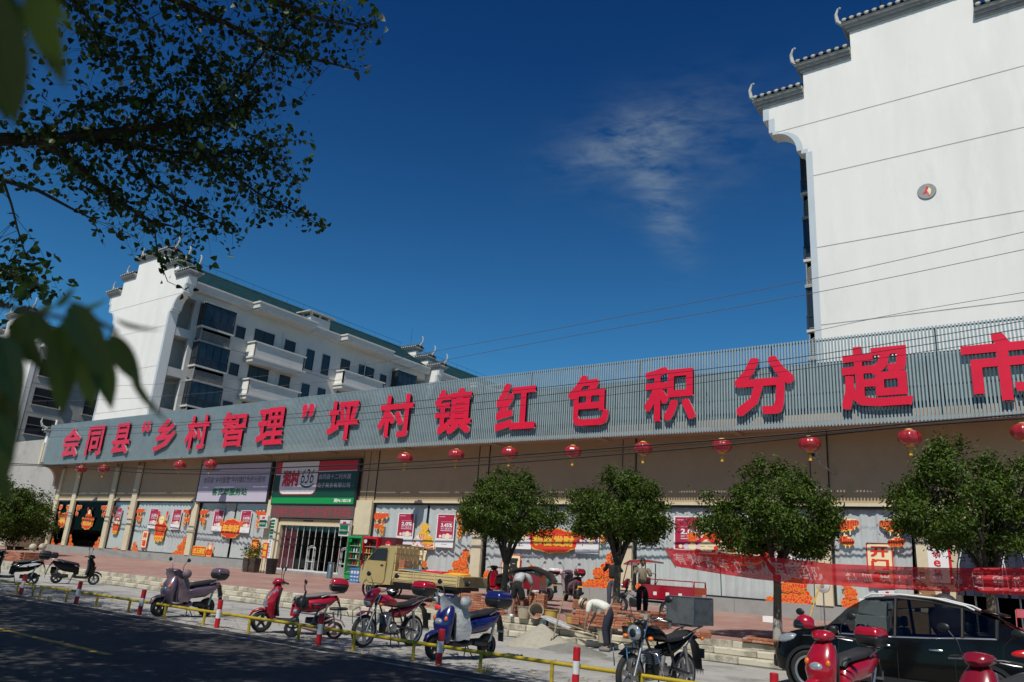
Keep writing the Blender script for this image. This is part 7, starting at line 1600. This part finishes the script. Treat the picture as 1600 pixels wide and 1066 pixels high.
pos_px = [1062, 1084, 1108, 1130, 1152, 1174, 1196, 1218, 1238, 1256, 1278, None, 1330, 1355, 1382, 1410, 1438, 1466, 1496, 1528, 1560, 1590, 1620]
for c, xp in zip(chars, pos_px):
    if xp is None: continue
    me, bb = text_mesh(c, .015); u0 = (xp-1046)/(1700-1046); wu = .026; sub = []
    bm = bmesh.new(); bm.from_mesh(me); bmesh.ops.triangulate(bm, faces=bm.faces[:]); bmesh.ops.subdivide_edges(bm, edges=[e for e in bm.edges if e.calc_length() > .18], cuts=2); bm.verts.index_update()
    for v in bm.verts:
        a = (v.co.x-bb[0])/(bb[1]-bb[0]); b_ = (v.co.y-bb[2])/(bb[3]-bb[2]); p = bann(min(1, max(0, u0+(a-.5)*wu)), .82-.60*b_); sub.append((p.x, p.y-BY-.006, p.z))
    m = MB(); m.add(sub, [[v.index for v in f.verts] for f in bm.faces], 'banner_text'); bm.free(); m.build('banner_character', bt)
m = MB(); a = on_y(1034, 850, BY); b_ = on_y(1056, 887, BY); m.tube([a-Vector((0, BY, 0)), b_-Vector((0, BY, 0))], .012, 'dark_steel', 6); m.build('end_stick', bt)
m = MB(); a2 = Vector((-10.1, 18.95, 2.45)); a3 = on_y(970, 838, 18.9); m.tube([a2-Vector((0, BY, 0)), a-Vector((0, BY, 0))], .006, 'cable', 4); m.tube([vs[0], a2-Vector((0, BY, 0))], .004, 'cable', 4); m.build('rope', bt)
# ------------------------------------------------------------------ shop front furniture
def fridge(label, x0, x1, k, y=26.35, h=2.05):
    w_ = x1-x0; z = plaza_z(y); t = thing('drinks_fridge', label, 'fridge', ((x0+x1)/2, y+.35, z)); a = w_/2
    m = MB(); m.box(-a, -a+.06, -.35, .35, .06, h, k); m.box(a-.06, a, -.35, .35, .06, h, k); m.box(-a+.06, a-.06, .29, .35, .06, h, k); m.box(-a+.06, a-.06, -.35, .29, .06, .34, k); m.box(-a+.06, a-.06, -.35, .29, h-.12, h, k); m.box(-a+.05, a-.05, -.3, .3, 0, .06, 'black_plastic'); m.build('cabinet', t)
    m = MB(); m.box(-a+.06, a-.06, .24, .288, .34, h-.12, 'white_metal'); m.build('liner', t)
    for i in range(5):
        z_ = .40+i*.30; m = MB(); m.box(-a+.06, a-.06, -.26, .24, z_-.02, z_, 'white_metal'); sh = m.build('shelf', t)
        for j in range(5):
            xx = -a+.13+j*(w_-.26)/4; kk = random.choice(('bottle_green', 'bottle_orange', 'bottle_red', 'bottle_white', 'bottle_yellow', 'bottle_brown', 'bottle_green')); hh = random.uniform(.19, .24)
            m = MB(); m.lathe([(0, 0), (.038, 0), (.038, hh*.62), (.016, hh*.8), (.016, hh), (0, hh)], kk, (xx, -.18, z_), 8); m.build('bottle', sh, smooth=50)
    m = MB(); m.box(-a+.01, a-.01, -.39, -.352, .30, .36, k); m.box(-a+.01, a-.01, -.39, -.352, h-.10, h-.02, k); m.box(-a+.01, -a+.06, -.39, -.352, .36, h-.1, k); m.box(a-.06, a-.01, -.39, -.352, .36, h-.1, k); d = m.build('door', t)
    m = MB(); m.box(-a+.06, a-.06, -.375, -.368, .36, h-.1, 'pane'); m.build('pane', d); m = MB(); m.tube([(-a+.04, -.40, .9), (-a+.04, -.42, 1.0), (-a+.04, -.42, 1.4), (-a+.04, -.40, 1.5)], .012, 'chrome', 6); m.build('handle', d)
    m = MB(); m.lathe([(0, -.353), (.10, -.353)], 'white_print' if k == 'fridge_red' else 'bright_green', (-a+.16, 0, h-.22), 16, 'y'); m.build('badge', d)
    return t
A = on_y(541, 870, 26.35).x; B = on_y(564, 870, 26.35).x; C2 = on_y(588, 870, 26.35).x
fridge('green framed glass door drinks fridge right of the entrance', A, B-.03, 'fridge_green'); fr = fridge('red framed glass door drinks fridge beside the gold truck cab', B+.03, C2, 'fridge_red')
pn = thing('drinks_vending_panel', 'dark red advertising cabinet with a round badge right of the red fridge', 'cabinet', (C2+.52, 26.75, plaza_z(26.7)))
m = MB(); m.rbox((0, 0, 1.02), (.92, .5, 2.04), 'maroon_panel', .02); m.build('cabinet', pn); m = MB(); 
m.lathe([(0, -.256), (.20, -.256)], 'red_print', (0, 0, 1.68), 20, 'y'); m.build('badge', pn)
m = MB(); put_text(m, '冰爽', -.13, .13, 1.60, 1.74, -.262, 'white_print', bold=.03); put_text(m, '畅饮一夏', -.3, .3, 1.26, 1.36, -.256, 'poster_pink'); poly(m, star(0, .85, .3, .28, 5, .1), -.256+0, 'bottle_brown'); poly(m, [(p, q) for p, q in star(0, .9, .2, .15, 3, .2)], -.26, 'sticker_cream'); m.build('advert_print', pn)
# steel litter bin, pots, black drum
ab = thing('steel_bin', 'slim brushed steel ashtray bin at the right side of the door', 'bin', (-29.6, 26.3, plaza_z(26.3))); m = MB(); m.lathe([(0, 0), (.15, 0), (.15, .62), (.13, .66), (.13, .70), (.15, .71), (.15, .76), (0, .78)], 'steel', (0, 0, 0), 20); m.build('drum', ab, smooth=40)
for x, lb in ((-34.55, 'left of the pair of brown planter boxes with shrubs by the entrance pillar'), (-34.0, 'right of the pair of brown planter boxes with shrubs by the entrance pillar')):
    x -= .0; t = thing('potted_plant', lb, 'plant', (x-.55, 25.6, plaza_z(25.6))); m = MB(); m.rbox((0, 0, .36), (.40, .40, .72), 'pot_brown', .02, taper=(1.08, 1.08, .9, .9)); m.build('pot', t)
    for k_ in range(3): m = MB(); m.box(-.205+.14*k_, -.19+.14*k_, -.215, -.2, .05, .70, 'tile_dark'); m.build('pot_slat', t)
    p = rng.normal(size=(260, 3))*np.array([.18, .18, .18])+np.array([0, 0, 1.0]); o = link('foliage', leaves_mesh('foliage', p, unit(260), rng.uniform(.08, .14, 260), 'leaf_tree', .5), t); o['kind'] = 'stuff'
    m = MB(); 
    for k_ in range(6): m.tube([(0, 0, .7), (random.uniform(-.15, .15), random.uniform(-.15, .15), 1.1)], .012, 'bark', 5)
    m.build('stem', t); p = rng.normal(size=(60, 3))*np.array([.16, .16, .08])+np.array([0, -.12, .86]); link('flowers', leaves_mesh('flowers', p, unit(60), rng.uniform(.07, .11, 60), 'dry_leaf', .9), t)
bc = thing('greeting_board', 'red and gold spring festival board standing behind the black drum by the entrance', 'board', (-33.9, 25.6, plaza_z(25.6))); m = MB(); m.box(-.2, .2, -.02, .02, .75, 1.5, 'sticker_red'); m.tube([(-.12, .02, 0), (-.12, .02, .8)], .015, 'dark_steel', 5); m.tube([(.12, .02, 0), (.12, .02, .8)], .015, 'dark_steel', 5); m.build('board', bc); m = MB(); put_text(m, '福', -.15, .15, 1.15, 1.45, -.03, 'sticker_yellow', bold=.05); put_text(m, '到', -.13, .13, .82, 1.1, -.03, 'sticker_yellow', bold=.05); m.build('print', bc)
bd = thing('black_drum', 'black plastic dustbin at the left side of the shop door', 'bin', (-33.2, 25.6, plaza_z(25.6))); m = MB(); m.lathe([(0, 0), (.24, 0), (.29, .70), (.31, .74), (.29, .76), (.27, .74), (.22, .1)], 'black_plastic', (0, 0, 0), 20)
for z in (.2, .4, .6): m.lathe([(.25+.06*z, z), (.27+.06*z, z+.015), (.25+.06*z, z+.03)], 'black_plastic', (0, 0, 0), 20)
m.build('drum', bd, smooth=40)
bb = thing('blue_crate', 'bright blue plastic crate between the red fridge and the gold truck cab', 'crate', (C2-.1, 25.4, plaza_z(25.4))); m = MB()
for z0, z1 in ((0, .08), (.16, .22), (.32, .38), (.55, .62)):
    m.box(-.3, .3, -.2, -.17, z0, z1, 'blue_plastic'); m.box(-.3, .3, .17, .2, z0, z1, 'blue_plastic'); m.box(-.3, -.27, -.17, .17, z0, z1, 'blue_plastic'); m.box(.27, .3, -.17, .17, z0, z1, 'blue_plastic')
for x in (-.3, -.1, .08, .27): m.box(x, x+.03, -.195, -.175, 0, .62, 'blue_plastic'); m.box(x, x+.03, .175, .195, 0, .62, 'blue_plastic')
m.box(-.27, .27, -.17, .17, .06, .50, 'poster_pink'); m.build('crate', bb)
# mason's gear
def bucket(label, p, r0, r1, h, k, lay=None, fill='wet_mortar'):
    t = thing('mortar_bucket', label, 'bucket', p); m = MB(); m.lathe([(0, 0), (r0, 0), (r1, h), (r1+.015, h+.005), (r1+.01, h-.01), (r1-.012, h-.01), (r0-.01, .02), (0, .02)], k, (0, 0, 0), 22); m.build('pail', t, smooth=40)
    if fill: m = MB(); m.lathe([(0, h*.75), (r1*.93, h*.7)], fill, (0, 0, 0), 18); m.build('mortar', t, smooth=60)
    m = MB(); m.tube([(r1*math.cos(R(a)), -.12*abs(math.sin(R(a)))-.05, h+.02*math.sin(R(a))) for a in range(0, 181, 20)], .005, 'steel', 4); m.build('bail', t)
    if lay: t.rotation_euler = lay
    return t
q = on_y(925, 1008, 16.75); bucket('clay coloured bucket standing on the lower step beside the stooping worker', (q.x, 17.35, .155), .15, .19, .30, 'bucket_clay')
q = pl(824, 966); bucket('clay coloured bucket on the plaza beside the man in black shorts', (q.x, 18.0, plaza_z(18)), .15, .19, .30, 'bucket_clay')
q = pl(882, 966); bucket('yellow bucket left of the shovel handle on the plaza edge', (-11.62, 18.15, plaza_z(18.1)), .15, .18, .27, 'yellow_plastic')
bucket('empty grey bucket lying tipped towards the road beside the yellow bucket', (-12.0, 18.05, plaza_z(18)+.19), .14, .19, .32, 'bucket_clay', (math.radians(80), 0, .5), None)
bucket('small yellow bucket in front of the brick planter behind the worker', (-10.95, 18.1, plaza_z(18.1)), .12, .15, .2, 'yellow_plastic')
bucket('wide yellow basin right of the stooping worker, before the brick planter', (-9.05, 18.05, plaza_z(18.1)), .17, .25, .20, 'yellow_plastic', None, 'sand')
bucket('dark grey rubber tub standing on the steps behind the worker', (-8.95, 17.55, .30), .18, .22, .26, 'rubber')
def heap(name, label, c, rx, ry, h, k, seed):
    m = MB(); n, kx = 18, 8; vs = [(0, 0, h)]; rs = random.Random(seed)
    for i in range(1, kx+1):
        f = i/kx
        for j in range(n): a = 2*math.pi*j/n; e = 1+.10*math.sin(3*a+seed)+.05*rs.uniform(-1, 1); vs.append((rx*f*e*math.cos(a), ry*f*e*math.sin(a), h*(1-f)**1.15*(1+.08*rs.uniform(-1, 1)) if i < kx else -.01))
    fs = [(0, 1+j, 1+(j+1) % n) for j in range(n)]+[(1+i*n+j, 1+(i+1)*n+j, 1+(i+1)*n+(j+1) % n, 1+i*n+(j+1) % n) for i in range(kx-1) for j in range(n)]
    m.add(vs, fs, k); return tag(m.build(name, smooth=70, loc=c), label, 'heap', kind='stuff')
q = on_z(832, 1010); heap('sand_heap', 'pointed heap of dry sand at the foot of the steps', (q.x, q.y+.35, 0), .98, .75, .50, 'sand', 1)
q = on_z(895, 1018); heap('mortar_heap', 'flat mound of wet grey mortar in front of the steps', (q.x, q.y, 0), .95, .55, .20, 'wet_mortar', 4)
q = on_z(980, 1030); heap('mortar_heap', 'small smear of mortar left of the black motorcycle', (q.x, q.y+.4, 0), .5, .3, .08, 'wet_mortar', 7)
sv = thing('shovel', 'long wooden shovel standing upright in the wet mortar mound', 'shovel', tuple(on_z(862, 1013))); o_ = sv.location; tp = on_y(881, 931, o_.y+.25); m = MB(); m.tube([(0, 0, .12), tp-o_], .018, 'wood', 7); m.tube([tp-o_, (tp-o_)+Vector((.03, 0, .06))], .024, 'wood', 7); m.build('handle', sv, smooth=60); m = MB(); m.loft([(0, .22, .01, .03), (.0, .14, .015, .10), (-.03, .0, .012, .11), (-.05, -.04, .008, .05)], 'steel', e=4); m.build('blade', sv, smooth=50)
wb_ = thing('hand_barrow', 'overturned wheelbarrow with long wooden handles lying along the top step', 'wheelbarrow', tuple(on_y(895, 990, 17.7))); o_ = wb_.location; m = MB(); e1, e2, e3 = on_y(862, 968, 17.9)-o_, on_y(935, 992, 17.5)-o_, on_y(868, 978, 17.6)-o_
m.tube([e1, e2], .022, 'wood', 6); m.tube([e3, e2+Vector((0, -.1, -.06))], .022, 'wood', 6); m.build('handles', wb_, smooth=60); m = MB(); m.loft([(e1.x-.1, e1.z+.06, .03, .18), (e1.x+.3, e1.z-.04, .05, .20), (e1.x+.75, e1.z-.16, .03, .14)], 'grey_cloth', e=4); m.build('tray', wb_, smooth=40)
wheel(wb_, e1.x-.12, e1.z-.10, .15, .06, spokes=5, rimk='steel')
rb = thing('cement_bag', 'crumpled red bag lying on the step by the dark blue scooter', 'bag', tuple(on_y(690, 950, 17.95))); m = MB(); m.rbox((0, 0, .03), (.42, .3, .16), 'red_print', .07, rot=(.1, .1, .2), seg=3, taper=(.8, .6)); m.rbox((-.1, .02, .13), (.2, .2, .08), 'red_print', .03, rot=(.3, .2, .6)); m.build('sack', rb, smooth=60)
wp = thing('plank_pile', 'loose planks and a white sack lying on the plaza behind the dark blue scooter', 'planks', (-15.6, 18.5, plaza_z(18.5)))
for i in range(4): m = MB(); m.box(-.8, .9, -.06+i*.16, .06+i*.16, .0+.02*i, .035+.02*i, 'wood', rot=(0, .03*i, .1-.08*i)); m.build('plank', wp)
m = MB(); m.rbox((.2, 0, .14), (.35, .28, .16), 'grey_cloth', .05, rot=(.3, .1, .4)); m.build('sack', wp, smooth=60)
q = pl(1207, 973); fb = thing('foam_box', 'white foam box on the red paving left of the third tree trunk', 'box', tuple(q)); fb.scale = (.62, .62, .8); m = MB(); m.box(-.4, .4, -.25, .25, 0, .03, 'foam_white'); m.box(-.4, .4, -.25, -.21, .03, .22, 'foam_white'); m.box(-.4, .4, .21, .25, .03, .22, 'foam_white'); m.box(-.4, -.36, -.21, .21, .03, .22, 'foam_white'); m.box(.36, .4, -.21, .21, .03, .22, 'foam_white'); m.build('box', fb)
# things behind the black car
q = on_y(1360, 925, 24); cb = thing('carton_stack', 'torn brown cartons and a white red-crossed box piled behind the black car roof', 'cartons', (q.x, 24, plaza_z(24)))
for (x, y, z, w_, d_, h_, k, a) in ((0, 0, .25, .8, .5, .5, 'cardboard_white', 0), (.05, 0, .70, .7, .5, .38, 'cardboard_white', .1), (.45, 0, 1.05, .42, .3, .26, 'cardboard_white', -.1), (.95, .1, .35, .9, .6, .7, 'carton', .05), (1.1, 0, .95, 1.0, .5, .35, 'carton', -.12), (1.35, 0, 1.28, .55, .04, .25, 'carton', .6)):
    m = MB(); m.rbox((x, y, z), (w_, d_, h_), k, .012, rot=(0, a, a), seg=1); m.build('carton', cb)
m = MB(); m.box(.42, .50, -.165, -.155, .93, 1.16, 'red_print'); m.box(.30, .62, -.168, -.158, 1.02, 1.08, 'red_print'); m.build('red_cross', cb)
q = on_y(1475, 930, 24); pbg = thing('plastic_bag', 'full black plastic bag standing behind the black car', 'bag', (q.x, 24, plaza_z(24))); m = MB(); m.ball((0, 0, .62), (.42, .32, .60), 'plastic_bag', 16, 12); m.ball((.05, 0, 1.25), (.10, .1, .14), 'plastic_bag', 8, 6); m.build('sack', pbg, smooth=60)
q = on_y(1272, 955, 22.5); bp = thing('bamboo_pole', 'yellow bamboo broom leaning beside the third tree', 'broom', (q.x-.25, 22.5, plaza_z(22.5))); m = MB(); m.tube([(0, 0, 0), (.20, .5, 1.0), (.34, .9, 1.55)], .022, 'yellow_plastic', 6); m.loft([(0, .35, .03, .05), (-.04, .12, .08, .15), (-.06, .0, .08, .2)], 'wood'); m.build('broom', bp, smooth=50)
q = on_y(1288, 955, 24); fan_ = thing('pedestal_fan', 'small pedestal fan standing before the cream pillar behind the black car', 'fan', (q.x, 24, plaza_z(24))); m = MB(); m.lathe([(0, 0), (.2, 0), (.2, .03), (0, .05)], 'white_metal', (0, 0, 0), 14); m.tube([(0, 0, 0), (0, 0, 1.15)], .02, 'steel', 6); m.build('stand', fan_); m = MB(); m.lathe([(0, -.10), (.10, -.09), (.19, -.05), (.20, 0), (.12, .06), (0, .08)], 'white_metal', (0, 0, 1.2), 16, 'y'); m.lathe([(0, -.11), (.06, -.105)], 'trim_grey', (0, 0, 1.2), 12, 'y'); m.build('head', fan_)
# folded parasols in the open bay
for i, (px_, lb) in enumerate(((1515, 'folded navy parasol nearest the e-station pillar in the open bay'), (1548, 'folded navy parasol in the middle of the open bay'), (1583, 'folded navy parasol at the right of the open bay'))):
    q = on_y(px_, 850, 27.6); t = thing('folded_parasol', lb, 'parasol', (q.x, 27.7, plaza_z(27.7)), 0, 'folded parasols in the open bay'); m = MB(); prof = []; n = 16; vs = []
    for k_, (z, r_) in enumerate(((3.2, .04), (2.7, .24), (2.0, .42), (1.4, .50), (1.1, .46))):
        for j in range(n): a = 2*math.pi*j/n; rr_ = r_*(1 if j % 2 else .62); vs.append((rr_*math.cos(a), rr_*math.sin(a), z))
    m.add(vs, [(k_*n+j, k_*n+(j+1) % n, (k_+1)*n+(j+1) % n, (k_+1)*n+j) for k_ in range(4) for j in range(n)], 'parasol_navy'); m.build('canopy', t)
    m = MB(); m.tube([(0, 0, 0), (0, 0, 3.25)], .025, 'steel', 7); m.build('pole', t)
    for j in range(0, n, 4): a = 2*math.pi*(j+1)/n-1.2; m = MB(); m.tube([(.05*math.cos(a), .05*math.sin(a), 3.15), (.44*math.cos(a), .44*math.sin(a), 2.0), (.53*math.cos(a), .53*math.sin(a), 1.2)], .016, 'white_metal', 5); m.build('rib', t)
q = on_y(1590, 945, 22); rc = thing('red_chair', 'red folding chair in the open bay at the right edge', 'chair', (q.x, 24.5, plaza_z(24.5))); m = MB()
for s in (-1, 1): m.tube([(s*.22, -.2, 0), (s*.22, .2, .9)], .014, 'red_paint', 5); m.tube([(s*.22, .25, 0), (s*.22, -.2, .48)], .014, 'red_paint', 5)
m.build('frame', rc); m = MB(); m.rbox((0, 0, .46), (.42, .4, .03), 'red_paint', .01); m.build('seat', rc); m = MB(); m.rbox((0, .2, .82), (.42, .02, .24), 'red_paint', .008, rot=(-.4, 0, 0)); m.build('backrest', rc)
# stone balls by the white car
for i, (px_, py_, lb) in enumerate(((50, 858, 'left of the two round stone bollards by the white car'), (65, 857, 'right of the two round stone bollards by the white car'))):
    q = pl(px_, py_+4); t = thing('stone_ball', lb, 'bollard', tuple(q)); t.scale = (.85,)*3; m = MB(); m.ball((0, 0, .34), .30, 'step_stone', 16, 10); m.build('ball', t, smooth=60); m = MB(); m.lathe([(0, 0), (.22, 0), (.2, .1), (0, .1)], 'step_stone', (0, 0, 0), 14); m.build('base', t)
# small litter: fallen leaves and weeds by the rail
n = 900; p = np.stack([rng.uniform(-30, 2, n), 10.6+np.abs(rng.normal(size=n))*1.9, np.full(n, .012)], 1); msk = p[:, 1] < 17; p = p[msk]; nn = np.tile(np.array([0, 0, 1.]), (len(p), 1))+rng.normal(size=(len(p), 3))*.18; nn /= np.linalg.norm(nn, axis=1)[:, None]
tag(link('fallen_leaves', leaves_mesh('fallen_leaves', p, nn, rng.uniform(.03, .08, len(p)), 'dry_leaf', .7)), kind='stuff', label='dry leaves scattered along the yellow rail', cat='leaves')
for x, y, lb in ((on_z(95, 938).x, 10.8, 'grass tuft under the left end of the long rail'), (on_z(775, 1050).x, 10.9, 'dry weed tuft under the rail by the dark blue scooter')):
    n = 70; t = MB()
    for i in range(n): a = random.uniform(0, 6.28); r_ = random.uniform(0, .12); h_ = random.uniform(.08, .24); t.add([(r_*math.cos(a)-.004, r_*math.sin(a), 0), (r_*math.cos(a)+.004, r_*math.sin(a), 0), (r_*math.cos(a)*2.2, r_*math.sin(a)*2.2, h_)], [(0, 1, 2)], 'dry_leaf')
    tag(t.build('weed_tuft', loc=(x, y, 0)), lb, 'weeds', kind='stuff')
